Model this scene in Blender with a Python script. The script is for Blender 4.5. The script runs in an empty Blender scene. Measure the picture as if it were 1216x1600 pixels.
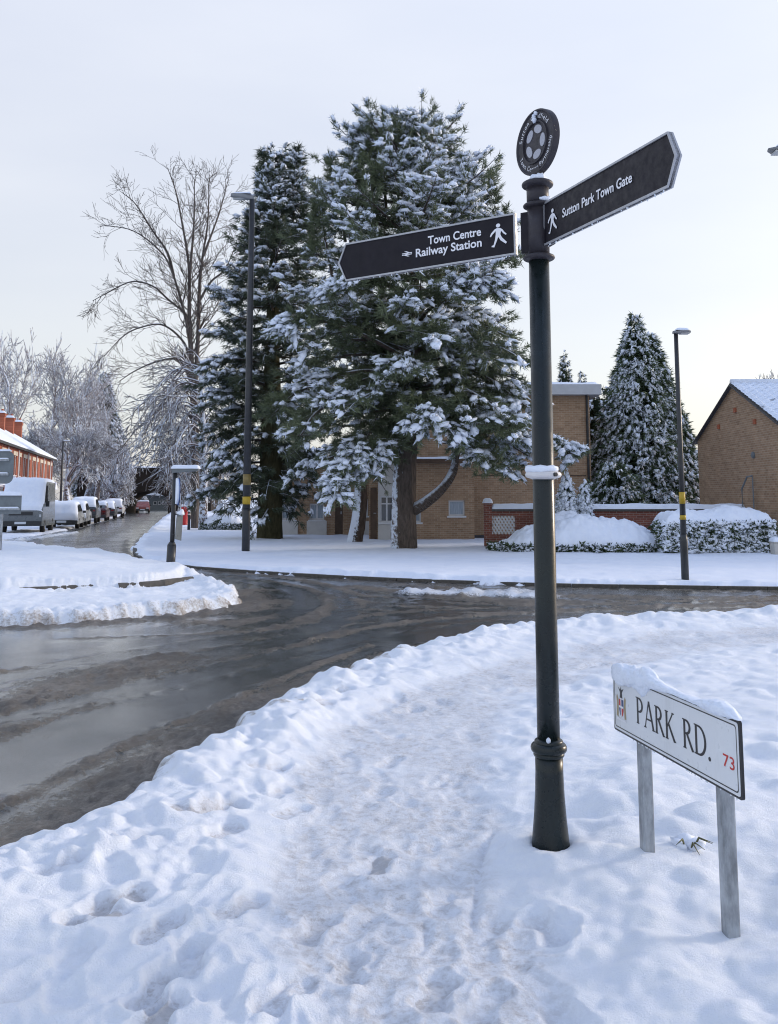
import bpy, math, random
import numpy as np
from mathutils import Vector, Matrix

random.seed(7)
SC = bpy.context.scene
COL = SC.collection
R = math.radians

# ------------------------------------------------------------------ camera
FPX, PITCH, EYE = 1450.0, R(7), 1.6
PCX, PCY = 608.0, 602.0
cam = bpy.data.cameras.new("camera")
cam_o = bpy.data.objects.new("camera", cam)
COL.objects.link(cam_o)
cam_o.location = (0, 0, EYE)
cam_o.rotation_euler = (R(90) + PITCH, 0, 0)
cam.sensor_fit = 'VERTICAL'
cam.sensor_height = 36
cam.sensor_width = 27.36
cam.lens = 36 * FPX / 1600
cam.shift_y = -(800 - PCY) / 1600
cam.clip_start = 0.05
cam.clip_end = 3000
SC.camera = cam_o

# ------------------------------------------------------------------ sky and sun
SUN_AZ, SUN_EL = R(66), R(15)          # azimuth clockwise from +Y
world = bpy.data.worlds.new("World")
SC.world = world
world.use_nodes = True
wn, wl = world.node_tree.nodes, world.node_tree.links
wn.clear()
w_out = wn.new('ShaderNodeOutputWorld')
sky = wn.new('ShaderNodeTexSky')
sky.sky_type = 'NISHITA'
sky.sun_disc = False
sky.sun_elevation = SUN_EL
sky.sun_rotation = SUN_AZ
sky.air_density = 1.0
sky.dust_density = 2.0
bg1 = wn.new('ShaderNodeBackground')
bg1.inputs[1].default_value = 0.05
bg2 = wn.new('ShaderNodeBackground')      # thin winter cloud veil, paler towards the horizon
tcw = wn.new('ShaderNodeTexCoord')
sepw = wn.new('ShaderNodeSeparateXYZ')
nzw = wn.new('ShaderNodeTexNoise')
mpw = wn.new('ShaderNodeMapping')
mpw.inputs['Scale'].default_value = (1.2, 1.2, 4.5)
nzw.inputs['Scale'].default_value = 1.4
nzw.inputs['Detail'].default_value = 5
crw = wn.new('ShaderNodeValToRGB')
for e_, (p_, c_) in zip([crw.color_ramp.elements[0], crw.color_ramp.elements.new(0.3), crw.color_ramp.elements.new(0.55), crw.color_ramp.elements[-1]],
                        ((0.0, (0.425, 0.418, 0.425)), (0.3, (0.480, 0.484, 0.520)), (0.55, (0.505, 0.522, 0.585)), (1.0, (0.26, 0.36, 0.60)))):
    e_.position = p_; e_.color = (*c_, 1)
mulw = wn.new('ShaderNodeMix'); mulw.data_type = 'RGBA'; mulw.blend_type = 'MULTIPLY'; mulw.inputs[0].default_value = 1.0
cr2 = wn.new('ShaderNodeValToRGB')
cr2.color_ramp.elements[0].position = 0.3; cr2.color_ramp.elements[0].color = (0.90, 0.91, 0.94, 1)
cr2.color_ramp.elements[1].position = 0.7; cr2.color_ramp.elements[1].color = (1.05, 1.04, 1.02, 1)
wl.new(tcw.outputs['Generated'], mpw.inputs[0])
wl.new(tcw.outputs['Generated'], sepw.inputs[0])
wl.new(sepw.outputs[2], crw.inputs[0])
wl.new(mpw.outputs[0], nzw.inputs['Vector'])
wl.new(nzw.outputs['Fac'], cr2.inputs[0])
wl.new(crw.outputs[0], mulw.inputs[6]); wl.new(cr2.outputs[0], mulw.inputs[7])
wl.new(mulw.outputs[2], bg2.inputs[0])
bg2.inputs[1].default_value = 1.0
addw = wn.new('ShaderNodeAddShader')
wl.new(sky.outputs[0], bg1.inputs[0])
wl.new(bg1.outputs[0], addw.inputs[0])
wl.new(bg2.outputs[0], addw.inputs[1])
wl.new(addw.outputs[0], w_out.inputs[0])

sun = bpy.data.lights.new("sun", 'SUN')
sun.energy = 1.5
sun.angle = R(10)
sun.color = (1.0, 0.86, 0.72)
sun_o = bpy.data.objects.new("sun", sun)
COL.objects.link(sun_o)
sdir = Vector((math.sin(SUN_AZ) * math.cos(SUN_EL), math.cos(SUN_AZ) * math.cos(SUN_EL), math.sin(SUN_EL)))
sun_o.rotation_euler = (-sdir).to_track_quat('-Z', 'Y').to_euler()
sun_o.location = (20, 10, 30)

SC.view_settings.view_transform = 'Standard'
SC.view_settings.look = 'None'
SC.view_settings.exposure = 0.48
SC.view_settings.gamma = 1.0
SC.view_settings.use_curve_mapping = False
SC.cycles.max_bounces = 3
SC.cycles.diffuse_bounces = 2
SC.cycles.glossy_bounces = 2
SC.cycles.transmission_bounces = 1
SC.cycles.use_denoising = True
SC.cycles.use_adaptive_sampling = True
SC.cycles.adaptive_threshold = 0.02
SC.cycles.pixel_filter_type = 'BLACKMAN_HARRIS'
SC.cycles.filter_width = 1.1

# ------------------------------------------------------------------ surveying helpers
def ray(px, py):
    u, v = (px - PCX) / FPX, -(py - PCY) / FPX
    return (u, math.cos(PITCH) - v * math.sin(PITCH), math.sin(PITCH) + v * math.cos(PITCH))

def G(px, py, z=0.0):
    d = ray(px, py); t = (z - EYE) / d[2]
    return (d[0] * t, d[1] * t)

def D(px, py, Y):
    d = ray(px, py); t = Y / d[1]
    return Vector((d[0] * t, Y, EYE + d[2] * t))

def on_plane(px, py, A, B):
    """ray against the vertical plane through A and B: distance along A->B and height"""
    d = ray(px, py)
    nx, ny = -(B[1] - A[1]), B[0] - A[0]
    t = (nx * A[0] + ny * A[1]) / (nx * d[0] + ny * d[1])
    P = (d[0] * t, d[1] * t, EYE + d[2] * t)
    L = math.hypot(B[0] - A[0], B[1] - A[1])
    return ((P[0] - A[0]) * (B[0] - A[0]) + (P[1] - A[1]) * (B[1] - A[1])) / L, P[2]

# ------------------------------------------------------------------ noise
def _hash(ix, iy, iz, seed):
    h = (ix.astype(np.int64) * 374761393 + iy.astype(np.int64) * 668265263 + iz.astype(np.int64) * 2147483647 + seed * 1274126177) & 0xFFFFFFFF
    h = ((h ^ (h >> 13)) * 1274126177) & 0xFFFFFFFF
    h = ((h ^ (h >> 16)) * 2246822519) & 0xFFFFFFFF
    return ((h ^ (h >> 15)) & 0xFFFFFF) / float(0xFFFFFF)

def vnoise(x, y, seed=0, z=None):
    x = np.asarray(x, float); y = np.asarray(y, float)
    ix, iy = np.floor(x), np.floor(y)
    fx, fy = x - ix, y - iy
    fx = fx * fx * fx * (fx * (fx * 6 - 15) + 10); fy = fy * fy * fy * (fy * (fy * 6 - 15) + 10)
    zz = np.zeros_like(ix)
    a, b = _hash(ix, iy, zz, seed), _hash(ix + 1, iy, zz, seed)
    c, d = _hash(ix, iy + 1, zz, seed), _hash(ix + 1, iy + 1, zz, seed)
    return (a + (b - a) * fx) * (1 - fy) + (c + (d - c) * fx) * fy

def fbm(x, y, scale=1.0, octaves=4, seed=0, gain=0.5):
    x = np.asarray(x, float) / scale; y = np.asarray(y, float) / scale
    s, a, t = 0.0, 1.0, 0.0
    ca, sa = math.cos(0.6), math.sin(0.6)
    for o in range(octaves):
        s = s + a * vnoise(x, y, seed + o * 17)
        t += a; a *= gain
        x, y = (x * ca - y * sa) * 2.03 + 5.1, (x * sa + y * ca) * 2.03 + 1.7
    return s / t * 2 - 1                       # -1..1

def lumps(x, y, cell, seed, fill=0.7):
    """half-dome clods on a jittered grid, 0..1"""
    x = np.asarray(x, float) / cell; y = np.asarray(y, float) / cell
    ix, iy = np.floor(x), np.floor(y)
    out = np.zeros_like(x)
    for dx in (-1, 0, 1):
        for dy in (-1, 0, 1):
            cx, cy = ix + dx, iy + dy
            o = np.zeros_like(cx)
            px = cx + 0.1 + 0.8 * _hash(cx, cy, o, seed); py = cy + 0.1 + 0.8 * _hash(cx, cy, o + 1, seed)
            on = _hash(cx, cy, o + 2, seed) < fill
            rr = 0.3 + 0.5 * _hash(cx, cy, o + 3, seed)
            q = 1 - ((x - px) ** 2 + (y - py) ** 2) / rr ** 2
            out = np.maximum(out, np.where(on & (q > 0), np.maximum(q, 0) ** 0.8 * rr, 0))
    return out

def sstep(a, b, v):
    t = np.clip((v - a) / (b - a), 0, 1)
    return t * t * (3 - 2 * t)

def seg_dist(x, y, pts):
    d2 = np.full(np.shape(x), 1e18)
    for (ax, ay), (bx, by) in zip(pts[:-1], pts[1:]):
        vx, vy = bx - ax, by - ay
        L = vx * vx + vy * vy + 1e-12
        t = np.clip(((x - ax) * vx + (y - ay) * vy) / L, 0, 1)
        d2 = np.minimum(d2, (x - ax - t * vx) ** 2 + (y - ay - t * vy) ** 2)
    return np.sqrt(d2)

def poly_sd(x, y, poly):
    """positive inside"""
    pts = list(poly) + [poly[0]]
    ins = np.zeros(np.shape(x), bool)
    for (ax, ay), (bx, by) in zip(pts[:-1], pts[1:]):
        c = ((ay > y) != (by > y))
        with np.errstate(divide='ignore', invalid='ignore'):
            xx = (bx - ax) * (y - ay) / (by - ay + 1e-12) + ax
        ins ^= c & (x < xx)
    d = seg_dist(x, y, pts)
    return np.where(ins, d, -d)

def smooth_line(pts, n=6):
    """Catmull-Rom through points"""
    P = [np.array(p, float) for p in pts]
    P = [2 * P[0] - P[1]] + P + [2 * P[-1] - P[-2]]
    out = []
    for i in range(1, len(P) - 2):
        for k in range(n):
            t = k / n
            out.append(tuple(0.5 * ((2 * P[i]) + (-P[i - 1] + P[i + 1]) * t + (2 * P[i - 1] - 5 * P[i] + 4 * P[i + 1] - P[i + 2]) * t * t + (-P[i - 1] + 3 * P[i] - 3 * P[i + 1] + P[i + 2]) * t ** 3)))
    out.append(tuple(P[-2]))
    return out

# ------------------------------------------------------------------ materials
def mat(name, base=(0.5, 0.5, 0.5), rough=0.6, metal=0.0, spec=0.5, coat=0.0):
    m = bpy.data.materials.new(name)
    m.use_nodes = True
    b = m.node_tree.nodes['Principled BSDF']
    b.inputs['Base Color'].default_value = (*base, 1)
    b.inputs['Roughness'].default_value = rough
    b.inputs['Metallic'].default_value = metal
    b.inputs['Specular IOR Level'].default_value = spec
    b.inputs['Coat Weight'].default_value = coat
    return m

class N:
    """small wrapper for node building"""
    def __init__(s, m):
        s.m = m; s.t = m.node_tree; s.b = s.t.nodes['Principled BSDF']
        s.tc = s.t.nodes.new('ShaderNodeTexCoord')
    def link(s, a, b): s.t.links.new(a, b)
    def noise(s, scale, detail=4, rough=0.55, coord='Object', mscale=None, src=None):
        n = s.t.nodes.new('ShaderNodeTexNoise')
        n.inputs['Scale'].default_value = scale; n.inputs['Detail'].default_value = detail; n.inputs['Roughness'].default_value = rough
        v = src or s.tc.outputs[coord]
        if mscale:
            mp = s.t.nodes.new('ShaderNodeMapping'); mp.inputs['Scale'].default_value = mscale
            s.link(v, mp.inputs[0]); v = mp.outputs[0]
        s.link(v, n.inputs['Vector'])
        return n.outputs['Fac']
    def ramp(s, fac, stops):
        r = s.t.nodes.new('ShaderNodeValToRGB')
        el = r.color_ramp.elements
        while len(el) < len(stops): el.new(0.5)
        for e, (p, c) in zip(el, stops):
            e.position = p
            e.color = (*c, 1) if isinstance(c, tuple) else (c, c, c, 1)
        s.link(fac, r.inputs[0])
        return r.outputs[0]
    def mix(s, fac, a, b):
        x = s.t.nodes.new('ShaderNodeMix'); x.data_type = 'RGBA'
        s._set(x.inputs[0], fac); s._set(x.inputs[6], a); s._set(x.inputs[7], b)
        return x.outputs[2]
    def _set(s, sock, v):
        if isinstance(v, bpy.types.NodeSocket): s.link(v, sock)
        elif isinstance(v, tuple): sock.default_value = (*v, 1)
        else: sock.default_value = v
    def math(s, op, a, b=0.5):
        x = s.t.nodes.new('ShaderNodeMath'); x.operation = op
        s._set(x.inputs[0], a); s._set(x.inputs[1], b)
        return x.outputs[0]
    def attr(s, name):
        a = s.t.nodes.new('ShaderNodeAttribute'); a.attribute_name = name
        return a.outputs['Fac']
    def up(s):
        g = s.t.nodes.new('ShaderNodeNewGeometry'); sp = s.t.nodes.new('ShaderNodeSeparateXYZ')
        s.link(g.outputs['Normal'], sp.inputs[0])
        return sp
    def bump(s, h, strength=0.3, dist=0.02):
        b = s.t.nodes.new('ShaderNodeBump')
        b.inputs['Strength'].default_value = strength; b.inputs['Distance'].default_value = dist
        s.link(h, b.inputs['Height']); s.link(b.outputs[0], s.b.inputs['Normal'])
    def color(s, c): s._set(s.b.inputs['Base Color'], c)
    def rough(s, c): s._set(s.b.inputs['Roughness'], c)

SNOW = (0.77, 0.84, 0.955)
def snow_mat(name, grain=60, bump=0.35, dist=0.01):
    m = mat(name, SNOW, 0.55, spec=0.25)
    n = N(m)
    a = n.noise(grain, 6, 0.7)
    n.color(n.ramp(n.noise(grain * 0.12, 5, 0.6), [(0.3, (0.735, 0.805, 0.935)), (0.7, (0.81, 0.87, 0.97))]))
    n.bump(a, bump, dist)
    return m

M_SNOW = snow_mat("snow", 45, 0.5, 0.012)
M_SNOWF = snow_mat("snow_on_foliage", 25, 0.3, 0.03)

# trodden footway: snow, packed grey slush where walked
M_FOOT = mat("trodden_snow", SNOW, 0.5, spec=0.3)
n = N(M_FOOT)
tr = n.attr('trodden')
fine = n.noise(24, 7, 0.7); mid = n.noise(5.5, 5, 0.6); crys = n.noise(120, 5, 0.75)
snowc = n.ramp(n.noise(9, 6, 0.65), [(0.3, (0.785, 0.85, 0.965)), (0.7, (0.87, 0.92, 0.985))])
slushc = n.ramp(fine, [(0.30, (0.50, 0.50, 0.53)), (0.44, (0.68, 0.71, 0.77)), (0.57, (0.82, 0.87, 0.96))])
f = n.math('ADD', n.math('MULTIPLY', tr, 1.25), n.math('MULTIPLY', n.math('SUBTRACT', mid, 0.5), 1.3))
f = n.math('ADD', f, n.math('MULTIPLY', n.math('SUBTRACT', fine, 0.5), 0.9))
fac = n.ramp(f, [(0.42, 0.0), (0.85, 1.0)])
c1 = n.mix(fac, snowc, slushc)
c1 = n.mix(n.ramp(n.math('ADD', tr, n.math('MULTIPLY', n.math('SUBTRACT', fine, 0.5), 0.9)), [(0.88, 0.0), (1.15, 0.6)]), c1, (0.34, 0.32, 0.31))
dirt = n.attr('dirt')
df = n.ramp(n.math('ADD', dirt, n.math('MULTIPLY', n.math('SUBTRACT', fine, 0.5), 1.1)), [(0.35, 0.0), (0.8, 1.0)])
c2 = n.mix(df, c1, (0.23, 0.185, 0.14))
n.color(c2)
n.rough(n.ramp(fac, [(0.0, 0.6), (1.0, 0.30)]))
crumb = n.noise(13, 5, 0.62)
n.bump(n.math('ADD', n.math('ADD', n.math('MULTIPLY', crumb, 1.1), n.math('MULTIPLY', fine, 1.0)), n.math('MULTIPLY', crys, 1.2)), 0.55, 0.028)

# road: wet asphalt with brown slush
M_ROAD = mat("wet_asphalt_and_slush", (0.05, 0.05, 0.05), 0.2)
n = N(M_ROAD)
sl = n.attr('slush')
streak = n.noise(2.2, 7, 0.65); fine = n.noise(30, 6, 0.7); agg = n.noise(160, 3, 0.6); big = n.noise(0.5, 3)
f = n.math('ADD', sl, n.math('MULTIPLY', n.math('SUBTRACT', streak, 0.5), 1.5))
f = n.math('ADD', f, n.math('MULTIPLY', n.math('SUBTRACT', fine, 0.5), 1.5))
fac = n.ramp(f, [(0.36, 0.0), (0.66, 1.0)])
asph = n.ramp(agg, [(0.3, (0.016, 0.020, 0.021)), (0.7, (0.066, 0.072, 0.074))])
slc = n.ramp(n.noise(22, 8, 0.85), [(0.32, (0.050, 0.043, 0.036)), (0.55, (0.16, 0.140, 0.118)), (0.8, (0.42, 0.40, 0.385))])
slc = n.mix(n.ramp(n.noise(1.1, 5, 0.6), [(0.42, 0.0), (0.62, 0.75)]), slc, (0.045, 0.042, 0.038))
c = n.mix(fac, asph, slc)
wh = n.attr('white')
wf = n.ramp(n.math('ADD', wh, n.math('MULTIPLY', n.math('SUBTRACT', fine, 0.5), 1.2)), [(0.45, 0.0), (0.75, 1.0)])
c = n.mix(wf, c, (0.74, 0.79, 0.88))
n.color(c)
ra = n.math('ADD', n.math('MULTIPLY', big, 0.30), n.math('MULTIPLY', fine, 0.16))
wetm = n.math('MULTIPLY', n.ramp(n.noise(0.22, 4, 0.6), [(0.38, 0.25), (0.55, 1.0)]), n.math('SUBTRACT', 1.0, n.math('MULTIPLY', fac, 0.8)))
n.link(wetm, n.b.inputs['Coat Weight'])
n.b.inputs['Coat Roughness'].default_value = 0.16
n.b.inputs['Coat IOR'].default_value = 1.45
n.rough(n.math('ADD', n.math('ADD', ra, -0.06), n.math('MULTIPLY', fac, 0.34)))
n.bump(n.math('ADD', n.math('MULTIPLY', agg, 0.35), n.math('MULTIPLY', n.math('MULTIPLY', fine, fac), 2.2)), 0.8, 0.016)

M_LAWN = mat("snow_covered_lawn", SNOW, 0.6, spec=0.2)
n = N(M_LAWN)
tr = n.attr('trodden'); dirt = n.attr('dirt')
fine = n.noise(7, 6, 0.7)
snowc = n.ramp(n.noise(1.7, 6, 0.65), [(0.3, (0.74, 0.805, 0.93)), (0.7, (0.82, 0.87, 0.96))])
c = n.mix(n.ramp(n.math('ADD', tr, n.math('MULTIPLY', n.math('SUBTRACT', fine, 0.5), 1.5)), [(0.55, 0.0), (1.05, 1.0)]), snowc, (0.50, 0.48, 0.46))
c = n.mix(n.ramp(n.math('ADD', dirt, n.math('MULTIPLY', n.math('SUBTRACT', fine, 0.5), 1.2)), [(0.35, 0.0), (0.75, 1.0)]), c, (0.075, 0.063, 0.052))
n.color(c)
n.bump(n.noise(14, 6, 0.7), 0.4, 0.04)

def brick_mat(name, axis, c1, c2, mortar, bw=0.225, bh=0.075, mix_noise=0.45):
    m = mat(name, c1, 0.85, spec=0.2)
    n = N(m)
    sp = n.t.nodes.new('ShaderNodeSeparateXYZ'); n.link(n.tc.outputs['Object'], sp.inputs[0])
    cb = n.t.nodes.new('ShaderNodeCombineXYZ')
    n.link(sp.outputs[axis], cb.inputs[0]); n.link(sp.outputs[2], cb.inputs[1])
    bt = n.t.nodes.new('ShaderNodeTexBrick')
    bt.inputs['Scale'].default_value = 1.0
    bt.inputs['Brick Width'].default_value = bw; bt.inputs['Row Height'].default_value = bh
    bt.inputs['Mortar Size'].default_value = 0.006; bt.inputs['Mortar Smooth'].default_value = 0.2
    bt.inputs['Color1'].default_value = (*c1, 1); bt.inputs['Color2'].default_value = (*c2, 1); bt.inputs['Mortar'].default_value = (*mortar, 1)
    n.link(cb.outputs[0], bt.inputs['Vector'])
    blot = n.noise(1.3, 6, 0.65)
    cell = n.t.nodes.new('ShaderNodeTexWhiteNoise'); cell.noise_dimensions = '2D'
    q = n.t.nodes.new('ShaderNodeVectorMath'); q.operation = 'SNAP'
    n.link(cb.outputs[0], q.inputs[0]); q.inputs[1].default_value = (bw, bh, 1)
    n.link(q.outputs[0], cell.inputs['Vector'])
    v = n.math('ADD', n.math('MULTIPLY', blot, 0.7), n.math('MULTIPLY', cell.outputs['Value'], 0.3))
    mul = n.t.nodes.new('ShaderNodeMix'); mul.data_type = 'RGBA'; mul.blend_type = 'MULTIPLY'
    mul.inputs[0].default_value = mix_noise
    n.link(bt.outputs['Color'], mul.inputs[6])
    n.link(n.ramp(v, [(0.25, 0.5), (0.75, 1.25)]), mul.inputs[7])
    n.color(mul.outputs[2])
    n.bump(bt.outputs['Fac'], -0.4, 0.01)
    return m

BUFF = ((0.41, 0.275, 0.175), (0.32, 0.205, 0.125), (0.47, 0.40, 0.32))
M_BRICK_X = brick_mat("buff_brick", 0, *BUFF)
M_BRICK_Y = brick_mat("buff_brick_gable", 1, *BUFF)
M_BRICK_RED = brick_mat("red_brick", 0, (0.40, 0.105, 0.055), (0.30, 0.075, 0.04), (0.33, 0.25, 0.2))
M_BRICK_GARDEN = brick_mat("garden_wall_brick", 0, (0.23, 0.085, 0.06), (0.16, 0.06, 0.045), (0.3, 0.25, 0.22))
M_BRICK_DARK = brick_mat("sooty_brick", 0, (0.035, 0.025, 0.02), (0.025, 0.02, 0.018), (0.05, 0.045, 0.04))

def worn(name, base, rough=0.5, var=0.25, scale=6, metal=0.0, bump=0.1, coat=0.0, mscale=None, spec=0.5):
    m = mat(name, base, rough, metal, spec, coat)
    n = N(m)
    f = n.noise(scale, 6, 0.65, mscale=mscale)
    lo = tuple(c * (1 - var) for c in base); hi = tuple(min(1, c * (1 + var)) for c in base)
    n.color(n.ramp(f, [(0.3, lo), (0.7, hi)]))
    n.rough(n.ramp(n.noise(scale * 2.3, 4), [(0.3, max(0.02, rough - 0.12)), (0.7, min(1, rough + 0.12))]))
    if bump: n.bump(f, bump, 0.01)
    return m

M_POST = worn("dark_green_black_gloss_paint", (0.010, 0.016, 0.017), 0.30, 0.35, 9, bump=0.12, mscale=(1, 1, 0.25), spec=0.38)
M_BOARD = worn("black_sign_face", (0.012, 0.0105, 0.016), 0.5, 0.2, 12, bump=0.03, spec=0.22)
M_FRAME = worn("silver_sign_frame", (0.40, 0.41, 0.44), 0.42, 0.12, 20, metal=0.5)
M_WHITE = mat("white_lettering", (0.78, 0.79, 0.83), 0.5)
M_GREYL = mat("grey_roundel_inlay", (0.40, 0.41, 0.46), 0.5)
M_RING = worn("painted_finial", (0.036, 0.033, 0.040), 0.45, 0.25, 25, spec=0.3)
M_STRAP = worn("pale_plastic_strap", (0.62, 0.61, 0.62), 0.45, 0.08, 20)
M_GALV = worn("galvanised_steel", (0.33, 0.355, 0.38), 0.48, 0.4, 22, metal=0.55, mscale=(1, 1, 0.35))
M_PLATE = mat('weathered_white_nameplate', (0.66, 0.69, 0.72), 0.35)
n = N(M_PLATE)
n.color(n.mix(n.ramp(n.noise(7, 7, 0.7, mscale=(1, 1, 0.25)), [(0.55, 0.0), (0.78, 0.45)]), (0.68, 0.71, 0.74), (0.42, 0.42, 0.40)))
n.rough(n.ramp(n.noise(30, 5), [(0.3, 0.25), (0.7, 0.5)]))
M_BLACK = mat("black_paint", (0.015, 0.015, 0.018), 0.4)
M_REDP = mat("red_paint", (0.50, 0.03, 0.025), 0.45)
M_BLUEP = mat("blue_paint", (0.04, 0.07, 0.20), 0.45)
M_GOLD = mat("yellow_ochre_paint", (0.34, 0.27, 0.15), 0.45)
M_LAMP = worn("dark_lamp_post_paint", (0.028, 0.030, 0.034), 0.42, 0.3, 8)
M_LAMPHEAD = worn("grey_lamp_head", (0.20, 0.21, 0.22), 0.4, 0.15, 10)
M_YELLOW = mat("yellow_band", (0.46, 0.31, 0.02), 0.5)
M_LENS = mat("lamp_lens", (0.55, 0.56, 0.55), 0.25)
M_WHITEWALL = worn("white_render", (0.60, 0.59, 0.57), 0.8, 0.08, 3)
M_FRAMEW = worn("white_window_frame", (0.70, 0.71, 0.73), 0.4, 0.05, 5)
M_GLASS = mat("window_glass", (0.045, 0.055, 0.065), 0.06, spec=0.7)
M_NET = mat("net_curtain", (0.36, 0.43, 0.50), 0.85)
n = N(M_NET)
n.color(n.ramp(n.noise(9, 3, mscale=(6, 1, 0.3)), [(0.3, (0.22, 0.28, 0.35)), (0.7, (0.52, 0.58, 0.64))]))
M_DOOR = worn("brown_door", (0.085, 0.05, 0.03), 0.5, 0.3, 6)
M_STONE = worn("grey_kerb_stone", (0.085, 0.08, 0.072), 0.75, 0.4, 9, bump=0.4)
M_PALESTONE = worn("pale_stone", (0.55, 0.50, 0.42), 0.8, 0.15, 6)
M_SLATE = worn("dark_roof_tile", (0.055, 0.058, 0.066), 0.6, 0.4, 8, bump=0.3)
M_TERRA = worn("terracotta", (0.36, 0.11, 0.055), 0.8, 0.2, 9)
M_FASCIA = worn("pale_fascia", (0.48, 0.51, 0.55), 0.5, 0.06, 4)
M_LEAD = worn("weathered_grey_sign_back", (0.16, 0.185, 0.20), 0.6, 0.18, 4)
M_PILLAR = worn("pillar_box_red", (0.42, 0.018, 0.018), 0.35, 0.15, 8)
M_TYRE = mat("tyre_rubber", (0.012, 0.012, 0.013), 0.85)
M_RIM = mat("wheel_rim", (0.30, 0.31, 0.33), 0.4, 0.7)
M_TAIL = mat("tail_lamp", (0.16, 0.01, 0.012), 0.2)
M_HEADL = mat("head_lamp", (0.5, 0.53, 0.56), 0.12)
M_PLASTIC = worn("black_plastic_trim", (0.025, 0.027, 0.030), 0.6, 0.2, 10)
M_NUMPLATE = mat("number_plate", (0.55, 0.60, 0.66), 0.5)
M_CREAM = worn("cream_bin_plastic", (0.48, 0.47, 0.44), 0.6, 0.1, 8)

def bark_mat(name, base, plaster=None, amount=0.6, up_lo=0.25, up_hi=0.5):
    """bark; snow lies on upward faces and, if plaster is a direction, clings to that side"""
    m = mat(name, base, 0.9, spec=0.15)
    n = N(m)
    f = n.noise(5, 7, 0.72, mscale=(3.4, 3.4, 0.6))
    c = n.ramp(f, [(0.3, tuple(x * 0.45 for x in base)), (0.7, tuple(min(1, x * 1.6) for x in base))])
    sp = n.up()
    patch = n.math('MULTIPLY', n.math('SUBTRACT', n.noise(6, 5, 0.7), 0.5), 0.9)
    fac = n.ramp(n.math('ADD', sp.outputs[2], patch), [(up_lo, 0.0), (up_hi, 1.0)])
    c = n.mix(fac, c, SNOW)
    if plaster:
        dt = n.t.nodes.new('ShaderNodeVectorMath'); dt.operation = 'DOT_PRODUCT'
        g = n.t.nodes.new('ShaderNodeNewGeometry')
        n.link(g.outputs['Normal'], dt.inputs[0]); dt.inputs[1].default_value = plaster
        k = n.math('ADD', dt.outputs['Value'], n.math('MULTIPLY', n.math('SUBTRACT', n.noise(7, 6, 0.7), 0.5), 1.5))
        c = n.mix(n.ramp(k, [(amount, 0.0), (amount + 0.2, 1.0)]), c, SNOW)
    n.color(c)
    n.bump(f, 1.0, 0.09)
    return m

M_BARK = bark_mat("pine_bark", (0.105, 0.085, 0.072), (-0.93, -0.36, 0.0), 0.80)
M_BARK2 = bark_mat("snow_plastered_bark", (0.085, 0.062, 0.048), (-0.85, -0.5, 0.0), 0.42)
M_BARKD = bark_mat("mossy_bark", (0.07, 0.065, 0.035), None)
M_TWIG = bark_mat("bare_branch", (0.12, 0.105, 0.097), None, up_lo=0.55, up_hi=0.8)
M_TWIGS = bark_mat("snow_laden_branch", (0.15, 0.125, 0.12), None, up_lo=-0.6, up_hi=-0.1)
M_TWIGB = bark_mat("pale_brown_branch", (0.26, 0.215, 0.20), None, up_lo=-0.35, up_hi=0.1)

def leaf_mat(name, a, b, sc=0.9):
    m = mat(name, a, 0.6, spec=0.3)
    n = N(m)
    f = n.math('ADD', n.math('MULTIPLY', n.noise(sc, 3), 0.6), n.math('MULTIPLY', n.noise(sc * 14, 3), 0.4))
    n.color(n.ramp(f, [(0.35, a), (0.65, b)]))
    return m
M_NEEDLE = leaf_mat("pine_needles", (0.062, 0.084, 0.052), (0.165, 0.195, 0.105))
M_NEEDLED = leaf_mat("dark_cypress_foliage", (0.034, 0.050, 0.036), (0.10, 0.125, 0.075))
M_NEEDLEL = leaf_mat("leylandii_foliage", (0.045, 0.078, 0.048), (0.125, 0.165, 0.085))
M_HEDGE = leaf_mat("hedge_leaves", (0.030, 0.050, 0.026), (0.08, 0.11, 0.05), 3)
M_CORE = mat("shaded_inner_foliage", (0.022, 0.034, 0.020), 0.9, spec=0.1)

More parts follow.
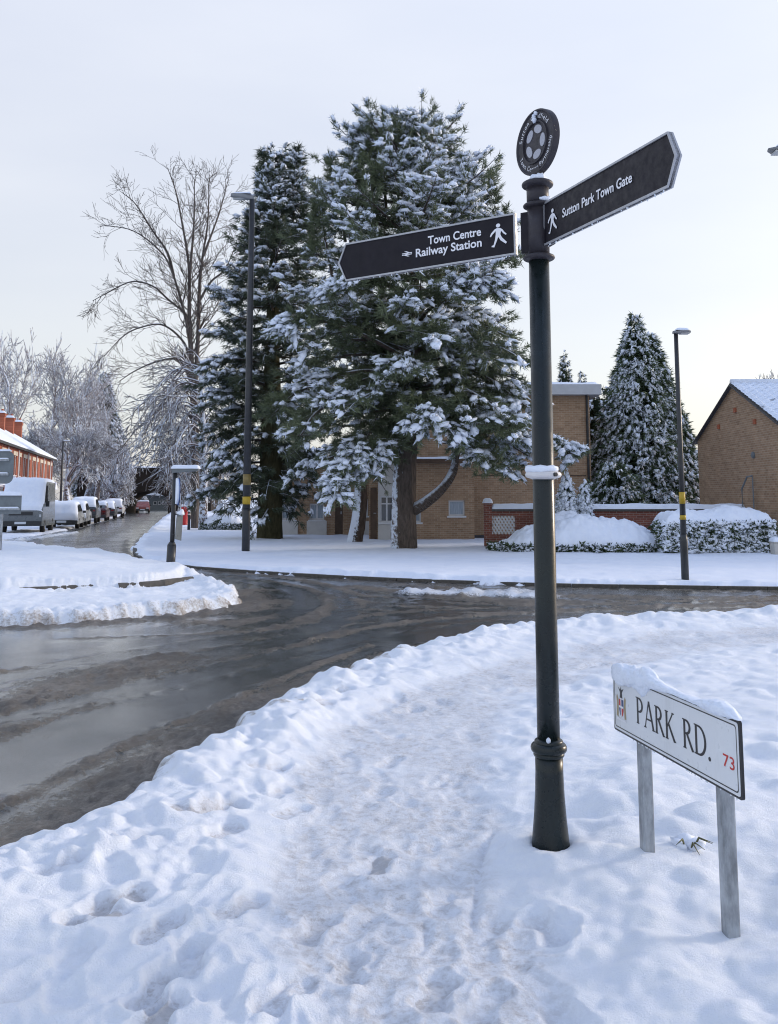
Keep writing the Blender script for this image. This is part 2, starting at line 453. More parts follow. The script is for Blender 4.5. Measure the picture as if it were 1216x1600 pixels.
# ------------------------------------------------------------------ mesh builder
class MB:
    def __init__(s):
        s.v, s.f, s.n = [], [], 0
    def add(s, v, f):
        v = np.asarray(v, float).reshape(-1, 3)
        s.v.append(v)
        off = s.n
        s.f.extend([tuple(i + off for i in q) for q in f])
        s.n += len(v)
        return s
    def box(s, c, size, rz=0.0):
        x, y, z = [d / 2 for d in size]
        v = np.array([(-x, -y, -z), (x, -y, -z), (x, y, -z), (-x, y, -z), (-x, -y, z), (x, -y, z), (x, y, z), (-x, y, z)])
        if rz:
            ca, sa = math.cos(rz), math.sin(rz)
            v = np.stack([v[:, 0] * ca - v[:, 1] * sa, v[:, 0] * sa + v[:, 1] * ca, v[:, 2]], 1)
        return s.add(v + np.array(c), [(0, 3, 2, 1), (4, 5, 6, 7), (0, 1, 5, 4), (1, 2, 6, 5), (2, 3, 7, 6), (3, 0, 4, 7)])
    def bx(s, x0, x1, y0, y1, z0, z1):
        return s.box(((x0 + x1) / 2, (y0 + y1) / 2, (z0 + z1) / 2), (x1 - x0, y1 - y0, z1 - z0))
    def prism(s, poly, frame, t0, t1):
        """2-D polygon (u,v) extruded along the frame's third axis; frame = (origin, U, V, W)"""
        o, U, V, W = [np.array(q, float) for q in frame]
        k = len(poly)
        v = [o + U * a + V * b + W * t0 for a, b in poly] + [o + U * a + V * b + W * t1 for a, b in poly]
        f = [tuple(range(k - 1, -1, -1)), tuple(range(k, 2 * k))]
        f += [(i, (i + 1) % k, (i + 1) % k + k, i + k) for i in range(k)]
        return s.add(v, f)
    def lathe(s, prof, segs=24, c=(0, 0, 0)):
        v, f = [], []
        for r, z in prof:
            for k in range(segs):
                a = 2 * math.pi * k / segs
                v.append((c[0] + r * math.cos(a), c[1] + r * math.sin(a), c[2] + z))
        m = len(prof)
        for i in range(m - 1):
            for k in range(segs):
                k2 = (k + 1) % segs
                f.append((i * segs + k, i * segs + k2, (i + 1) * segs + k2, (i + 1) * segs + k))
        f.append(tuple(range(segs - 1, -1, -1)))
        f.append(tuple((m - 1) * segs + k for k in range(segs)))
        return s.add(v, f)
    def tube(s, pts, rad, sides=8, jitter=0.0, squash=1.0):
        P = [Vector(p) for p in pts]
        if not hasattr(rad, '__len__'): rad = [rad] * len(P)
        v, f = [], []
        for i, p in enumerate(P):
            d = (P[min(i + 1, len(P) - 1)] - P[max(i - 1, 0)]).normalized()
            a = d.cross(Vector((0, 0, 1)))
            a = Vector((1, 0, 0)) if a.length < 1e-3 else a.normalized()
            if abs(d.z) > 0.95: a = (Vector((1, 0, 0)) - d * d.x).normalized()
            b = a.cross(d)
            for k in range(sides):
                t = 2 * math.pi * k / sides
                r = rad[i] * (1 + (random.uniform(-jitter, jitter) if jitter else 0))
                v.append(p + a * math.cos(t) * r + b * math.sin(t) * r * squash)
        for i in range(len(P) - 1):
            for k in range(sides):
                k2 = (k + 1) % sides
                f.append((i * sides + k, (i + 1) * sides + k, (i + 1) * sides + k2, i * sides + k2))
        f.append(tuple(range(sides))); f.append(tuple(range((len(P) - 1) * sides + sides - 1, (len(P) - 1) * sides - 1, -1)))
        return s.add([tuple(q) for q in v], f)
    def mesh(s, name, mats, smooth=False, bevel=0.0):
        me = bpy.data.meshes.new(name)
        me.from_pydata(np.concatenate(s.v).tolist() if s.v else [], [], s.f)
        me.validate()
        for m in (mats if isinstance(mats, (list, tuple)) else [mats]): me.materials.append(m)
        if smooth: me.polygons.foreach_set('use_smooth', [True] * len(me.polygons))
        me.update()
        return me
    def build(s, name, m, parent=None, smooth=False, bevel=0.0, world=False):
        o = bpy.data.objects.new(name, s.mesh(name, m, smooth))
        COL.objects.link(o)
        if bevel:
            md = o.modifiers.new("bevel", 'BEVEL'); md.width = bevel; md.segments = 2; md.limit_method = 'ANGLE'
        if parent is not None: attach(o, parent, world)
        return o

def attach(o, parent, world=False):
    o.parent = parent
    pw = WORLD.get(parent.name, Matrix.Identity(4))
    if world: o.matrix_parent_inverse = pw.inverted()
    WORLD[o.name] = pw @ o.matrix_parent_inverse @ o.matrix_basis
WORLD = {}

def arr_mesh(name, v, tris, m, parent=None, smooth=False, world=False, mat_idx=None, kind=None):
    """fast triangle mesh from arrays"""
    me = bpy.data.meshes.new(name)
    v = np.ascontiguousarray(v, np.float32); tris = np.ascontiguousarray(tris, np.int32)
    k = tris.shape[1]
    me.vertices.add(len(v)); me.vertices.foreach_set('co', v.ravel())
    me.loops.add(tris.size); me.loops.foreach_set('vertex_index', tris.ravel())
    me.polygons.add(len(tris))
    me.polygons.foreach_set('loop_start', np.arange(0, tris.size, k, dtype=np.int32))
    for q in (m if isinstance(m, (list, tuple)) else [m]): me.materials.append(q)
    if smooth: me.polygons.foreach_set('use_smooth', np.ones(len(tris), bool))
    if mat_idx is not None: me.polygons.foreach_set('material_index', np.ascontiguousarray(mat_idx, np.int32))
    me.update(calc_edges=True)
    o = bpy.data.objects.new(name, me)
    COL.objects.link(o)
    if parent is not None: attach(o, parent, world)
    if kind: o['kind'] = kind
    return o

LABELS = set()
def tag(o, label, cat, group=None):
    o['label'] = label; o['category'] = cat
    if group: o['group'] = group
    return o
def thing(name, label, cat, loc=(0, 0, 0), rz=0.0, group=None):
    o = bpy.data.objects.new(name, None)
    COL.objects.link(o)
    o.empty_display_size = 0.2
    o.location = loc; o.rotation_euler = (0, 0, rz)
    o.matrix_basis = Matrix.Translation(loc) @ Matrix.Rotation(rz, 4, 'Z')
    WORLD[o.name] = o.matrix_basis.copy()
    return tag(o, label, cat, group)
def structure(o):
    o['kind'] = 'structure'
    return o
def copy_tree(root, loc, rz, label, parent=None):
    c = root.copy(); COL.objects.link(c)
    if parent is None:
        c.matrix_basis = Matrix.Translation(loc) @ Matrix.Rotation(rz, 4, 'Z')
        c['label'] = label
    else:
        c.parent = parent
    for ch in list(root.children):
        copy_tree(ch, None, None, None, c)
    return c

# ------------------------------------------------------------------ layout of the ground (from the photograph)
ROADZ = -0.10
def GR(*pts): return [G(px, py, ROADZ) for px, py in pts]

near_edge = smooth_line(GR((-260, 1475), (-90, 1402), (0, 1364), (80, 1332), (200, 1258), (250, 1214), (340, 1164), (480, 1092), (600, 1042), (700, 1012), (790, 996), (900, 986), (1010, 977), (1216, 963), (1500, 946), (2000, 935)), 3)
foot_poly = near_edge + [(30, 13), (30, -3), (-8, -3), (-8, 1.0)]
isl_out = smooth_line(GR((-420, 992), (-200, 990), (0, 982), (150, 974), (290, 961), (360, 950), (384, 939), (372, 926), (330, 912), (290, 900), (240, 888), (130, 869), (0, 856), (-200, 848), (-420, 846)), 3)
kerb_line = smooth_line([G(px, py, -0.02) for px, py in ((-420, 944), (-200, 937), (0, 930), (60, 927), (150, 922), (230, 918), (282, 912))], 4)
isl_in = kerb_line + smooth_line([G(px, py, -0.02) for px, py in ((296, 904), (280, 897), (235, 889), (130, 872), (0, 860), (-200, 852), (-420, 850))], 3)
lawn_edge = smooth_line(GR((290, 795.5), (272, 800), (253, 812), (234, 832), (217, 850), (211, 861), (217, 872), (240, 880), (300, 889), (420, 898), (600, 908), (850, 917), (1010, 920), (1216, 923), (1600, 927)), 3)
lawn_poly = lawn_edge + [(70, 17), (70, 170), (-30, 170)]
verge_edge = smooth_line(GR((206, 797), (196, 803), (170, 812.5), (128, 823.5), (100, 830), (50, 839), (0, 845), (-120, 855), (-420, 872)), 3)
verge_poly = verge_edge + [(-80, 24), (-120, 170), (-40, 170)]

def fan_grid(y0, y1, ny, u0, u1, nu, off=4.0):
    ys = np.exp(np.linspace(math.log(y0), math.log(y1), ny))
    us = np.linspace(u0, u1, nu)
    X = us[None, :] * (ys[:, None] + off); Y = np.repeat(ys[:, None], nu, 1)
    return X, Y

def grid_mesh(name, X, Y, Z, m, keep=None, attrs=None, smooth=True):
    ny, nu = X.shape
    idx = np.arange(ny * nu).reshape(ny, nu)
    q = np.stack([idx[:-1, :-1], idx[:-1, 1:], idx[1:, 1:], idx[1:, :-1]], -1).reshape(-1, 4)
    if keep is not None:
        k = keep.ravel()[q].any(1)
        q = q[k]
    used = np.zeros(ny * nu, bool); used[q.ravel()] = True
    rm = np.cumsum(used) - 1
    v = np.stack([X.ravel(), Y.ravel(), Z.ravel()], 1)[used]
    o = arr_mesh(name, v, rm[q], m, smooth=smooth)
    for an, av in (attrs or {}).items():
        a = o.data.attributes.new(an, 'FLOAT', 'POINT')
        a.data.foreach_set('value', np.ascontiguousarray(av.ravel()[used], np.float32))
    return o

# ---- base ground out to the horizon
g = MB()
g.add([(-1500, -300, -0.34), (1500, -300, -0.34), (1500, 2500, -0.34), (-1500, 2500, -0.34)], [(0, 1, 2, 3)])
structure(g.build('ground', M_SNOW))

# ---- road
X, Y = fan_grid(3.0, 175, 640, -0.80, 0.70, 540, 3.0)
sd_foot = poly_sd(X, Y, foot_poly); sd_isl = poly_sd(X, Y, isl_out); sd_lawn = poly_sd(X, Y, lawn_poly); sd_verge = poly_sd(X, Y, verge_poly)
nz = fbm(X, Y, 1.2, 4, 3); nf = fbm(X, Y, 0.25, 4, 9)
slush = np.zeros_like(X)
def band(pts, w, a):
    global slush
    d = seg_dist(X, Y, smooth_line(GR(*pts), 5))
    slush = np.maximum(slush, a * np.exp(-(d / (w * (1 + 0.4 * nz))) ** 2))
slush = np.maximum(slush, 0.95 * (1 - sstep(0.1, 0.75, np.abs(sd_foot) + 0.25 * nz)))
slush = np.maximum(slush, 0.90 * (1 - sstep(0.1, 0.9, np.abs(sd_isl) + 0.3 * nz)) * (Y < 18))
slush = np.maximum(slush, 0.62 * (1 - sstep(0.1, 0.9, np.abs(sd_lawn) + 0.3 * nz)))
band(((-200, 1185), (-60, 1135), (20, 1108), (110, 1072), (190, 1050), (260, 1030)), 0.42, 0.85)
band(((-100, 1060), (40, 1050), (130, 1040), (220, 1034)), 0.22, 0.55)
band(((-60, 1120), (100, 1065), (240, 1042)), 0.3, 0.6)
band(((420, 898), (500, 915), (540, 935), (520, 956), (430, 968), (300, 975)), 0.38, 0.66)
band(((470, 905), (520, 922), (540, 940)), 0.32, 0.55)
band(((560, 918), (640, 926), (760, 938), (900, 944), (1216, 950)), 0.55, 0.80)
band(((620, 915), (760, 922), (900, 932), (1216, 936)), 0.6, 0.62)
band(((500, 1000), (620, 976), (760, 962), (900, 955)), 0.22, 0.62)
band(((330, 990), (480, 978), (640, 955), (800, 950)), 0.16, 0.5)
for k_ in range(5):
    band(((700 - 30 * k_, 930 + 6 * k_), (860, 932 + 7 * k_), (1216, 934 + 6 * k_), (1500, 934 + 5 * k_)), 0.13, 0.72)
band(((640, 935), (560, 930), (480, 910), (400, 896), (330, 892)), 0.16, 0.6)
band(((600, 960), (520, 975), (420, 985), (300, 992), (100, 1000)), 0.12, 0.55)
band(((0, 1160), (120, 1110), (260, 1060), (420, 1020), (560, 990)), 0.07, 0.5)
band(((-60, 1290), (80, 1225), (200, 1165), (330, 1110), (470, 1050), (580, 1010)), 0.10, 0.75)
band(((150, 870), (210, 850), (235, 826), (252, 806)), 0.5, 0.35)
band(((-100, 870), (60, 858), (150, 845), (190, 825), (215, 808)), 0.55, 0.55)
band(((100, 848), (180, 832), (215, 815), (235, 802)), 0.8, 0.5)
for tr_, off_ in (((( -200, 1110), (0, 1062), (300, 1010), (600, 965), (900, 948), (1300, 938)), 0), (((-200, 1190), (0, 1128), (260, 1066), (520, 1004), (760, 966), (1300, 946)), 0), (((420, 1010), (530, 965), (520, 925), (420, 903), (300, 893), (235, 868), (228, 840), (243, 812)), 0), (((380, 985), (470, 955), (470, 925), (390, 908), (290, 897), (215, 868), (212, 838), (232, 812)), 0), (((700, 945), (560, 935), (480, 915), (380, 900)), 0)):
    d_ = seg_dist(X, Y, smooth_line(GR(*tr_), 4))
    slush = slush * (1 - 0.85 * np.exp(-(d_ / (0.13 + 0.05 * nz)) ** 2)) + 0.30 * np.exp(-((d_ - 0.30) / 0.09) ** 2) * (Y < 40)
white = np.zeros_like(X)
def wband(pts, w, a):
    global white
    d = seg_dist(X, Y, smooth_line(GR(*pts), 5))
    white = np.maximum(white, a * np.exp(-(d / (w * (1 + 0.5 * nz))) ** 2))
wband(((660, 928), (720, 929), (790, 930), (835, 932)), 0.42, 1.25)
wband(((-80, 852), (20, 845), (70, 839), (112, 833)), 0.45, 1.1)
cl_ = fbm(X, Y, 0.10, 3, 88)
Z = np.full_like(X, ROADZ) + slush * (0.022 * (nf + 0.5) + 0.045 * lumps(X, Y, 0.13, 5, 0.45) + 0.030 * lumps(X, Y, 0.07, 6, 0.5) + 0.012 * cl_) + sstep(0.45, 1, white + 0.4 * nf) * (0.05 + 0.07 * lumps(X, Y, 0.28, 8) + 0.03 * nf)
Z += 0.006 * nz
hide = (sd_foot > 0.7) | (sd_isl > 0.7) | (sd_lawn > 0.9) | (sd_verge > 0.9)
road = structure(grid_mesh('road', X, Y, Z, M_ROAD, ~hide, {'slush': slush, 'white': white}))

# ---- foreground footway under trodden snow
POST_XY = (0.735, 4.44)
PA, PB = G(1013, 1362), G(1143, 1472)
X, Y = fan_grid(1.8, 22, 660, -0.50, 0.68, 500, 1.2)
sd = poly_sd(X, Y, foot_poly)
sde = sd + 0.16 * fbm(X, Y, 0.8, 3, 21) + 0.07 * fbm(X, Y, 0.22, 3, 22)
low = fbm(X, Y, 1.6, 3, 31); med = fbm(X, Y, 0.45, 4, 32); fin = fbm(X, Y, 0.12, 3, 33, 0.4)
edge = sstep(0.0, 0.13, sde)
ridge = np.exp(-((sde - 0.38) / 0.30) ** 2)
path_c = smooth_line([G(720, 1680), G(660, 1520), G(610, 1380), G(610, 1250), G(640, 1160), G(720, 1090), G(850, 1045), G(1010, 1010), G(1216, 990), G(1500, 972)], 5)
dp = seg_dist(X, Y, path_c)
pw = 0.46 + 0.16 * low + 0.10 * med + 0.10 * (Y - 3).clip(0, 8) * 0.35
trod = (1 - sstep(0.55, 1.25, dp / pw)) * (0.62 + 0.3 * med)
wide = 1 - sstep(0.8, 2.6, dp / pw)                      # rougher ground beside the beaten line
fin2 = fbm(X, Y, 0.22, 3, 34, 0.5)
Z = 0.015 + 0.018 * low + 0.020 * med + 0.009 * fin + 0.012 * fin2
Z += 0.013 * lumps(X, Y, 0.075, 49, 0.35) + 0.010 * lumps(X, Y, 0.16, 50, 0.4)
Z += ridge * (0.05 + 0.055 * lumps(X, Y, 0.30, 41, 0.65) + 0.06 * lumps(X, Y, 0.13, 42, 0.55) + 0.03 * lumps(X, Y, 0.07, 46, 0.5) + 0.02 * med)
Z += (1 - trod) * wide * (0.022 * lumps(X, Y, 0.26, 43, 0.55) + 0.014 * lumps(X, Y, 0.11, 44, 0.5))
Z += sstep(5.5, 8, Y) * (0.035 * lumps(X, Y, 0.42, 47, 0.6) + 0.02 * lumps(X, Y, 0.2, 48, 0.5))
Z = Z * (1 - 0.55 * np.clip(trod, 0, 1)) - trod * (0.030 + 0.004 * fin - 0.008 * lumps(X, Y, 0.09, 45, 0.5))
# deep soft snow on the verge by the two signs
soft_c = smooth_line([G(1020, 1700), G(960, 1520), G(880, 1400), G(850, 1330), G(900, 1220), G(1010, 1130), G(1230, 1060), G(1500, 1030)], 4)
soft_poly = soft_c + [(12, 7), (12, 1), (0.9, 1.2)]
ss = poly_sd(X, Y, soft_poly)
soft = sstep(-0.10, 0.35, ss + 0.10 * med)
Z = Z * (1 - 0.5 * soft) + soft * (0.028 + 0.040 * low + 0.038 * fbm(X, Y, 0.7, 3, 51) + 0.058 * lumps(X, Y, 0.45, 52, 0.6) + 0.045 * lumps(X, Y, 0.2, 53, 0.38) + 0.014 * fin2 + 0.005 * fin)
trod = trod * (1 - soft)
def press(cx, cy, a, L, W, depth, dirt=0.4, tread=True):
    """a footprint or rut pressed into the snow; a = heading"""
    global Z, trod
    sel = (np.abs(X - cx) < 0.4) & (np.abs(Y - cy) < 0.4)
    if not sel.any(): return
    dx, dy = X[sel] - cx, Y[sel] - cy
    dx = dx + 0.02 * fbm(X[sel], Y[sel], 0.09, 2, 91); dy = dy + 0.02 * fbm(X[sel], Y[sel], 0.09, 2, 92)
    u = dx * math.cos(a) + dy * math.sin(a); v = -dx * math.sin(a) + dy * math.cos(a)
    wv = W * (1 - 0.22 * np.cos(u / L * 5.5))
    q = np.sqrt((u / L) ** 4 + (v / wv) ** 4 + 1e-9)
    k = 1 - sstep(0.5, 1.35, q)
    rim = np.exp(-((q - 1.5) / 0.35) ** 2)
    tr_ = 0.0035 * np.sin(u * 2 * math.pi / 0.036) * k if tread else 0
    Z[sel] += -k * depth + rim * 0.014 + tr_
    trod[sel] = np.maximum(trod[sel], dirt * k)
prints = [(250, 1462, 75, .5), (240, 1545, 80, .5), (245, 1590, 80, .6), (353, 1308, 70, .5), (350, 1272, 75, .4), (432, 1240, 60, .35), (455, 1268, 70, .45), (375, 1420, 50, .5),
          (150, 1440, 30, .6), (185, 1412, 30, .55), (300, 1285, 25, .55), (345, 1272, 25, .5), (490, 1442, 70, .5), (545, 1500, 85, .5), (590, 1345, 80, .6), (610, 1185, 60, .4),
          (528, 1090, 50, .4), (500, 1115, 40, .45), (420, 1205, 30, .4), (300, 1500, 90, .3), (440, 1550, 60, .45), (705, 1215, 70, .4), (690, 1405, 85, .4), (680, 1540, 80, .5),
          (760, 1560, 60, .4), (850, 1450, 120, .3), (1080, 1130, 20, .2), (930, 1035, 20, .3), (1010, 1050, 30, .3), (560, 1055, 40, .35), (640, 1105, 40, .35), (200, 1330, 40, .3), (90, 1375, 30, .35)]
for k, (px, py, deg, dt) in enumerate(prints):
    x, y = G(px, py)
    press(x, y, R(deg + 8 * math.sin(k * 3)), 0.135, 0.055, 0.030 + 0.008 * math.sin(k * 1.7), min(1.0, dt * 1.75))
rng = np.random.default_rng(12)
for k in range(420):                                      # other walkers' prints, mostly blurred
    t = rng.random(); i = int(t * (len(path_c) - 1))
    cx, cy = path_c[i]
    o_ = rng.normal(0, 0.75)
    x, y = cx + o_, cy + rng.normal(0, 0.25)
    if abs(x - POST_XY[0]) < 0.35 and abs(y - POST_XY[1]) < 0.4: continue
    sdp = float(poly_sd(np.array([x]), np.array([y]), soft_poly)[0])
    sfp = float(poly_sd(np.array([x]), np.array([y]), foot_poly)[0])
    if sdp > -0.1 or sfp < 0.5: continue
    msk = (np.abs(X - x) < 0.4) & (np.abs(Y - y) < 0.4)
    if not msk.any(): continue
    a = rng.uniform(0.7, 2.2)
    dx, dy = X[msk] - x, Y[msk] - y
    u = dx * math.cos(a) + dy * math.sin(a); v = -dx * math.sin(a) + dy * math.cos(a)
    q = np.sqrt((u / 0.14) ** 4 + (v / 0.058) ** 4 + 1e-9)
    kk = 1 - sstep(0.45, 1.4, q)
    dep = rng.uniform(0.006, 0.018)
    Z[msk] += -kk * dep + np.exp(-((q - 1.5) / 0.35) ** 2) * 0.005
    trod[msk] = np.maximum(trod[msk], kk * rng.uniform(0.05, 0.38))
for px0, py0, px1, py1, w in ((757, 1318, 736, 1440, 0.018), (668, 1440, 655, 1480, 0.02), (770, 1300, 757, 1330, 0.02)):     # pushchair and bicycle ruts
    d = seg_dist(X, Y, [G(px0, py0), G(px1, py1)])
    k = np.exp(-(d / w) ** 2)
    Z -= 0.03 * k; trod = np.maximum(trod, 0.75 * k)
flat_ = (1 - sstep(0.5, 1.35, dp / pw)) * (1 - soft)
Z = Z * (1 - 0.45 * flat_) - 0.018 * flat_ + 0.010 * flat_ * lumps(X, Y, 0.06, 93, 0.45)
trod = np.clip(trod + 0.05 * flat_, 0, 1)
# snow heaped round the post, hollow on the far side
dpost = np.hypot(X - POST_XY[0], Y - POST_XY[1])
Z += 0.065 * np.exp(-((dpost - 0.16) / 0.11) ** 2) * (0.60 - 0.45 * (X - POST_XY[0]) / (dpost + 1e-6)) * (0.8 + 0.5 * med)
Z = np.where(dpost < 0.085, Z - 0.04, Z)
dirt = np.clip(1.1 - np.abs(sde - 0.02) / 0.20, 0, 1) * (0.55 + 0.5 * med) + 0.55 * sstep(0.35, 0.7, fin2) * np.exp(-((sde - 0.3) / 0.25) ** 2)
Zs = (ROADZ - 0.05) * (1 - edge) + edge * Z
for _ in range(1):                                        # wind and thaw round the smallest edges off
    Zb = Zs.copy()
    Zb[1:-1, 1:-1] = (Zs[1:-1, 1:-1] * 2 + Zs[:-2, 1:-1] + Zs[2:, 1:-1] + Zs[1:-1, :-2] + Zs[1:-1, 2:]) / 6
    Zs = Zb
foot_o = structure(grid_mesh('footway', X, Y, Zs, M_FOOT, sde > -0.03, {'trodden': np.clip(trod, 0, 1), 'dirt': dirt}))
FX, FY, FZ = X, Y, Zs
def foot_z(x, y):
    i = np.argmin((FX - x) ** 2 + (FY - y) ** 2)
    return float(FZ.ravel()[i])

# ---- traffic island on the left
X, Y = fan_grid(10.5, 38, 240, -0.75, 0.0, 400, 0.0)
sd = poly_sd(X, Y, isl_out); sdi = poly_sd(X, Y, isl_in)
med = fbm(X, Y, 0.6, 4, 61); fin = fbm(X, Y, 0.16, 4, 62); low = fbm(X, Y, 2.5, 3, 63)
sde = sd + 0.10 * med + 0.05 * fin
e = sstep(0.0, 0.22, sde)
apron = 0.02 + 0.05 * med * sstep(0.2, 0.9, sde) + 0.02 * fin + np.exp(-((sde - 0.35) / 0.3) ** 2) * (0.03 + 0.07 * lumps(X, Y, 0.3, 64, 0.7) + 0.06 * lumps(X, Y, 0.14, 65, 0.7) + 0.03 * lumps(X, Y, 0.08, 77, 0.6)) + 0.03 * lumps(X, Y, 0.55, 68, 0.5)
inner = 0.25 + 0.07 * low + 0.045 * fbm(X, Y, 0.6, 4, 66) + 0.03 * lumps(X, Y, 0.8, 67, 0.5) + 0.10 * sstep(0.3, 2.0, sdi)
hid = sstep(-0.35, 0.15, fbm(X, Y, 0.9, 3, 70))
kin = sstep(0.02, 0.15, sdi + 0.03 * fin + 0.16 * hid)
apron = apron + 0.09 * (1 - sstep(0.0, 0.35, np.abs(sdi))) * sstep(-0.1, 0.5, fbm(X, Y, 0.8, 3, 75))
Z = (ROADZ - 0.05) * (1 - e) + e * (apron * (1 - kin) + inner * kin)
dk = seg_dist(X, Y, kerb_line)
gap = sstep(-0.2, 0.35, fbm(X, Y, 1.0, 2, 69)) * np.exp(-((dk - 0.07) / 0.10) ** 2) * (sdi < 0.02)
Z -= 0.085 * gap * (Y < 19)
dirt = np.clip(1.15 - np.abs(sde - 0.02) / 0.40, 0, 1) * (0.55 + 0.5 * fin) * (Y < 20)
isl = structure(grid_mesh('traffic_island', X, Y, Z, M_FOOT, (sde > -0.05) & (Y > 11), {'trodden': np.zeros_like(X), 'dirt': dirt}))
def along(pts, step):
    out, acc = [], 0.0
    for (ax, ay), (bx_, by_) in zip(pts[:-1], pts[1:]):
        L = math.hypot(bx_ - ax, by_ - ay)
        while acc <= L:
            t = acc / L
            out.append((ax + (bx_ - ax) * t, ay + (by_ - ay) * t, math.atan2(by_ - ay, bx_ - ax)))
            acc += step
        acc -= L
    return out
kb = MB(); kb.prism([(-0.075, -0.2), (0.075, -0.2), (0.075, 0.065), (0.03, 0.095), (-0.045, 0.095), (-0.075, 0.07)], ((-0.445, 0, 0), (0, 1, 0), (0, 0, 1), (1, 0, 0)), 0, 0.89)
kerb_me = kb.mesh('kerb_stone', M_STONE)
for x, y, a in along(kerb_line, 0.90):
    if x < -11 : continue
    o = bpy.data.objects.new('kerb_stone', kerb_me); COL.objects.link(o)
    o.location = (x, y, 0.0); o.rotation_euler = (0, 0, a); o.parent = isl

# ---- far lawn and verge
X, Y = fan_grid(15.0, 170, 260, -0.42, 0.70, 400, 2.0)
sd = poly_sd(X, Y, lawn_poly)
med = fbm(X, Y, 0.7, 4, 71); fin = fbm(X, Y, 0.2, 4, 72); low = fbm(X, Y, 4, 3, 73)
sde = sd + 0.22 * med + 0.09 * fin + 0.08
e = sstep(0.0, 0.20, sde)
Z = 0.03 + 0.035 * low + 0.03 * med + 0.012 * fin + np.exp(-((sde - 0.4) / 0.3) ** 2) * (0.02 + 0.05 * lumps(X, Y, 0.3, 74, 0.6))
Z = (ROADZ - 0.06) * (1 - e) + e * Z
walk = smooth_line([G(300, 858), G(420, 866), G(560, 872), G(720, 874), G(900, 880), G(1216, 890)], 5)
dw = seg_dist(X, Y, walk)
tr = 0.42 * np.exp(-(dw / 0.5) ** 2) * (0.6 + 0.6 * med)
Z -= 0.03 * np.exp(-(dw / 0.5) ** 2)
tx, ty = G(632, 858)
for (px, py, r_) in ((632, 858, 2.4), (555, 848, 1.6), (425, 843, 2.4)):
    x, y = G(px, py)
    tr = np.maximum(tr, 0.40 * np.exp(-((X - x) ** 2 + ((Y - y) * 0.8) ** 2) / r_ ** 2) * (0.7 + 0.5 * med))  # snow also toned greyer round the three tree bases, through the same mask
dirt = np.clip(1.15 - np.abs(sde + 0.0) / 0.13, 0, 1) * (0.75 + 0.35 * med)
lawn = structure(grid_mesh('lawn', X, Y, Z, M_LAWN, sde > -0.05, {'trodden': tr, 'dirt': dirt}))
kb = MB(); kb.prism([(-0.065, -0.25), (0.065, -0.25), (0.065, -0.04), (0.045, -0.02), (-0.065, -0.02)], ((-0.445, 0, 0), (0, 1, 0), (0, 0, 1), (1, 0, 0)), 0, 0.89)
kerb2 = kb.mesh('kerb_stone', M_STONE)
for x, y, a in along([p for p in lawn_edge if p[1] < 40], 0.90):
    if x > 15: continue
    o = bpy.data.objects.new('kerb_stone', kerb2); COL.objects.link(o)
    o.location = (x, y, -0.005); o.rotation_euler = (0, 0, a); o.parent = lawn

X, Y = fan_grid(24.0, 170, 150, -0.8, -0.18, 200, 0.0)
sd = poly_sd(X, Y, verge_poly)
med = fbm(X, Y, 0.7, 4, 81); fin = fbm(X, Y, 0.2, 4, 82)
sde = sd + 0.25 * med + 0.06 * fin
e = sstep(0.0, 0.3, sde)
Z = (ROADZ - 0.06) * (1 - e) + e * (-0.03 + 0.05 * med + 0.02 * fin + 0.05 * lumps(X, Y, 0.5, 83, 0.5))
structure(grid_mesh('verge', X, Y, Z, M_LAWN, sde > -0.05, {'trodden': np.zeros_like(X), 'dirt': np.clip(1 - np.abs(sde) / 0.2, 0, 1) * 0.6}))

# ================================================================== buildings
def wall_open(mb, x0, x1, z0, z1, holes, y, t=0.12, flip=False):
    """wall face in the plane y, looking to -y, with window and door openings and their reveals"""
    xs = sorted({x0, x1, *[h[0] for h in holes], *[h[1] for h in holes]})
    zs = sorted({z0, z1, *[h[2] for h in holes], *[h[3] for h in holes]})
    for a, b in zip(xs[:-1], xs[1:]):
        for c, d in zip(zs[:-1], zs[1:]):
            cx, cz = (a + b) / 2, (c + d) / 2
            if any(h[0] < cx < h[1] and h[2] < cz < h[3] for h in holes): continue
            mb.add([(a, y, c), (b, y, c), (b, y, d), (a, y, d)], [(0, 1, 2, 3)])
    for (a, b, c, d) in holes:
        mb.add([(a, y, c), (a, y + t, c), (a, y + t, d), (a, y, d)], [(0, 1, 2, 3)])
        mb.add([(b, y, c), (b, y, d), (b, y + t, d), (b, y + t, c)], [(0, 1, 2, 3)])
        mb.add([(a, y, c), (b, y, c), (b, y + t, c), (a, y + t, c)], [(0, 1, 2, 3)])
        mb.add([(a, y, d), (a, y + t, d), (b, y + t, d), (b, y, d)], [(0, 1, 2, 3)])

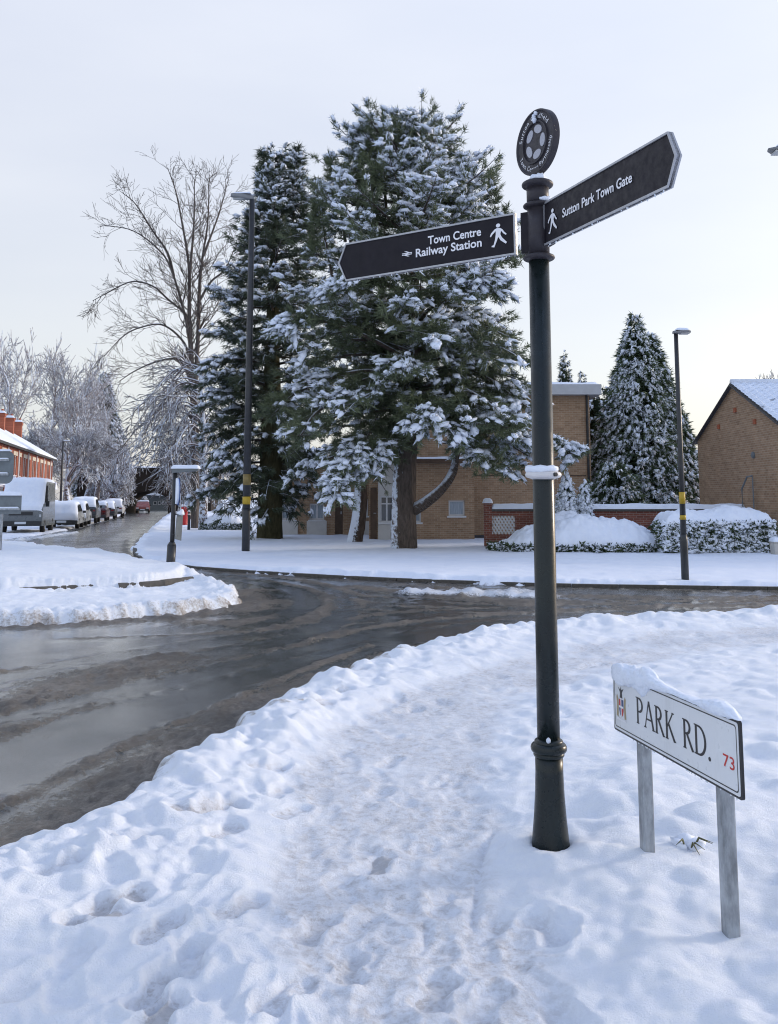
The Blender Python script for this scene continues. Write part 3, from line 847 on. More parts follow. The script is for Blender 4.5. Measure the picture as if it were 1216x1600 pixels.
def window(parent, a, b, c, d, y, panes=1, sill=True, glass=None, fw=0.055, world=False, top_light=False):
    """frame set in the opening; panes and sill as sub-parts"""
    m = MB(); yy = y + 0.07
    m.bx(a, a + fw, yy, yy + 0.05, c, d); m.bx(b - fw, b, yy, yy + 0.05, c, d)
    m.bx(a + fw, b - fw, yy, yy + 0.05, c, c + fw); m.bx(a + fw, b - fw, yy, yy + 0.05, d - fw, d)
    for k in range(1, panes):
        x = a + (b - a) * k / panes
        m.bx(x - fw / 2, x + fw / 2, yy + 0.003, yy + 0.05, c + fw, d - fw)
    if top_light: m.bx(a + fw, b - fw, yy + 0.006, yy + 0.05, c + (d - c) * 0.68, c + (d - c) * 0.68 + fw * 0.8)
    w = m.build('window', M_FRAMEW, parent, world=world)
    for k in range(panes):
        p = MB(); x0 = a + (b - a) * k / panes; x1 = a + (b - a) * (k + 1) / panes
        p.bx(x0 + 0.01, x1 - 0.01, yy + 0.025, yy + 0.033, c + 0.01, d - 0.01)
        p.build('pane', glass or M_GLASS, w, world=world)
    if sill:
        s_ = MB(); s_.bx(a - 0.06, b + 0.06, y - 0.06, y + 0.069, c - 0.07, c - 0.003)
        s_.build('sill', M_FRAMEW, w, world=world)
    return w

def soft_slab(x0, x1, y0, y1, z, h, seed, nx=40, ny=8, rnd=0.12, wob=0.25):
    """a rounded layer of snow lying on a flat top"""
    xs = np.linspace(x0, x1, nx); ys = np.linspace(y0, y1, ny)
    X, Y = np.meshgrid(xs, ys)
    ed = np.minimum(np.minimum(X - x0, x1 - X), np.minimum(Y - y0, y1 - Y)).clip(0)
    e = np.sqrt(1 - (1 - np.clip(ed / rnd, 0, 1)) ** 2)
    Z = z + h * e * (1 + wob * fbm(X, Y, 0.6, 3, seed)) - 0.004 * (1 - e)
    idx = np.arange(nx * ny).reshape(ny, nx)
    q = np.stack([idx[:-1, :-1], idx[:-1, 1:], idx[1:, 1:], idx[1:, :-1]], -1).reshape(-1, 4)
    return np.stack([X.ravel(), Y.ravel(), Z.ravel()], 1), q

# ---- flat-roofed brick apartment block behind the pine
YB = 38.0
def XB(px, Y=YB): return D(px, 780, Y).x
def ZB(py, Y=YB): return D(608, py, Y).z
blk = thing('apartment_block', 'two storey flat roofed buff brick block behind the big pine', 'building', (XB(790), YB, 0))
xr, xl, zt = XB(925), XB(640), ZB(618)
holes = [(XB(787), XB(808), ZB(724), ZB(700)), (XB(868), XB(890), ZB(786), ZB(774)), (XB(700), XB(727), ZB(700), ZB(672))]
m = MB(); wall_open(m, xl, xr, -0.3, zt, holes, YB)
m.add([(xr, YB, -0.3), (xr, YB + 9, -0.3), (xr, YB + 9, zt), (xr, YB, zt)], [(0, 1, 2, 3)])
m.add([(xl, YB + 9, -0.3), (xr, YB + 9, -0.3), (xr, YB + 9, zt), (xl, YB + 9, zt)], [(3, 2, 1, 0)])
m.add([(xl, YB, -0.3), (xl, YB + 9, -0.3), (xl, YB + 9, zt), (xl, YB, zt)], [(3, 2, 1, 0)])
m.build('wall', M_BRICK_X, blk, world=True)
for h in holes: window(blk, *h, YB, 1, True, M_NET, 0.07, True)
m = MB(); m.bx(xl - 0.3, xr + 0.42, YB - 0.42, YB + 9.3, zt, zt + 0.42)
roof = m.build('roof', M_FASCIA, blk, world=True)
v, q = soft_slab(xl - 0.3, xr + 0.42, YB - 0.42, YB + 9.3, zt + 0.42, 0.14, 5, 60, 20)
arr_mesh('snow_cover', v, q, M_SNOW, roof, True, True)
m = MB(); m.tube([(xr - 0.12, YB - 0.07, 0), (xr - 0.12, YB - 0.07, zt)], 0.05, 8); m.build('downpipe', M_PLASTIC, blk, world=True)
m = MB(); m.bx(XB(742), xr - 0.2, YB - 0.012, YB + 0.02, ZB(744), ZB(742)); m.build('string_course', M_DOOR, blk, world=True)
m = MB(); m.bx(xl, xr, YB - 0.015, YB + 0.02, -0.3, 0.16); m.build('damp_course', M_SLATE, blk, world=True)
# single-storey entrance bay with a white panel, projecting in front
YE = 37.0
ex0, exm, ex1, ezt = XB(577, YE), XB(640, YE), XB(741, YE), ZB(724, YE)
holes2 = [(XB(648, YE), XB(658, YE), ZB(816, YE), ZB(795, YE)), (XB(701, YE), XB(726, YE), ZB(806, YE), ZB(782, YE))]
m = MB(); wall_open(m, exm, ex1, -0.3, ezt, holes2, YE)
m.add([(ex1, YE, -0.3), (ex1, YB, -0.3), (ex1, YB, ezt), (ex1, YE, ezt)], [(0, 1, 2, 3)])
m.build('porch_wall', M_BRICK_X, blk, world=True)
for h in holes2: window(blk, *h, YE, 1, True, M_NET, 0.06, True)
hw = (XB(594, YE), XB(615, YE), ZB(816, YE), ZB(775, YE))
m = MB(); wall_open(m, XB(591, YE), exm - 0.001, -0.1, ezt, [hw], YE - 0.08)
m.bx(XB(622, YE), XB(626, YE), YE - 0.12, YE - 0.083, -0.1, ezt)
m.build('white_panel', M_WHITEWALL, blk, world=True)
window(blk, *hw, YE - 0.08, 2, True, M_GLASS, 0.06, True, top_light=True)
m = MB(); m.bx(ex0, XB(591, YE) - 0.002, YE - 0.05, YE + 1, -0.3, ezt); m.build('brick_pier', M_BRICK_X, blk, world=True)
m = MB(); m.bx(XB(579, YE), XB(589, YE), YE - 0.09, YE - 0.052, 0.02, 2.05)
dr = m.build('door', M_DOOR, blk, world=True)
m = MB(); m.box((XB(588, YE) - 0.05, YE - 0.12, 1.05), (0.1, 0.05, 0.04)); m.build('handle', M_RIM, dr, world=True)
m = MB(); m.bx(ex0 - 0.1, ex1 + 0.15, YE - 0.45, YB, ezt, ezt + 0.16)
po = m.build('porch_roof', M_DOOR, blk, world=True)
v, q = soft_slab(ex0 - 0.1, ex1 + 0.15, YE - 0.45, YB - 0.02, ezt + 0.16, 0.09, 6, 50, 10)
arr_mesh('snow_cover', v, q, M_SNOW, po, True, True)
# low wing further left, glimpsed under the trees
YW = 42.0
wing = thing('low_wing', 'low brick and white wing of the block seen between tree trunks', 'building', (XB(500, YW), YW, 0))
wx0, wx1, wzt = XB(428, YW), XB(577, YW) + 0.6, ZB(715, YW)
wh = [(XB(562, YW), XB(575, YW), ZB(806, YW), ZB(780, YW)), (XB(484, YW), XB(507, YW), ZB(812, YW), ZB(787, YW)), (XB(440, YW), XB(462, YW), ZB(812, YW), ZB(787, YW)), (XB(524, YW), XB(536, YW), -0.05, ZB(780, YW))]
m = MB(); wall_open(m, wx0, wx1, -0.3, wzt, wh, YW)
m.add([(wx0, YW, -0.3), (wx0, YW + 6, -0.3), (wx0, YW + 6, wzt), (wx0, YW, wzt)], [(3, 2, 1, 0)])
m.build('wall', M_BRICK_X, wing, world=True)
for h in wh[:3]: window(wing, *h, YW, 2, True, M_NET, 0.07, True)
m = MB(); m.bx(wh[3][0], wh[3][1], YW + 0.06, YW + 0.1, -0.05, wh[3][3]); dr = m.build('door', M_DOOR, wing, world=True)
m = MB(); m.box((wh[3][1] - 0.08, YW + 0.03, 1.0), (0.05, 0.04, 0.12)); m.build('handle', M_RIM, dr, world=True)
for a, b in ((480, 511), (436, 466), (560, 577)):
    m = MB(); m.bx(XB(a, YW), XB(b, YW), YW - 0.05, YW - 0.003, -0.1, ZB(814, YW)); m.build('white_panel', M_WHITEWALL, wing, world=True)
m = MB(); m.bx(wx0 - 0.3, wx1, YW - 0.4, YW + 6.2, wzt, wzt + 0.3); rf = m.build('roof', M_FASCIA, wing, world=True)
v, q = soft_slab(wx0 - 0.3, wx1, YW - 0.4, YW + 6.2, wzt + 0.3, 0.15, 7, 40, 14)
arr_mesh('snow_cover', v, q, M_SNOW, rf, True, True)
pl = thing('planter_box', 'dark low brick planter with snow on it beside the lawn', 'planter', (*G(530, 834), 0))
x, y = G(530, 834)
m = MB(); m.bx(x - 0.75, x + 0.7, y, y + 0.5, -0.05, 0.42); m.build('box', M_BRICK_DARK, pl, world=True)
v, q = soft_slab(x - 0.8, x + 0.75, y - 0.03, y + 0.53, 0.42, 0.16, 9, 20, 8); arr_mesh('snow_cover', v, q, M_SNOW, pl, True, True)

# ---- gabled house on the right edge
HX = 12.0
hs = thing('gabled_house', 'buff brick house with snowy tiled roof at the right edge', 'house', (HX, 32, 0))
yf, ya, yn = HX * FPX / 482, HX * FPX / 542, 0
yn = 2 * ya - yf
ze, za = D(1090, 690, yf).z, D(1150, 601, ya).z
m = MB()
m.add([(HX, yf, -0.3), (HX, yn, -0.3), (HX, yn, ze), (HX, ya, za), (HX, yf, ze)], [(0, 1, 2, 3, 4)])
m.add([(HX, yn, -0.3), (HX + 12, yn, -0.3), (HX + 12, yn, ze), (HX, yn, ze)], [(0, 1, 2, 3)])
m.add([(HX + 12, yf, -0.3), (HX, yf, -0.3), (HX, yf, ze), (HX + 12, yf, ze)], [(0, 1, 2, 3)])
m.build('wall', M_BRICK_Y, hs, world=True)
# roof slopes with tiles laid in courses near the visible verge
def slope_pt(x, s, off, near=True):
    """s = 0 ridge .. 1 eave"""
    yy = ya + ((yn - ya) if near else (yf - ya)) * s * 1.06
    zz = za + (ze - za) * s * 1.06
    ny, nz_ = (-(za - ze), (ya - yn)) if near else ((za - ze), (yf - ya))
    L = math.hypot(ny, nz_)
    return (x, yy + ny / L * off, zz + nz_ / L * off)
m = MB()
for near in (True, False):
    q = [slope_pt(HX - 0.12, 0, 0.0, near), slope_pt(HX + 12, 0, 0.0, near), slope_pt(HX + 12, 1, 0.0, near), slope_pt(HX - 0.12, 1, 0.0, near)]
    q2 = [slope_pt(HX - 0.12, 0, 0.06, near), slope_pt(HX + 12, 0, 0.06, near), slope_pt(HX + 12, 1, 0.06, near), slope_pt(HX - 0.12, 1, 0.06, near)]
    m.add(q + q2, [(0, 1, 2, 3), (7, 6, 5, 4), (0, 3, 7, 4), (3, 2, 6, 7), (2, 1, 5, 6)])
rf = m.build('roof', M_SLATE, hs, world=True)
sl = math.hypot(ya - yn, za - ze) * 1.06
nrow = int(sl / 0.33)
tm = MB()   # one interlocking tile: pan and roll, local x across, y down-slope, z out
prof = [(0, 0), (0.06, 0.0), (0.10, 0.03), (0.16, 0.055), (0.22, 0.03), (0.26, 0.0), (0.30, 0.0)]
vv = [(a, 0, b + 0.0) for a, b in prof] + [(a, 0.38, b + 0.03) for a, b in prof] + [(a, 0.38, b + 0.005) for a, b in prof]
k = len(prof)
tm.add(vv, [(i, i + 1, k + i + 1, k + i) for i in range(k - 1)] + [(k + i, k + i + 1, 2 * k + i + 1, 2 * k + i) for i in range(k - 1)])
M_TILE = mat("roof_tile_under_snow", (0.055, 0.058, 0.066), 0.6)
n = N(M_TILE)
n.color(n.mix(n.ramp(n.noise(0.9, 6, 0.7, src=n.t.nodes.new('ShaderNodeNewGeometry').outputs['Position']), [(0.38, 0.0), (0.44, 1.0)]), (0.05, 0.053, 0.062), SNOW))
n.bump(n.noise(20, 4), 0.3, 0.02)
tme = tm.mesh('roof_tile', M_TILE)
sv = Vector(slope_pt(0, 1, 0)) - Vector(slope_pt(0, 0, 0)); sv.normalize()
nv = (Vector(slope_pt(0, 0, 1)) - Vector(slope_pt(0, 0, 0))).normalized()
xv = Vector((1, 0, 0))
for r_ in range(nrow):
    for c in range(16):
        o = bpy.data.objects.new('roof_tile', tme); COL.objects.link(o)
        p = Vector(slope_pt(HX - 0.12 + c * 0.30, 0, 0.065)) + sv * (r_ * 0.33)
        o.matrix_basis = Matrix((( xv.x, sv.x, nv.x, p.x), (xv.y, sv.y, nv.y, p.y), (xv.z, sv.z, nv.z, p.z), (0, 0, 0, 1)))
        o.parent = rf
        o.matrix_parent_inverse = WORLD[rf.name].inverted()
m = MB(); m.tube([slope_pt(HX - 0.1, 0, 0.09), slope_pt(HX + 12, 0, 0.09)], 0.11, 10); m.build('ridge_snow', M_SNOW, rf, True, world=True)
m = MB()
for near in (True, False):
    a, b = slope_pt(HX - 0.14, 0, -0.02, near), slope_pt(HX - 0.14, 1, -0.02, near)
    m.tube([a, b], 0.022, 6)
m.build('barge_board', M_SLATE, rf, world=True)
m = MB(); p0_, p1_ = slope_pt(HX - 0.1, 1, -0.02), slope_pt(HX + 12, 1, -0.02); m.tube([p0_, p1_], 0.06, 8); m.build('gutter', M_PLASTIC, hs, world=True)
def on_gable(px, py):
    y = HX * FPX / (px - PCX); 
    return D(px, py, y)
for px, py in ((1152, 641), (1125, 667), (1182, 659)):
    p = on_gable(px, py); m = MB(); m.box((HX - 0.03, p.y, p.z), (0.06, 0.16, 0.16)); m.build('air_brick', M_TERRA, hs, world=True)
p = on_gable(1177, 711); m = MB(); m.lathe([(0.11, 0), (0.11, 0.05), (0.05, 0.08)], 12); 
v = m.v[0].copy(); m.v[0] = np.stack([HX - v[:, 2], p.y + v[:, 0], p.z + v[:, 1]], 1)
m.build('vent_cover', M_LEAD, hs, world=True)
a, b = on_gable(1170, 792), on_gable(1170, 764); c = on_gable(1179, 745); d_ = on_gable(1179, 795)
m = MB(); m.tube([(HX - 0.3, a.y, a.z), (HX - 0.3, b.y, b.z), (HX - 0.3, c.y, c.z), (HX - 0.12, c.y, c.z + 0.03)], 0.03, 8); m.tube([(HX - 0.12, c.y, c.z), (HX - 0.12, d_.y, 0.4)], 0.022, 6)
m.build('vent_pipe', M_LEAD, hs, world=True)

# ---- garden wall with lattice panel
YG = 31.5
gw = thing('garden_wall', 'dark red brick garden wall with snow capped coping and lattice panel', 'wall', (XB(940, YG), YG, 0))
gx0, gxa, gxb, gx1 = XB(757, YG), XB(768, YG), XB(805, YG), HX - 0.02
gz = ZB(799, YG)
zl0, zl1 = ZB(835, YG), ZB(800.5, YG) - 0.12
m = MB(); m.bx(gxb, gx1, YG, YG + 0.22, -0.2, gz); m.bx(gx0, gxa, YG - 0.06, YG + 0.28, -0.2, gz + 0.28); m.bx(gxa, gxb, YG + 0.001, YG + 0.219, -0.2, zl0); m.bx(gxa, gxb, YG + 0.001, YG + 0.219, zl1, gz - 0.001)
m.build('brickwork', M_BRICK_GARDEN, gw, world=True)
m = MB(); nx_ = 7
for i in range(-6, nx_ + 1):
    for s_ in (1, -1):
        w_ = gxb - gxa; h_ = zl1 - zl0; st = w_ / nx_
        x0 = gxa + i * st; x1 = x0 + h_ * 0.62
        za_, zb_ = (zl0, zl1) if s_ == 1 else (zl1, zl0)
        t0 = max(0, (gxa - x0) / (x1 - x0)); t1 = min(1, (gxb - x0) / (x1 - x0))
        if t1 - t0 < 0.05: continue
        p0 = (x0 + (x1 - x0) * t0, YG + 0.09 + 0.02 * s_, za_ + (zb_ - za_) * t0); p1 = (x0 + (x1 - x0) * t1, YG + 0.09 + 0.02 * s_, za_ + (zb_ - za_) * t1)
        m.tube([p0, p1], 0.028, 5)
m.build('lattice_screen', M_FRAMEW, gw, world=True)
m = MB(); m.bx(gxa, gx1, YG - 0.06, YG + 0.28, gz + 0.001, gz + 0.08); m.build('coping', M_STONE, gw, world=True)
v, q = soft_slab(gxa, gx1, YG - 0.10, YG + 0.32, gz + 0.08, 0.17, 11, 160, 9, 0.14); arr_mesh('snow_cover', v, q, M_SNOW, gw, True, True)
v, q = soft_slab(gx0 - 0.05, gxa + 0.05, YG - 0.10, YG + 0.32, gz + 0.28, 0.16, 12, 10, 9, 0.14); arr_mesh('pier_snow', v, q, M_SNOW, gw, True, True)

# ---- terrace of red brick houses, far left
T1, T0 = D(83, 720, 101), D(0, 692, 69)
tdir = math.atan2(T1.y - T0.y, T1.x - T0.x)
EAVE, HW, HD = 5.75, 5.4, 8.0
def terraced_house():
    h = thing('terraced_house', 'x', 'house', (0, 0, 0), 0, 'red brick terraced houses along the left side')
    ops = [(0.55, 1.35, 3.55, 5.15), (1.55, 2.35, 3.55, 5.15), (3.5, 4.5, 3.55, 5.15), (0.6, 2.4, 0.7, 2.5), (3.6, 4.5, 0.0, 2.3)]
    m = MB(); wall_open(m, 0, HW, -0.3, EAVE, ops, 0, 0.14)
    m.add([(HW, 0, -0.3), (HW, HD, -0.3), (HW, HD, EAVE), (HW, HD / 2, EAVE + 2.4), (HW, 0, EAVE)], [(0, 1, 2, 3, 4)])
    m.add([(0, 0, -0.3), (0, HD, -0.3), (0, HD, EAVE), (0, HD / 2, EAVE + 2.4), (0, 0, EAVE)], [(4, 3, 2, 1, 0)])
    m.build('wall', M_BRICK_RED, h)
    for o in ops[:4]: window(h, *o, 0, 1 if o[1] - o[0] < 1.3 else 3, True, M_GLASS, 0.09)
    for o in ops[:3]:
        m = MB(); m.bx(o[0] - 0.14, o[1] + 0.14, -0.05, -0.003, o[3] + 0.003, o[3] + 0.34); m.build('lintel', M_PALESTONE, h)
    m = MB(); m.bx(3.6, 4.5, 0.08, 0.12, 0, 2.3); d = m.build('door', M_DOOR, h); m = MB(); m.box((4.4, 0.05, 1.05), (0.04, 0.05, 0.14)); m.build('handle', M_RIM, d)
    m = MB(); m.prism([(-0.35, EAVE - 0.05), (HD / 2, EAVE + 2.45), (HD + 0.35, EAVE - 0.05), (HD + 0.35, EAVE + 0.12), (HD / 2, EAVE + 2.66), (-0.35, EAVE + 0.12)], ((0, 0, 0), (0, 1, 0), (0, 0, 1), (1, 0, 0)), 0.0, HW - 0.003)
    r = m.build('roof', M_SLATE, h)
    m = MB(); m.prism([(-0.38, EAVE + 0.13), (HD / 2, EAVE + 2.67), (HD + 0.35, EAVE + 0.13), (HD + 0.35, EAVE + 0.28), (HD / 2, EAVE + 2.86), (-0.40, EAVE + 0.26)], ((0, 0, 0), (0, 1, 0), (0, 0, 1), (1, 0, 0)), 0.0, HW - 0.002)
    m.build('snow_cover', M_SNOW, r)
    m = MB(); m.bx(HW - 0.8, HW - 0.25, HD / 2 - 0.75, HD / 2 + 0.75, EAVE + 2.0, EAVE + 4.1); m.bx(HW - 0.87, HW - 0.18, HD / 2 - 0.82, HD / 2 + 0.82, EAVE + 3.75, EAVE + 4.0)
    m.build('chimney', M_BRICK_RED, r)
    for k in range(3):
        m = MB(); m.lathe([(0.13, 0), (0.11, 0.35), (0.13, 0.37), (0.12, 0.40)], 10, (HW - 0.52, HD / 2 - 0.5 + 0.5 * k, EAVE + 4.1)); m.build('chimney_pot', M_TERRA, r)
    v, q = soft_slab(HW - 0.87, HW - 0.18, HD / 2 - 0.82, HD / 2 + 0.82, EAVE + 4.1, 0.2, 3, 8, 14, 0.2); arr_mesh('chimney_snow', v, q, M_SNOW, r, True)
    m = MB(); m.tube([(2.95, -0.08, 0), (2.95, -0.08, EAVE - 0.1)], 0.06, 6); m.build('downpipe', M_FRAMEW, h)
    m = MB(); m.bx(0, HW - 0.004, -0.42, -0.352, EAVE - 0.08, EAVE + 0.06); m.build('gutter', M_PLASTIC, h)
    # ground floor bay roof with its little gable under snow
    m = MB(); m.prism([(0.4, 2.62), (1.5, 3.35), (2.6, 2.62)], ((0, 0, 0), (1, 0, 0), (0, 0, 1), (0, 1, 0)), -0.9, -0.005); m.build('bay_roof', M_SNOW, h)
    m = MB(); m.bx(0.5, 2.5, -0.75, -0.004, 2.5, 2.62); m.build('bay_fascia', M_FRAMEW, h)
    return h
hproto = None
ends = (T1.x, T1.y)
u = Vector((math.cos(tdir), math.sin(tdir), 0))
tlabels = ['red brick terraced house farthest along the row, next to the snowy tree', 'red brick terraced house, second from the far end of the row', 'red brick terraced house, third from the far end of the row',
           'red brick terraced house, fourth from the far end of the row', 'red brick terraced house, fifth from the far end of the row', 'red brick terraced house, sixth from the far end, above the van', 'red brick terraced house nearest, cut by the left edge of the picture']
for k in range(7):
    p = Vector((ends[0], ends[1], 0)) - u * (HW * (k + 1))
    if hproto is None:
        hproto = terraced_house()
        hproto.matrix_basis = Matrix.Translation(p) @ Matrix.Rotation(tdir, 4, 'Z'); hproto['label'] = tlabels[0]
    else: copy_tree(hproto, p, tdir, tlabels[k])

# ---- railway bridge at the end of the road and the building beyond it
YR = 122.0
br = thing('railway_bridge', 'dark brick railway bridge with arch over the far road', 'bridge', (XB(228, YR), YR, 0))
bx0, bx1 = XB(120, YR), XB(330, YR)
ax0, ax1 = XB(196, YR), XB(263, YR)
zs, ztop, zpar = ZB(782, YR), ZB(768, YR), ZB(735, YR)
m = MB(); rr = 18
arch = [(ax0 + (ax1 - ax0) * k / rr, zs + (ztop - zs) * math.sin(math.pi * k / rr) ** 0.6) for k in range(rr + 1)]
for (xa, z1_), (xb, z2_) in zip(arch[:-1], arch[1:]):
    m.add([(xa, YR, z1_), (xb, YR, z2_), (xb, YR, zpar), (xa, YR, zpar)], [(0, 1, 2, 3)])
    m.add([(xa, YR, z1_), (xa, YR + 7, z1_), (xb, YR + 7, z2_), (xb, YR, z2_)], [(0, 1, 2, 3)])
m.bx(bx0, ax0, YR, YR + 7, -0.3, zpar); m.bx(ax1, bx1, YR, YR + 7, -0.3, zpar)
m.build('arch_wall', M_BRICK_DARK, br, world=True)
m = MB(); m.bx(bx0, bx1, YR - 0.3, YR + 7.3, zpar + 0.002, zpar + 0.35); m.build('parapet', M_BRICK_DARK, br, world=True)
v, q = soft_slab(bx0, bx1, YR - 0.3, YR + 7.3, zpar + 0.352, 0.22, 4, 40, 6); arr_mesh('snow_cover', v, q, M_SNOW, br, True, True)
YQ = 150.0
far = thing('station_building', 'pale low building with snowy roof seen through the bridge arch', 'building', (XB(245, YQ), YQ, 0))
fx0, fx1, fz = XB(203, YQ), XB(290, YQ), ZB(772, YQ)
fh = [(XB(240 + 7 * k, YQ), XB(245 + 7 * k, YQ), ZB(789, YQ), ZB(783, YQ)) for k in range(6)]
m = MB(); wall_open(m, fx0, fx1, -0.3, fz, fh, YQ); m.bx(fx0, fx1, YQ + 0.5, YQ + 8, -0.3, fz); m.build('wall', M_LEAD, far, world=True)
for h in fh: window(far, *h, YQ, 1, False, M_GLASS, 0.08, True)
m = MB(); m.prism([(fx0 - 1, fz), (fx1, fz - 0.4), (fx1, fz + 0.1), (fx0 + 1, fz + 0.7)], ((0, YQ - 1.5, 0), (1, 0, 0), (0, 0, 1), (0, 1, 0)), 0, 10); m.build('snowy_roof', M_SNOW, far, world=True)

# ================================================================== vegetation
def segs_mesh(p0, p1, r0, r1, sides):
    """tapered prisms for many branch segments at once"""
    d = p1 - p0
    L = np.linalg.norm(d, axis=1, keepdims=True) + 1e-9
    d = d / L
    z = np.array([0, 0, 1.0])
    s = np.cross(d, z)
    ln = np.linalg.norm(s, axis=1, keepdims=True)
    s = np.where(ln < 0.05, np.array([1.0, 0, 0]), s / (ln + 1e-9))
    up = np.cross(s, d)
    up = np.where(up[:, 2:3] < 0, -up, up)
    n_ = len(p0)
    ang = math.pi / 2 + math.pi / sides + np.arange(sides) * 2 * math.pi / sides
    ring = s[:, None, :] * np.cos(ang)[None, :, None] + up[:, None, :] * np.sin(ang)[None, :, None]
    a = p0[:, None, :] + ring * r0[:, None, None]; b = p1[:, None, :] + ring * r1[:, None, None]
    v = np.concatenate([a, b], 1).reshape(-1, 3)
    base = (np.arange(n_) * 2 * sides)[:, None]
    q = []
    for k in range(sides):
        k2 = (k + 1) % sides
        q.append(np.stack([base[:, 0] + k, base[:, 0] + k2, base[:, 0] + sides + k2, base[:, 0] + sides + k], 1))
    return v, np.concatenate(q)

def merge(parts):
    vs, fs, off = [], [], 0
    for v, f in parts:
        vs.append(v); fs.append(f + off); off += len(v)
    return np.concatenate(vs), np.concatenate(fs)

def rot_frames(d, rng):
    """random frames whose third axis is d"""
    d = d / (np.linalg.norm(d, axis=1, keepdims=True) + 1e-9)
    r = rng.normal(size=d.shape)
    a = np.cross(d, r); a /= np.linalg.norm(a, axis=1, keepdims=True) + 1e-9
    b = np.cross(d, a)
    return np.stack([a, b, d], 2)            # columns

def scatter_blades(pos, d, size, rng, n, length, width, spread, droop=0.0):
    """tufts of narrow leaf blades, each tuft its own random fan"""
    m = len(pos)
    if m == 0: return np.zeros((0, 3)), np.zeros((0, 3), int)
    Fm = rot_frames(d, rng)
    az = rng.uniform(0, 2 * math.pi, (m, n)); po = np.abs(rng.normal(0, spread, (m, n))).clip(0, 2.4)
    L = length * rng.uniform(0.6, 1.25, (m, n)) * size[:, None]
    loc = np.stack([np.sin(po) * np.cos(az), np.sin(po) * np.sin(az), np.cos(po)], -1)
    dirw = np.einsum('mij,mnj->mni', Fm, loc)
    dirw[..., 2] -= droop * rng.uniform(0.3, 1.0, (m, n))
    dirw /= np.linalg.norm(dirw, axis=-1, keepdims=True)
    st = pos[:, None, :] + d[:, None, :] * (rng.uniform(-0.5, 0.5, (m, n)) * length * size[:, None])[..., None] + rng.normal(0, 0.12 * length, (m, n, 3)) * size[:, None, None]
    tip = st + dirw * L[..., None]
    side = np.cross(dirw, rng.normal(size=dirw.shape)); side /= np.linalg.norm(side, axis=-1, keepdims=True) + 1e-9
    w = width * size[:, None] * rng.uniform(0.6, 1.3, (m, n))
    base_p = st + dirw * (L * 0.12)[..., None]
    v = np.stack([base_p + side * w[..., None], tip, base_p - side * w[..., None]], 2).reshape(-1, 3)
    base = np.arange(m * n) * 3
    f = np.stack([base, base + 1, base + 2], 1)
    return v, f

import bmesh
def lump_protos(k, seed, sub=1, cut=-0.45):
    out = []
    for i in range(k):
        bm = bmesh.new(); bmesh.ops.create_icosphere(bm, subdivisions=sub, radius=1.0)
        r = random.Random(seed + i)
        ph = [r.uniform(0, 6) for _ in range(6)]
        for v in bm.verts:
            c = v.co.copy()
            s = 1 + 0.22 * math.sin(2.6 * c.x + ph[0]) + 0.2 * math.sin(3.1 * c.y + ph[1]) + 0.16 * math.sin(4.0 * c.z + ph[2] + c.x * 2)
            v.co = c * s
            if v.co.z < cut: v.co.z = cut + (v.co.z - cut) * 0.2
        bm.verts.index_update()
        out.append((np.array([v.co[:] for v in bm.verts]), np.array([[v.index for v in f.verts] for f in bm.faces])))
        bm.free()
    return out
LUMPS = lump_protos(7, 3)
LUMPS2 = lump_protos(5, 30, 2)

def scatter_lumps(pos, d, sx, sy, sz, rng, tilt=0.5):
    """snow lumps drawn out along the horizontal part of d and sagging with it"""
    parts = []
    ids = rng.integers(0, len(LUMPS), len(pos))
    h = d.copy(); h[:, 2] *= tilt
    h += rng.normal(0, 0.12, h.shape)
    h /= np.linalg.norm(h, axis=1, keepdims=True) + 1e-9
    s = np.cross(np.array([0, 0, 1.0]), h); s /= np.linalg.norm(s, axis=1, keepdims=True) + 1e-9
    u = np.cross(h, s)
    for k, (pv, pf) in enumerate(LUMPS):
        w = np.where(ids == k)[0]
        if not len(w): continue
        v = pos[w][:, None, :] + pv[None, :, 0:1] * (h[w] * sx[w, None])[:, None, :] + pv[None, :, 1:2] * (s[w] * sy[w, None])[:, None, :] + pv[None, :, 2:3] * (u[w] * sz[w, None])[:, None, :]
        f = pf[None] + (np.arange(len(w)) * len(pv))[:, None, None]
        parts.append((v.reshape(-1, 3), f.reshape(-1, 3)))
    return merge(parts) if parts else (np.zeros((0, 3)), np.zeros((0, 3), int))

def ivals(z, tab):
    return np.interp(z, [t[0] for t in tab], [t[1] for t in tab])

def trunk_part(root, pts, rad, m, ridges=0.06, sides=28):
    """trunk with bark ridges running up it"""
    mb = MB(); P = [Vector(p) for p in smooth_line(pts, 5)]
    rr = np.interp(np.linspace(0, 1, len(P)), np.linspace(0, 1, len(rad)), rad)
    v, f = [], []
    for i, p in enumerate(P):
        for k in range(sides):
            t = 2 * math.pi * k / sides
            q = rr[i] * (1 + ridges * math.sin(t * 9 + i * 0.5) + ridges * 0.8 * random.uniform(-1, 1))
            v.append((p.x + q * math.cos(t), p.y + q * math.sin(t), p.z))
    for i in range(len(P) - 1):
        for k in range(sides):
            k2 = (k + 1) % sides
            f.append((i * sides + k, i * sides + k2, (i + 1) * sides + k2, (i + 1) * sides + k))
    mb.add(v, f)
    return mb.build('trunk', m, root, True, world=True)

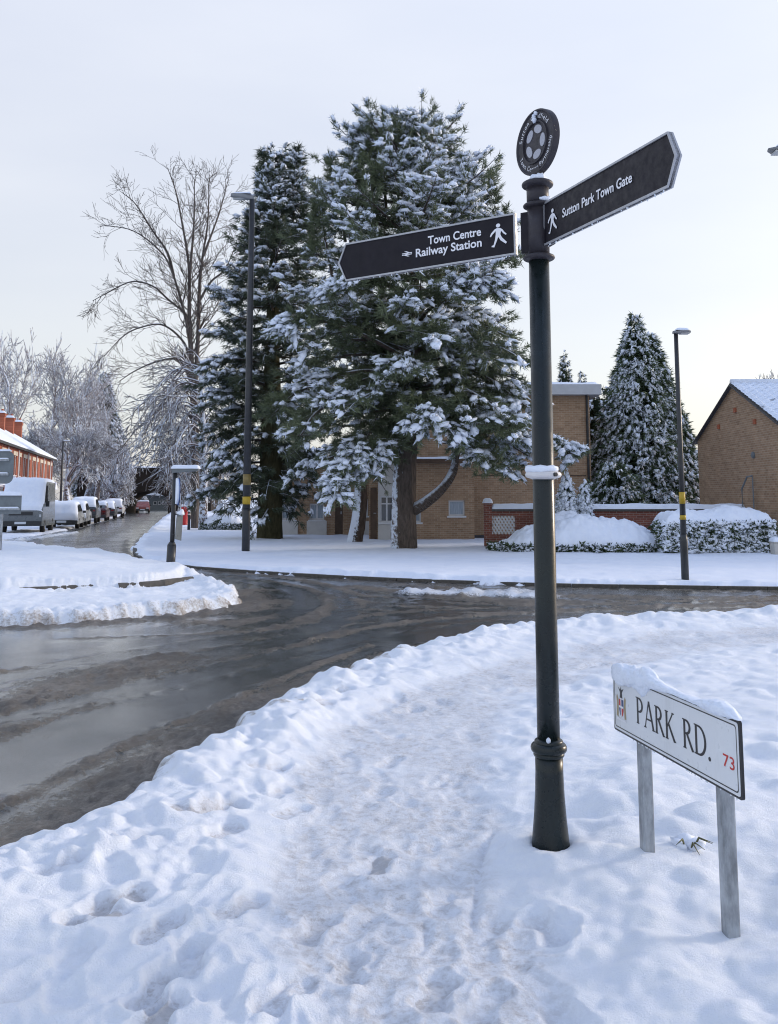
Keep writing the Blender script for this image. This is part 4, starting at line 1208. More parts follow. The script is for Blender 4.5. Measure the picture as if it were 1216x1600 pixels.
def pine(name, label, base, H, left, right, n_limbs, seed, z0, m_leaf, m_bark, trunk_r, snow=0.8, tuft=1.0, blade=(26, 0.30, 0.022, 0.75, 0.1), rise=(0.25, -0.35), group=None, twig_gap=0.42, lump=1.0, extra=None, tops=None, depth=0.9, cat='tree', lean=0.0, trunk_pts=None, density=1.0, tpow=0.92):
    """conifer with real limbs: envelope tables give reach to the left and right against height"""
    rng = np.random.default_rng(seed)
    bx_, by_ = base
    root = thing(name, label, cat, (bx_, by_, 0), 0, group)
    tp = trunk_pts or [(bx_, by_, -0.15), (bx_ + 0.02, by_, H * 0.25), (bx_ + lean * 0.5, by_, H * 0.6), (bx_ + lean, by_, H * 0.97)]
    trunk_part(root, tp, [trunk_r * 1.25, trunk_r, trunk_r * 0.55, 0.03], m_bark)
    tz = [p[2] for p in tp]; tx_ = [p[0] for p in tp]; ty_ = [p[1] for p in tp]
    S0, S1, Q0, Q1 = [], [], [], []
    pos, dr = [], []
    def curve(a, c, b, k):
        t = np.linspace(0, 1, k)[:, None]
        return (1 - t) ** 2 * a + 2 * t * (1 - t) * c + t * t * b
    limbs = []
    ga = 2.399963
    for i in range(n_limbs):
        fz = (i + 0.5) / n_limbs
        zl = z0 + (H - z0) * (fz ** tpow)
        limbs.append((zl, i * ga + rng.normal(0, 0.25), 1.0))
    for zl, az, sc in limbs:
        fz = (zl - z0) / (H - z0)
        rs = rise[1] + (rise[0] - rise[1]) * fz
        ca, sa = math.cos(az), math.sin(az)
        wr = (1 + ca) / 2
        zend = zl
        for _ in range(3):
            Rr = ivals(zend, left) * (1 - wr) + ivals(zend, right) * wr
            Rr *= (1 - (1 - depth) * abs(sa))
            zend = zl + rs * Rr
        Rr *= rng.uniform(0.72, 1.04) * sc
        a = np.array([np.interp(zl, tz, tx_), np.interp(zl, tz, ty_), zl])
        b = np.array([bx_ + ca * Rr, by_ + sa * Rr, min(zend + rng.normal(0, 0.15), H * 1.02)])
        c = (a + b) / 2 + np.array([0, 0, (0.22 if rs < 0 else -0.10) * Rr]) + rng.normal(0, 0.12, 3)
        limbs_pts = curve(a, c, b, 9)
        rad = np.linspace(0.035 + 0.014 * Rr, 0.012, 9)
        S0 += list(limbs_pts[:-1]); S1 += list(limbs_pts[1:]); Q0 += list(rad[:-1]); Q1 += list(rad[1:])
        Lm = np.linalg.norm(b - a)
        nt = max(3, int(Lm / twig_gap * density))
        for t in np.linspace(0.25 if Lm > 1.5 else 0.1, 1.0, nt):
            p = (1 - t) ** 2 * a + 2 * t * (1 - t) * c + t * t * b
            tg = 2 * (1 - t) * (c - a) + 2 * t * (b - c); tg /= np.linalg.norm(tg) + 1e-9
            for side in ((-1, 1) if t < 0.97 else (0,)):
                lat = np.array([-tg[1], tg[0], 0]) * side
                tl = (0.35 + 0.75 * (1 - t) * min(1, Lm / 3) + rng.uniform(0, 0.35)) * min(1.0, 0.45 + Lm / 4)
                dd = tg * rng.uniform(0.4, 1.0) + lat * rng.uniform(0.5, 1.1) + np.array([0, 0, rng.normal(0.02 + 0.12 * max(rs, 0), 0.16)])
                dd /= np.linalg.norm(dd) + 1e-9
                e = p + dd * tl
                S0.append(p); S1.append(e); Q0.append(0.014); Q1.append(0.006)
                k = max(1, int(round(tl / 0.30)))
                for q in range(k):
                    u_ = (q + rng.uniform(0.6, 1.0)) / k
                    pos.append(p + dd * tl * u_ + rng.normal(0, 0.05, 3)); dr.append(dd + np.array([0, 0, 0.25]))
    if tops:                                 # extra leaders
        for (ox, oy, zb_, zt_, r_) in tops:
            k = int((zt_ - zb_) / 0.16)
            for q in range(k):
                t = (q + rng.random()) / k
                for _ in range(4):
                    aa = rng.uniform(0, 6.28); rr_ = r_ * (1 - t) ** 0.7 * rng.uniform(0.3, 1.0) + 0.04
                    pos.append(np.array([bx_ + ox + rr_ * math.cos(aa), by_ + oy + rr_ * math.sin(aa), zb_ + (zt_ - zb_) * t]))
                    dr.append(np.array([math.cos(aa) * 0.7, math.sin(aa) * 0.7, 0.8]))
            S0.append(np.array([bx_ + ox * 0.8, by_ + oy * 0.8, zb_ - 1.0])); S1.append(np.array([bx_ + ox, by_ + oy, zt_])); Q0.append(0.06); Q1.append(0.015)
    if extra:                                # hand-placed limbs: list of points, reach of side twigs
        for pts, r0_, r1_, tw in extra:
            L_ = smooth_line(pts, 6)
            rad = np.linspace(r0_, r1_, len(L_))
            for k in range(len(L_) - 1):
                S0.append(np.array(L_[k])); S1.append(np.array(L_[k + 1])); Q0.append(rad[k]); Q1.append(rad[k + 1])
            if tw > 0:
                for k in range(len(L_) // 3, len(L_)):
                    p = np.array(L_[k]); tg = np.array(L_[k]) - np.array(L_[k - 1]); tg /= np.linalg.norm(tg) + 1e-9
                    for _ in range(5):
                        dd = tg * 0.6 + rng.normal(0, 0.6, 3); dd[2] = dd[2] * 0.35; dd /= np.linalg.norm(dd)
                        tl = tw * rng.uniform(0.4, 1.0)
                        S0.append(p); S1.append(p + dd * tl); Q0.append(0.012); Q1.append(0.005)
                        for u_ in (0.5, 1.0):
                            pos.append(p + dd * tl * u_); dr.append(dd + np.array([0, 0, 0.2]))
    S0, S1, Q0, Q1 = np.array(S0), np.array(S1), np.array(Q0), np.array(Q1)
    thick = Q0 > 0.02
    v, f = merge([segs_mesh(S0[thick], S1[thick], Q0[thick], Q1[thick], 6), segs_mesh(S0[~thick], S1[~thick], Q0[~thick], Q1[~thick], 4)])
    arr_mesh('limbs', v, f, M_BARK, root, True, True, kind='stuff')
    pos, dr = np.array(pos), np.array(dr)
    size = rng.uniform(0.75, 1.25, len(pos)) * tuft
    v, f = scatter_blades(pos, dr, size, rng, *blade)
    arr_mesh('crown', v, f, m_leaf, root, False, True, kind='stuff')
    outer = np.hypot(pos[:, 0] - bx_, pos[:, 1] - by_) / (1e-3 + np.maximum(ivals(pos[:, 2], left), ivals(pos[:, 2], right)))
    nz01 = fbm(pos[:, 0] + pos[:, 2] * 0.35, pos[:, 1] * 0.6 + pos[:, 2] * 1.2, 1.15, 2, seed) * 0.5 + 0.5
    hi = np.clip((pos[:, 2] / H - 0.25) / 0.6, 0, 1)
    pr = snow * (0.10 + 0.95 * sstep(0.49 - 0.08 * hi, 0.62 - 0.08 * hi, nz01)) * sstep(0.15, 0.75, outer + 0.25 * hi)
    on = rng.random(len(pos)) < pr
    ps = pos[on].copy(); ds = dr[on]; sz_ = size[on]
    ps[:, 2] += 0.06 * sz_ * lump
    ps += ds / np.linalg.norm(ds, axis=1, keepdims=True) * 0.06
    k = len(ps)
    ps2 = ps + rng.normal(0, 0.11, ps.shape) * np.array([1, 1, 0.5]); pick = rng.random(k) < 0.7
    ps = np.concatenate([ps, ps2[pick]]); ds = np.concatenate([ds, ds[pick]]); sz_ = np.concatenate([sz_, sz_[pick] * 0.7]); k = len(ps)
    ds = ds.copy(); ds[:, 2] -= 0.45
    v, f = scatter_lumps(ps, ds, sz_ * rng.uniform(0.08, 0.25, k) * lump, sz_ * rng.uniform(0.06, 0.14, k) * lump, sz_ * rng.uniform(0.045, 0.085, k) * lump, rng, 0.9)
    v2, f2 = scatter_blades(ps, ds, sz_, rng, 9, 0.17 * lump, 0.024, 1.0, 0.25)
    v, f = merge([(v, f), (v2, f2)])
    arr_mesh('snow_on_crown', v, f, M_SNOWF, root, True, True, kind='stuff')
    return root

# ---- the big snow-laden pine
tx, ty = G(632, 858)
def PT(px, py, dY=0.0):
    p = D(px, py, ty + dY); return (p.x, p.y, p.z)
Lp = [(1.6, 1.2), (2.2, 2.5), (3.4, 3.5), (5.3, 4.0), (7.4, 3.9), (9.4, 3.8), (11.4, 3.4), (12.9, 2.8), (13.6, 1.9), (14.4, 0.5), (15.2, 0.1)]
Rp = [(1.6, 1.4), (2.2, 2.6), (3.2, 5.3), (5.3, 5.2), (7.4, 4.9), (9.4, 4.2), (11.4, 3.8), (12.9, 3.1), (13.6, 2.2), (14.4, 0.7), (15.2, 0.1)]
hook = ([PT(646, 797), PT(668, 783, -0.3), PT(692, 762, -0.5), PT(708, 736, -0.4), PT(716, 700, -0.2), PT(738, 640, 0)], 0.21, 0.09, 0.0)
sweep = [([PT(640, 620, -0.5), PT(570, 610, -1.6), PT(500, 640, -2.4), PT(470, 680, -2.8)], 0.09, 0.03, 0.75),
         ([PT(638, 690, -0.3), PT(580, 690, -1.5), PT(545, 730, -2.4), PT(525, 775, -2.9)], 0.08, 0.03, 0.7),
         ([PT(640, 670, -0.6), PT(690, 640, -2.0), PT(740, 660, -2.8), PT(800, 668, -3.2)], 0.08, 0.03, 0.8),
         ([PT(636, 560, -0.6), PT(560, 520, -1.8), PT(490, 500, -2.4), PT(450, 520, -2.7)], 0.08, 0.03, 0.7),
         ([PT(640, 590, 0), PT(560, 580, -0.8), PT(470, 610, -1.0), PT(430, 645, -1.0)], 0.09, 0.03, 0.75),
         ([PT(700, 700, 0.2), PT(780, 690, 0.1), PT(850, 690, 0), PT(896, 712, 0)], 0.09, 0.03, 0.7),
         ([PT(645, 480, -0.5), PT(600, 440, -1.8), PT(560, 440, -2.4), PT(530, 455, -2.7)], 0.07, 0.03, 0.7),
         ([PT(650, 480, -0.5), PT(690, 450, -1.8), PT(740, 440, -2.4), PT(770, 455, -2.7)], 0.07, 0.03, 0.7),
         ([PT(640, 700, -0.4), PT(605, 700, -1.6), PT(572, 740, -2.2)], 0.06, 0.02, 0.5),
         ([PT(640, 650, -0.4), PT(646, 645, -1.8), PT(650, 672, -2.8)], 0.06, 0.02, 0.7),
         ([PT(645, 640, -0.4), PT(660, 625, -2.0), PT(672, 650, -3.2)], 0.07, 0.02, 0.9),
         ([PT(648, 590, -0.4), PT(640, 570, -2.0), PT(625, 590, -3.3)], 0.07, 0.02, 0.9),
         ([PT(650, 540, -0.4), PT(665, 515, -2.0), PT(680, 535, -3.2)], 0.07, 0.02, 0.9),
         ([PT(648, 500, -0.4), PT(640, 470, -1.8), PT(630, 480, -3.0)], 0.07, 0.02, 0.9),
         ([PT(690, 690, -0.2), PT(730, 700, -1.2), PT(770, 730, -1.8)], 0.06, 0.02, 0.8),
         ([PT(700, 670, -0.2), PT(760, 650, -1.2), PT(820, 690, -1.6)], 0.06, 0.02, 0.8)]
rgp = np.random.default_rng(31)
for k in range(22):
    ya_ = 500 + k * 8.5; ex_ = rgp.uniform(690, 850) if k % 3 else rgp.uniform(560, 640); ey_ = min(ya_ + rgp.uniform(15, 70), 735); dz_ = rgp.uniform(-3.0, 1.2)
    sweep.append(([PT(652, ya_, -0.1), PT(652 + (ex_ - 652) * 0.5, ya_ - 6, dz_ * 0.6), PT(ex_, ey_, dz_)], 0.06, 0.02, 0.75))
pine('pine_tree', 'largest tree, broad snow laden pine behind the fingerpost', (tx, ty), 14.3, Lp, Rp, 112, 11, 3.7, M_NEEDLE, M_BARK, 0.345,
     snow=1.0, tuft=1.0, blade=(42, 0.22, 0.013, 1.0, 0.10), rise=(0.50, -0.28), extra=[hook] + sweep, lump=1.12, lean=0.35, twig_gap=0.36, tpow=0.82,
     tops=[(0.35, 0, 13.0, 14.75, 0.40), (-0.75, 0.1, 12.4, 14.2, 0.38), (1.25, -0.1, 12.4, 14.1, 0.38), (-1.7, 0, 12.0, 13.8, 0.36), (2.1, 0.3, 11.4, 13.4, 0.36), (-2.45, 0, 11.2, 13.1, 0.36), (3.0, 0, 10.6, 12.6, 0.36), (-0.2, 1.0, 12.4, 14.2, 0.36),
           (0.8, -0.9, 11.6, 13.7, 0.36), (-1.2, -0.9, 11.4, 13.4, 0.36), (1.9, -1.0, 10.8, 12.8, 0.36), (-2.1, -0.8, 10.4, 12.4, 0.36), (-2.9, -0.3, 9.6, 11.6, 0.34), (3.4, -0.4, 9.2, 11.2, 0.34), (0.0, -1.2, 11.0, 13.0, 0.36)],
     trunk_pts=[(tx, ty, -0.15), (tx - 0.02, ty, 1.6), (tx + 0.12, ty, 3.6), (tx + 0.5, ty, 7), (tx + 0.25, ty, 10), (tx + 0.35, ty, 13.6)])
# ---- smaller pine to its left, snow plastered trunk
sx_, sy_ = G(553, 848)
Ls = [(1.0, 1.2), (2.6, 2.3), (4.5, 2.3), (7, 1.9), (9, 1.4), (10.4, 0.2)]
Rs = [(1.0, 1.0), (2.6, 1.6), (4.5, 1.9), (7, 1.6), (9, 1.0), (10.4, 0.2)]
pine('pine_tree', 'smaller pine with leaning snow plastered trunk, left of the largest pine', (sx_, sy_), 10.0, Ls, Rs, 46, 23, 2.6, M_NEEDLE, M_BARK2, 0.24,
     snow=1.0, tuft=1.0, blade=(34, 0.23, 0.016, 0.95, 0.15), rise=(0.2, -0.5), lump=1.22,
     trunk_pts=[(sx_, sy_, -0.15), (sx_ + 0.25, sy_, 1.6), (sx_ + 0.15, sy_, 4), (sx_ - 0.1, sy_, 9.6)])
# ---- tall dark cypress
cx_, cy_ = G(421, 843)
Lc = [(0.6, 1.9), (1.6, 3.0), (3.5, 3.5), (6.0, 3.3), (9.0, 2.6), (11.0, 2.1), (13.3, 1.5), (14.6, 0.7), (16.3, 0.2)]
Rc = [(0.9, 1.2), (2.0, 2.1), (3.5, 2.3), (6.0, 2.5), (9.0, 2.5), (11.0, 2.4), (13.3, 2.2), (14.6, 1.4), (16.3, 0.5)]
pine('cypress_tree', 'tall dark cypress behind the tall left lamp post', (cx_, cy_), 16.0, Lc, Rc, 150, 37, 1.0, M_NEEDLED, M_BARKD, 0.42,
     snow=0.95, tuft=1.05, blade=(38, 0.26, 0.017, 0.95, 0.75), rise=(0.35, -0.30), lump=1.05, twig_gap=0.36, depth=0.85,
     tops=[(-0.45, 0, 13.5, 16.2, 0.55), (0.9, 0.1, 13.0, 16.3, 0.6), (1.75, 0, 12.0, 14.9, 0.5), (-1.0, 0.4, 12.0, 14.0, 0.5), (0.2, -0.5, 12.0, 14.6, 0.5)])

def cone_conifer(name, label, base, H, rad, seed, n_s, m_leaf, snow=0.7, spray=1.0, group=None, tops=None, zb=0.0, core=0.72, pw=0.8, lump=1.0):
    """dense narrow conifer: sprays over the whole surface, shaded core, snow on spray tips"""
    rng = np.random.default_rng(seed)
    bx_, by_ = base
    root = thing(name, label, 'tree', (bx_, by_, zb), 0, group)
    mb = MB(); mb.tube([(bx_, by_, zb - 0.1), (bx_, by_, zb + H * 0.5), (bx_, by_, zb + H * 0.9)], [rad * 0.09, rad * 0.05, 0.02], 8); mb.build('trunk', M_BARKD, root, True, world=True)
    def R_(t): return rad * np.minimum(1.0, (np.clip(1 - t, 0, 1) ** pw) * 1.18) * np.minimum(1, 0.72 + t * 2.5)
    t = 1 - np.sqrt(rng.random(n_s)); t = np.clip(t, 0.0, 0.995)
    az = rng.uniform(0, 2 * math.pi, n_s)
    rr = R_(t) * (0.80 + 0.26 * rng.random(n_s)) * (1 + 0.16 * fbm(az * 1.6, t * H * 0.8, 0.8, 3, seed))
    pos = np.stack([bx_ + rr * np.cos(az), by_ + rr * np.sin(az), zb + 0.08 * H * 0.3 + t * H], 1)
    d = np.stack([np.cos(az), np.sin(az), np.full(n_s, 0.45)], 1)
    ins = rng.random(n_s) < 0.3                       # fill inside the outer shell
    pos[ins, 0] = bx_ + (pos[ins, 0] - bx_) * 0.78; pos[ins, 1] = by_ + (pos[ins, 1] - by_) * 0.78
    size = rng.uniform(0.7, 1.25, n_s) * spray
    v, f = scatter_blades(pos, d, size, rng, 18, 0.25, 0.030, 0.7, 0.5)
    arr_mesh('crown', v, f, m_leaf, root, False, True, kind='stuff')
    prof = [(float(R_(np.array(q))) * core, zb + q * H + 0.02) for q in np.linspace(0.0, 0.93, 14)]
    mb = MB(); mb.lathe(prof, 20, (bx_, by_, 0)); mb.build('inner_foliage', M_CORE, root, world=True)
    on = (rng.random(n_s) < snow * (0.5 + 0.8 * (fbm(pos[:, 0] * 1.3, pos[:, 2], 0.7, 2, seed + 5) * 0.5 + 0.5))) & ~ins
    k = on.sum(); ps = pos[on] + d[on] * 0.10 * spray; ps[:, 2] += 0.02
    ds = d[on].copy(); ds[:, 2] = -0.9
    v, f = scatter_lumps(ps, ds, size[on] * rng.uniform(0.07, 0.16, k) * lump, size[on] * rng.uniform(0.05, 0.11, k) * lump, size[on] * rng.uniform(0.03, 0.065, k) * lump, rng, 1.6)
    v2, f2 = scatter_blades(ps, ds, size[on], rng, 6, 0.17 * lump, 0.030, 0.8, 0.3)
    v, f = merge([(v, f), (v2, f2)])
    arr_mesh('snow_on_crown', v, f, M_SNOWF, root, True, True, kind='stuff')
    return root

YL = 40.0
cone_conifer('conifer_tree', 'tallest pointed conifer behind the garden wall', (XB(1000, YL), YL), ZB(497, YL), 2.15, 101, 6000, M_NEEDLEL, 0.78, 1.0, 'conifers behind the garden wall', lump=1.2, pw=0.95)
cone_conifer('conifer_tree', 'slightly lower pointed conifer right of the tallest behind the garden wall', (XB(1030, YL), YL + 0.3), ZB(527, YL), 2.05, 102, 5200, M_NEEDLEL, 0.78, 1.0, 'conifers behind the garden wall', lump=1.2, pw=0.95)
cone_conifer('conifer_tree', 'low dark conifer filling the gap between brick block and pointed conifers', (XB(944, 44), 44), ZB(610, 44), 1.45, 103, 2600, M_NEEDLED, 1.0, 1.1, 'conifers behind the garden wall', pw=0.45)
cone_conifer('conifer_tree', 'squat snowy conifer beside the foot of the tallest conifer', (XB(962, 37.5), 37.5), ZB(725, 37.5), 1.1, 108, 900, M_NEEDLEL, 0.9, 1.1, 'conifers behind the garden wall', pw=0.5)
cone_conifer('conifer_tree', 'far conifer tip above the block roof, just right of the fingerpost', (XB(887, 72), 72), ZB(551, 72), 1.15, 104, 2200, M_NEEDLED, 1.0, 1.0, 'far conifers over the flat roof')
cone_conifer('conifer_tree', 'smallest far conifer tip just above the block roof edge', (XB(915, 75), 75), ZB(582, 75), 1.1, 105, 2000, M_NEEDLED, 1.0, 1.0, 'far conifers over the flat roof')
cone_conifer('small_conifer', 'taller small snowy conifer in the mound of shrubs', (XB(885, 30.6), 30.6), ZB(741, 30.6), 0.40, 106, 700, M_NEEDLEL, 1.6, 0.5, 'small conifers in the shrub mound', lump=1.9)
cone_conifer('small_conifer', 'shorter small snowy conifer right of the taller one in the shrub mound', (XB(912, 30.6), 30.6), ZB(754, 30.6), 0.30, 107, 520, M_NEEDLEL, 1.6, 0.45, 'small conifers in the shrub mound', lump=1.9)

# ---- bare trees
def bare_tree(name, label, base, H, seed, spread=0.6, levels=5, m_=None, r0=0.3, fork=0.35, group=None, twig_r=0.012, kids=(3, 4), up=0.25, fat=1.0, trunk_frac=0.3, lean=(0, 0), bias=None, droop=0.0, wob=0.16, stems=1, guides=None, gap_=0.55):
    rng = np.random.default_rng(seed)
    bx_, by_ = base
    S0, S1, Q0, Q1, LV = [], [], [], [], []
    stack = []
    for s_ in range(stems):
        d0 = np.array([lean[0] + (rng.normal(0, 0.25) if stems > 1 else 0), lean[1] + (rng.normal(0, 0.2) if stems > 1 else 0), 1.0])
        stack.append((np.array([bx_, by_, -0.1]), d0, H * trunk_frac * rng.uniform(0.85, 1.1), r0, 0))
    ratio = 0.70
    if guides:
        stack = []
        for pts_, ra_, rb_, cl_ in guides:
            Lp_ = [np.array(q_) for q_ in smooth_line(pts_, 5)]
            rad_ = np.linspace(ra_, rb_, len(Lp_))
            for q_ in range(len(Lp_) - 1):
                a_, b_ = Lp_[q_], Lp_[q_ + 1]
                S0.append(a_); S1.append(b_); Q0.append(rad_[q_]); Q1.append(rad_[q_ + 1]); LV.append(0 if ra_ > 0.2 else 1)
                if q_ < len(Lp_) * 0.18: continue
                dd_ = (b_ - a_) / (np.linalg.norm(b_ - a_) + 1e-9)
                for _ in range(max(1, int(round(np.linalg.norm(b_ - a_) / gap_)))):
                    sd_ = rng.normal(size=3); sd_ -= dd_ * sd_.dot(dd_); sd_ /= np.linalg.norm(sd_)
                    t_ = q_ / len(Lp_)
                    stack.append((a_ + (b_ - a_) * rng.random(), dd_ + sd_ * spread * rng.uniform(0.6, 1.5), cl_ * (1.15 - 0.5 * t_) * rng.uniform(0.6, 1.2), max(rad_[q_] * 0.42, twig_r * 1.5), levels - 2))
    while stack:
        p, d, L, r, lv = stack.pop()
        d = d / np.linalg.norm(d)
        nseg = 5 if lv == 0 else (4 if lv < levels - 1 else (3 if lv < levels else 2))
        rad = np.linspace(r, r * (0.72 if lv == 0 else 0.45), nseg + 1)
        pts = [p]
        for k in range(nseg):
            d = d + rng.normal(0, wob * (0.4 if lv == 0 else 1), 3) + np.array([0, 0, up * (0.35 if lv < 2 else 0.2) - droop * lv * 0.06])
            if bias is not None and lv > 0: d = d + np.array([bias[0], bias[1], 0]) * 0.1
            d /= np.linalg.norm(d)
            pts.append(pts[-1] + d * L / nseg)
        for k in range(nseg):
            S0.append(pts[k]); S1.append(pts[k + 1]); Q0.append(max(rad[k], twig_r)); Q1.append(max(rad[k + 1], twig_r * 0.6)); LV.append(lv)
        if lv < levels:
            nk = rng.integers(kids[0], kids[1] + 1)
            for c in range(nk):
                t = rng.uniform(0.35 if lv else 0.45, 1.0) if c else 1.0
                i = min(int(t * nseg), nseg - 1); q = pts[i] + (pts[i + 1] - pts[i]) * (t * nseg - i)
                dd = (pts[i + 1] - pts[i]) / (L / nseg)
                side = rng.normal(size=3); side -= dd * side.dot(dd); side /= np.linalg.norm(side)
                nd = dd * (1 if c else 1.4) + side * spread * rng.uniform(0.6, 1.4) * (1.0 if c else 0.5)
                stack.append((q, nd, L * ratio * rng.uniform(0.75, 1.2), r * rng.uniform(0.45, 0.65) * (1.15 if c == 0 else 1), lv + 1))
    S0, S1, Q0, Q1, LV = map(np.array, (S0, S1, Q0, Q1, LV))
    top = S1[:, 2].max(); k = H / top
    if not guides:
        for A in (S0, S1): A[:, 2] *= k
    root = thing(name, label, 'tree', (bx_, by_, 0), 0, group)
    for nm, sel, sd_, in (('trunk', LV == 0, 8), ('branches', (LV > 0) & (LV <= 2), 6), ('twigs', LV > 2, 3)):
        if not sel.any(): continue
        v, f = segs_mesh(S0[sel], S1[sel], Q0[sel] * fat, Q1[sel] * fat, sd_)
        arr_mesh(nm, v, f, m_ or M_TWIG, root, sd_ > 4, True, kind='stuff' if nm != 'trunk' else None)
    return root

YT = 52.0
def TG(dys, *pts):
    return [tuple(D(px, py, YT + dys[0] + (dys[1] - dys[0]) * i / (len(pts) - 1))) for i, (px, py) in enumerate(pts)]
x_, y_ = XB(306, YT), YT
gd = [([(x_, y_, -0.2)] + TG((0, 0), (305, 740), (303, 640), (299, 560), (296, 490), (297, 430), (303, 352), (304, 280)), 0.235, 0.02, 1.5),
      (TG((0, 0.6), (304, 620), (309, 540), (312, 450), (317, 400), (325, 345), (327, 272)), 0.14, 0.02, 1.5),
      (TG((0, -0.8), (299, 545), (290, 497), (271, 430), (252, 394), (209, 361), (163, 352)), 0.095, 0.018, 1.35),
      (TG((0, 0.9), (298, 530), (291, 493), (262, 467), (239, 447), (206, 440), (169, 457), (145, 470)), 0.09, 0.018, 1.3),
      (TG((0, -1.2), (300, 575), (288, 536), (258, 509), (229, 509), (196, 523), (163, 556)), 0.085, 0.018, 1.3),
      (TG((0, 1.2), (302, 630), (296, 592), (278, 562), (245, 565), (212, 579), (186, 596)), 0.10, 0.02, 1.25),
      (TG((0, 0.5), (296, 440), (294, 404), (285, 350), (275, 300), (262, 262)), 0.09, 0.02, 1.25),
      (TG((0, -0.8), (272, 432), (262, 395), (239, 361), (212, 319), (190, 300)), 0.08, 0.02, 1.25),
      (TG((0, 0.8), (318, 400), (330, 368), (344, 329), (357, 280)), 0.08, 0.02, 1.25),
      (TG((0, -0.5), (312, 470), (330, 440), (352, 420), (370, 380)), 0.08, 0.02, 1.2),
      (TG((0, 0.4), (303, 660), (280, 630), (250, 640), (215, 670), (190, 700)), 0.08, 0.02, 1.2)]
bare_tree('bare_tree', 'tall bare tree left of the dark cypress, branches spreading left', (x_, y_), 20, 205, 0.8, 5, M_TWIG, 0.3, twig_r=0.011, kids=(3, 4), up=0.20, wob=0.16, guides=gd, gap_=0.30)
YD = 49.0
rg = np.random.default_rng(9)
x_, y_ = XB(318, YD), YD
gd = [([(x_, y_, -0.2)] + [tuple(D(px, py, YD)) for px, py in ((319, 740), (317, 660), (314, 600), (312, 560))], 0.22, 0.05, 1.2)]
for k in range(21):                       # long boughs arching over and down to the left
    py0 = 575 + k * 7.2; ex = rg.uniform(205, 255) + max(0, (k - 9)) * 3.6; ey = py0 + rg.uniform(35, 85)
    dy_ = rg.uniform(-2.2, 2.2)
    ey = min(ey, 772)
    gd.append(([tuple(D(316, py0, YD)), tuple(D(316 - (316 - ex) * 0.35, py0 - 8 + rg.uniform(-6, 6), YD + dy_ * 0.4)), tuple(D(316 - (316 - ex) * 0.7, py0 + (ey - py0) * 0.42, YD + dy_ * 0.8)), tuple(D(ex, ey, YD + dy_))], 0.05, 0.014, 1.0))
for k in range(8):
    py0 = 590 + k * 18; ex = rg.uniform(340, 380); dy_ = rg.uniform(-1, 1)
    gd.append(([tuple(D(316, py0, YD)), tuple(D(330, py0 - 6, YD + dy_)), tuple(D(ex, py0 + 40, YD + dy_))], 0.05, 0.014, 1.0))
bare_tree('drooping_tree', 'drooping tree with long snow laden boughs between the road and the cypress', (x_, y_), 9, 206, 0.75, 4, M_TWIGS, 0.22, twig_r=0.020, kids=(2, 3), up=0.0, droop=0.25, fat=1.1, guides=gd)
bare_tree('drooping_tree', 'snow laden spreading tree overhanging the right side of the far road', (XB(298, 74), 74), ZB(650, 74), 207, 0.95, 6, M_TWIGS, 0.24, twig_r=0.028, kids=(3, 4), up=0.02, trunk_frac=0.26, droop=0.12, fat=1.2, stems=2)
bare_tree('snowy_tree', 'small snow covered street tree beside the thin far lamp post', (XB(110, 84), 84), ZB(640, 84), 208, 0.75, 6, M_TWIGS, 0.2, twig_r=0.028, kids=(3, 4), up=0.12, trunk_frac=0.26, fat=1.2)
bgt = [('bare_tree', 'tall bare tree at the left edge behind the chimneys', 18, 515, 120, 0.45, M_TWIGB, 5), ('bare_tree', 'tall rounded bare tree behind the chimneys, right of the edge tree', 64, 520, 128, 0.55, M_TWIGB, 1), ('bare_tree', 'rounded bare tree behind the street tree, second from the left edge', 104, 545, 134, 0.5, M_TWIGB, 1), ('bare_tree', 'lower bare tree between the rounded crowns and the far conifer', 132, 590, 126, 0.4, M_TWIGB, 1)]
for k, (nm, lb, px, py, yy, r0, mm, st) in enumerate(bgt):
    bare_tree(nm, lb, (XB(px, yy), yy), ZB(py, yy), 215 + k, 0.95, 6, mm, r0, twig_r=0.044, kids=(3, 4), up=0.16, trunk_frac=0.24, group='bare trees behind the terrace')
bush = [(60, 640, 108, 'snow covered thicket behind the chimneys'), (150, 655, 112, 'snow covered tree right of the street tree, over the parked cars'), (178, 690, 104, 'low snow covered tree above the far parked cars'), (130, 630, 120, 'high snow covered tree behind the street tree'), (172, 690, 116, 'snow covered tree left of the bridge arch'), (30, 620, 116, 'snow covered thicket at the left edge above the terrace roofs')]
for k, (px, py, yy, lb) in enumerate(bush):
    bare_tree('snowy_tree', lb, (XB(px, yy), yy), ZB(py, yy), 230 + k, 1.05, 6, M_TWIGS if k != 3 else M_TWIGB, 0.3, twig_r=0.034, kids=(3, 4), up=0.05, trunk_frac=0.22, fat=1.25, stems=2, group='snow covered trees before the bridge')
cone_conifer('conifer_tree', 'dark far conifer rising among the snowy trees on the left', (XB(156, 140), 140), ZB(585, 140), 4.0, 241, 2600, M_NEEDLED, 1.1, 1.9, None, pw=0.75, lump=1.4)
bare_tree('bare_tree', 'bare treetop showing over the roof at the right edge', (XB(1206, 60), 60), ZB(578, 60), 250, 0.7, 6, M_TWIGB, 0.25, twig_r=0.02, kids=(3, 4))
bare_tree('snowy_tree', 'tiny snowy tree before the pale building beyond the bridge', (XB(226, 140), 140), ZB(775, 140), 251, 0.9, 5, M_TWIGS, 0.15, twig_r=0.05, kids=(3, 4), fat=1.3)

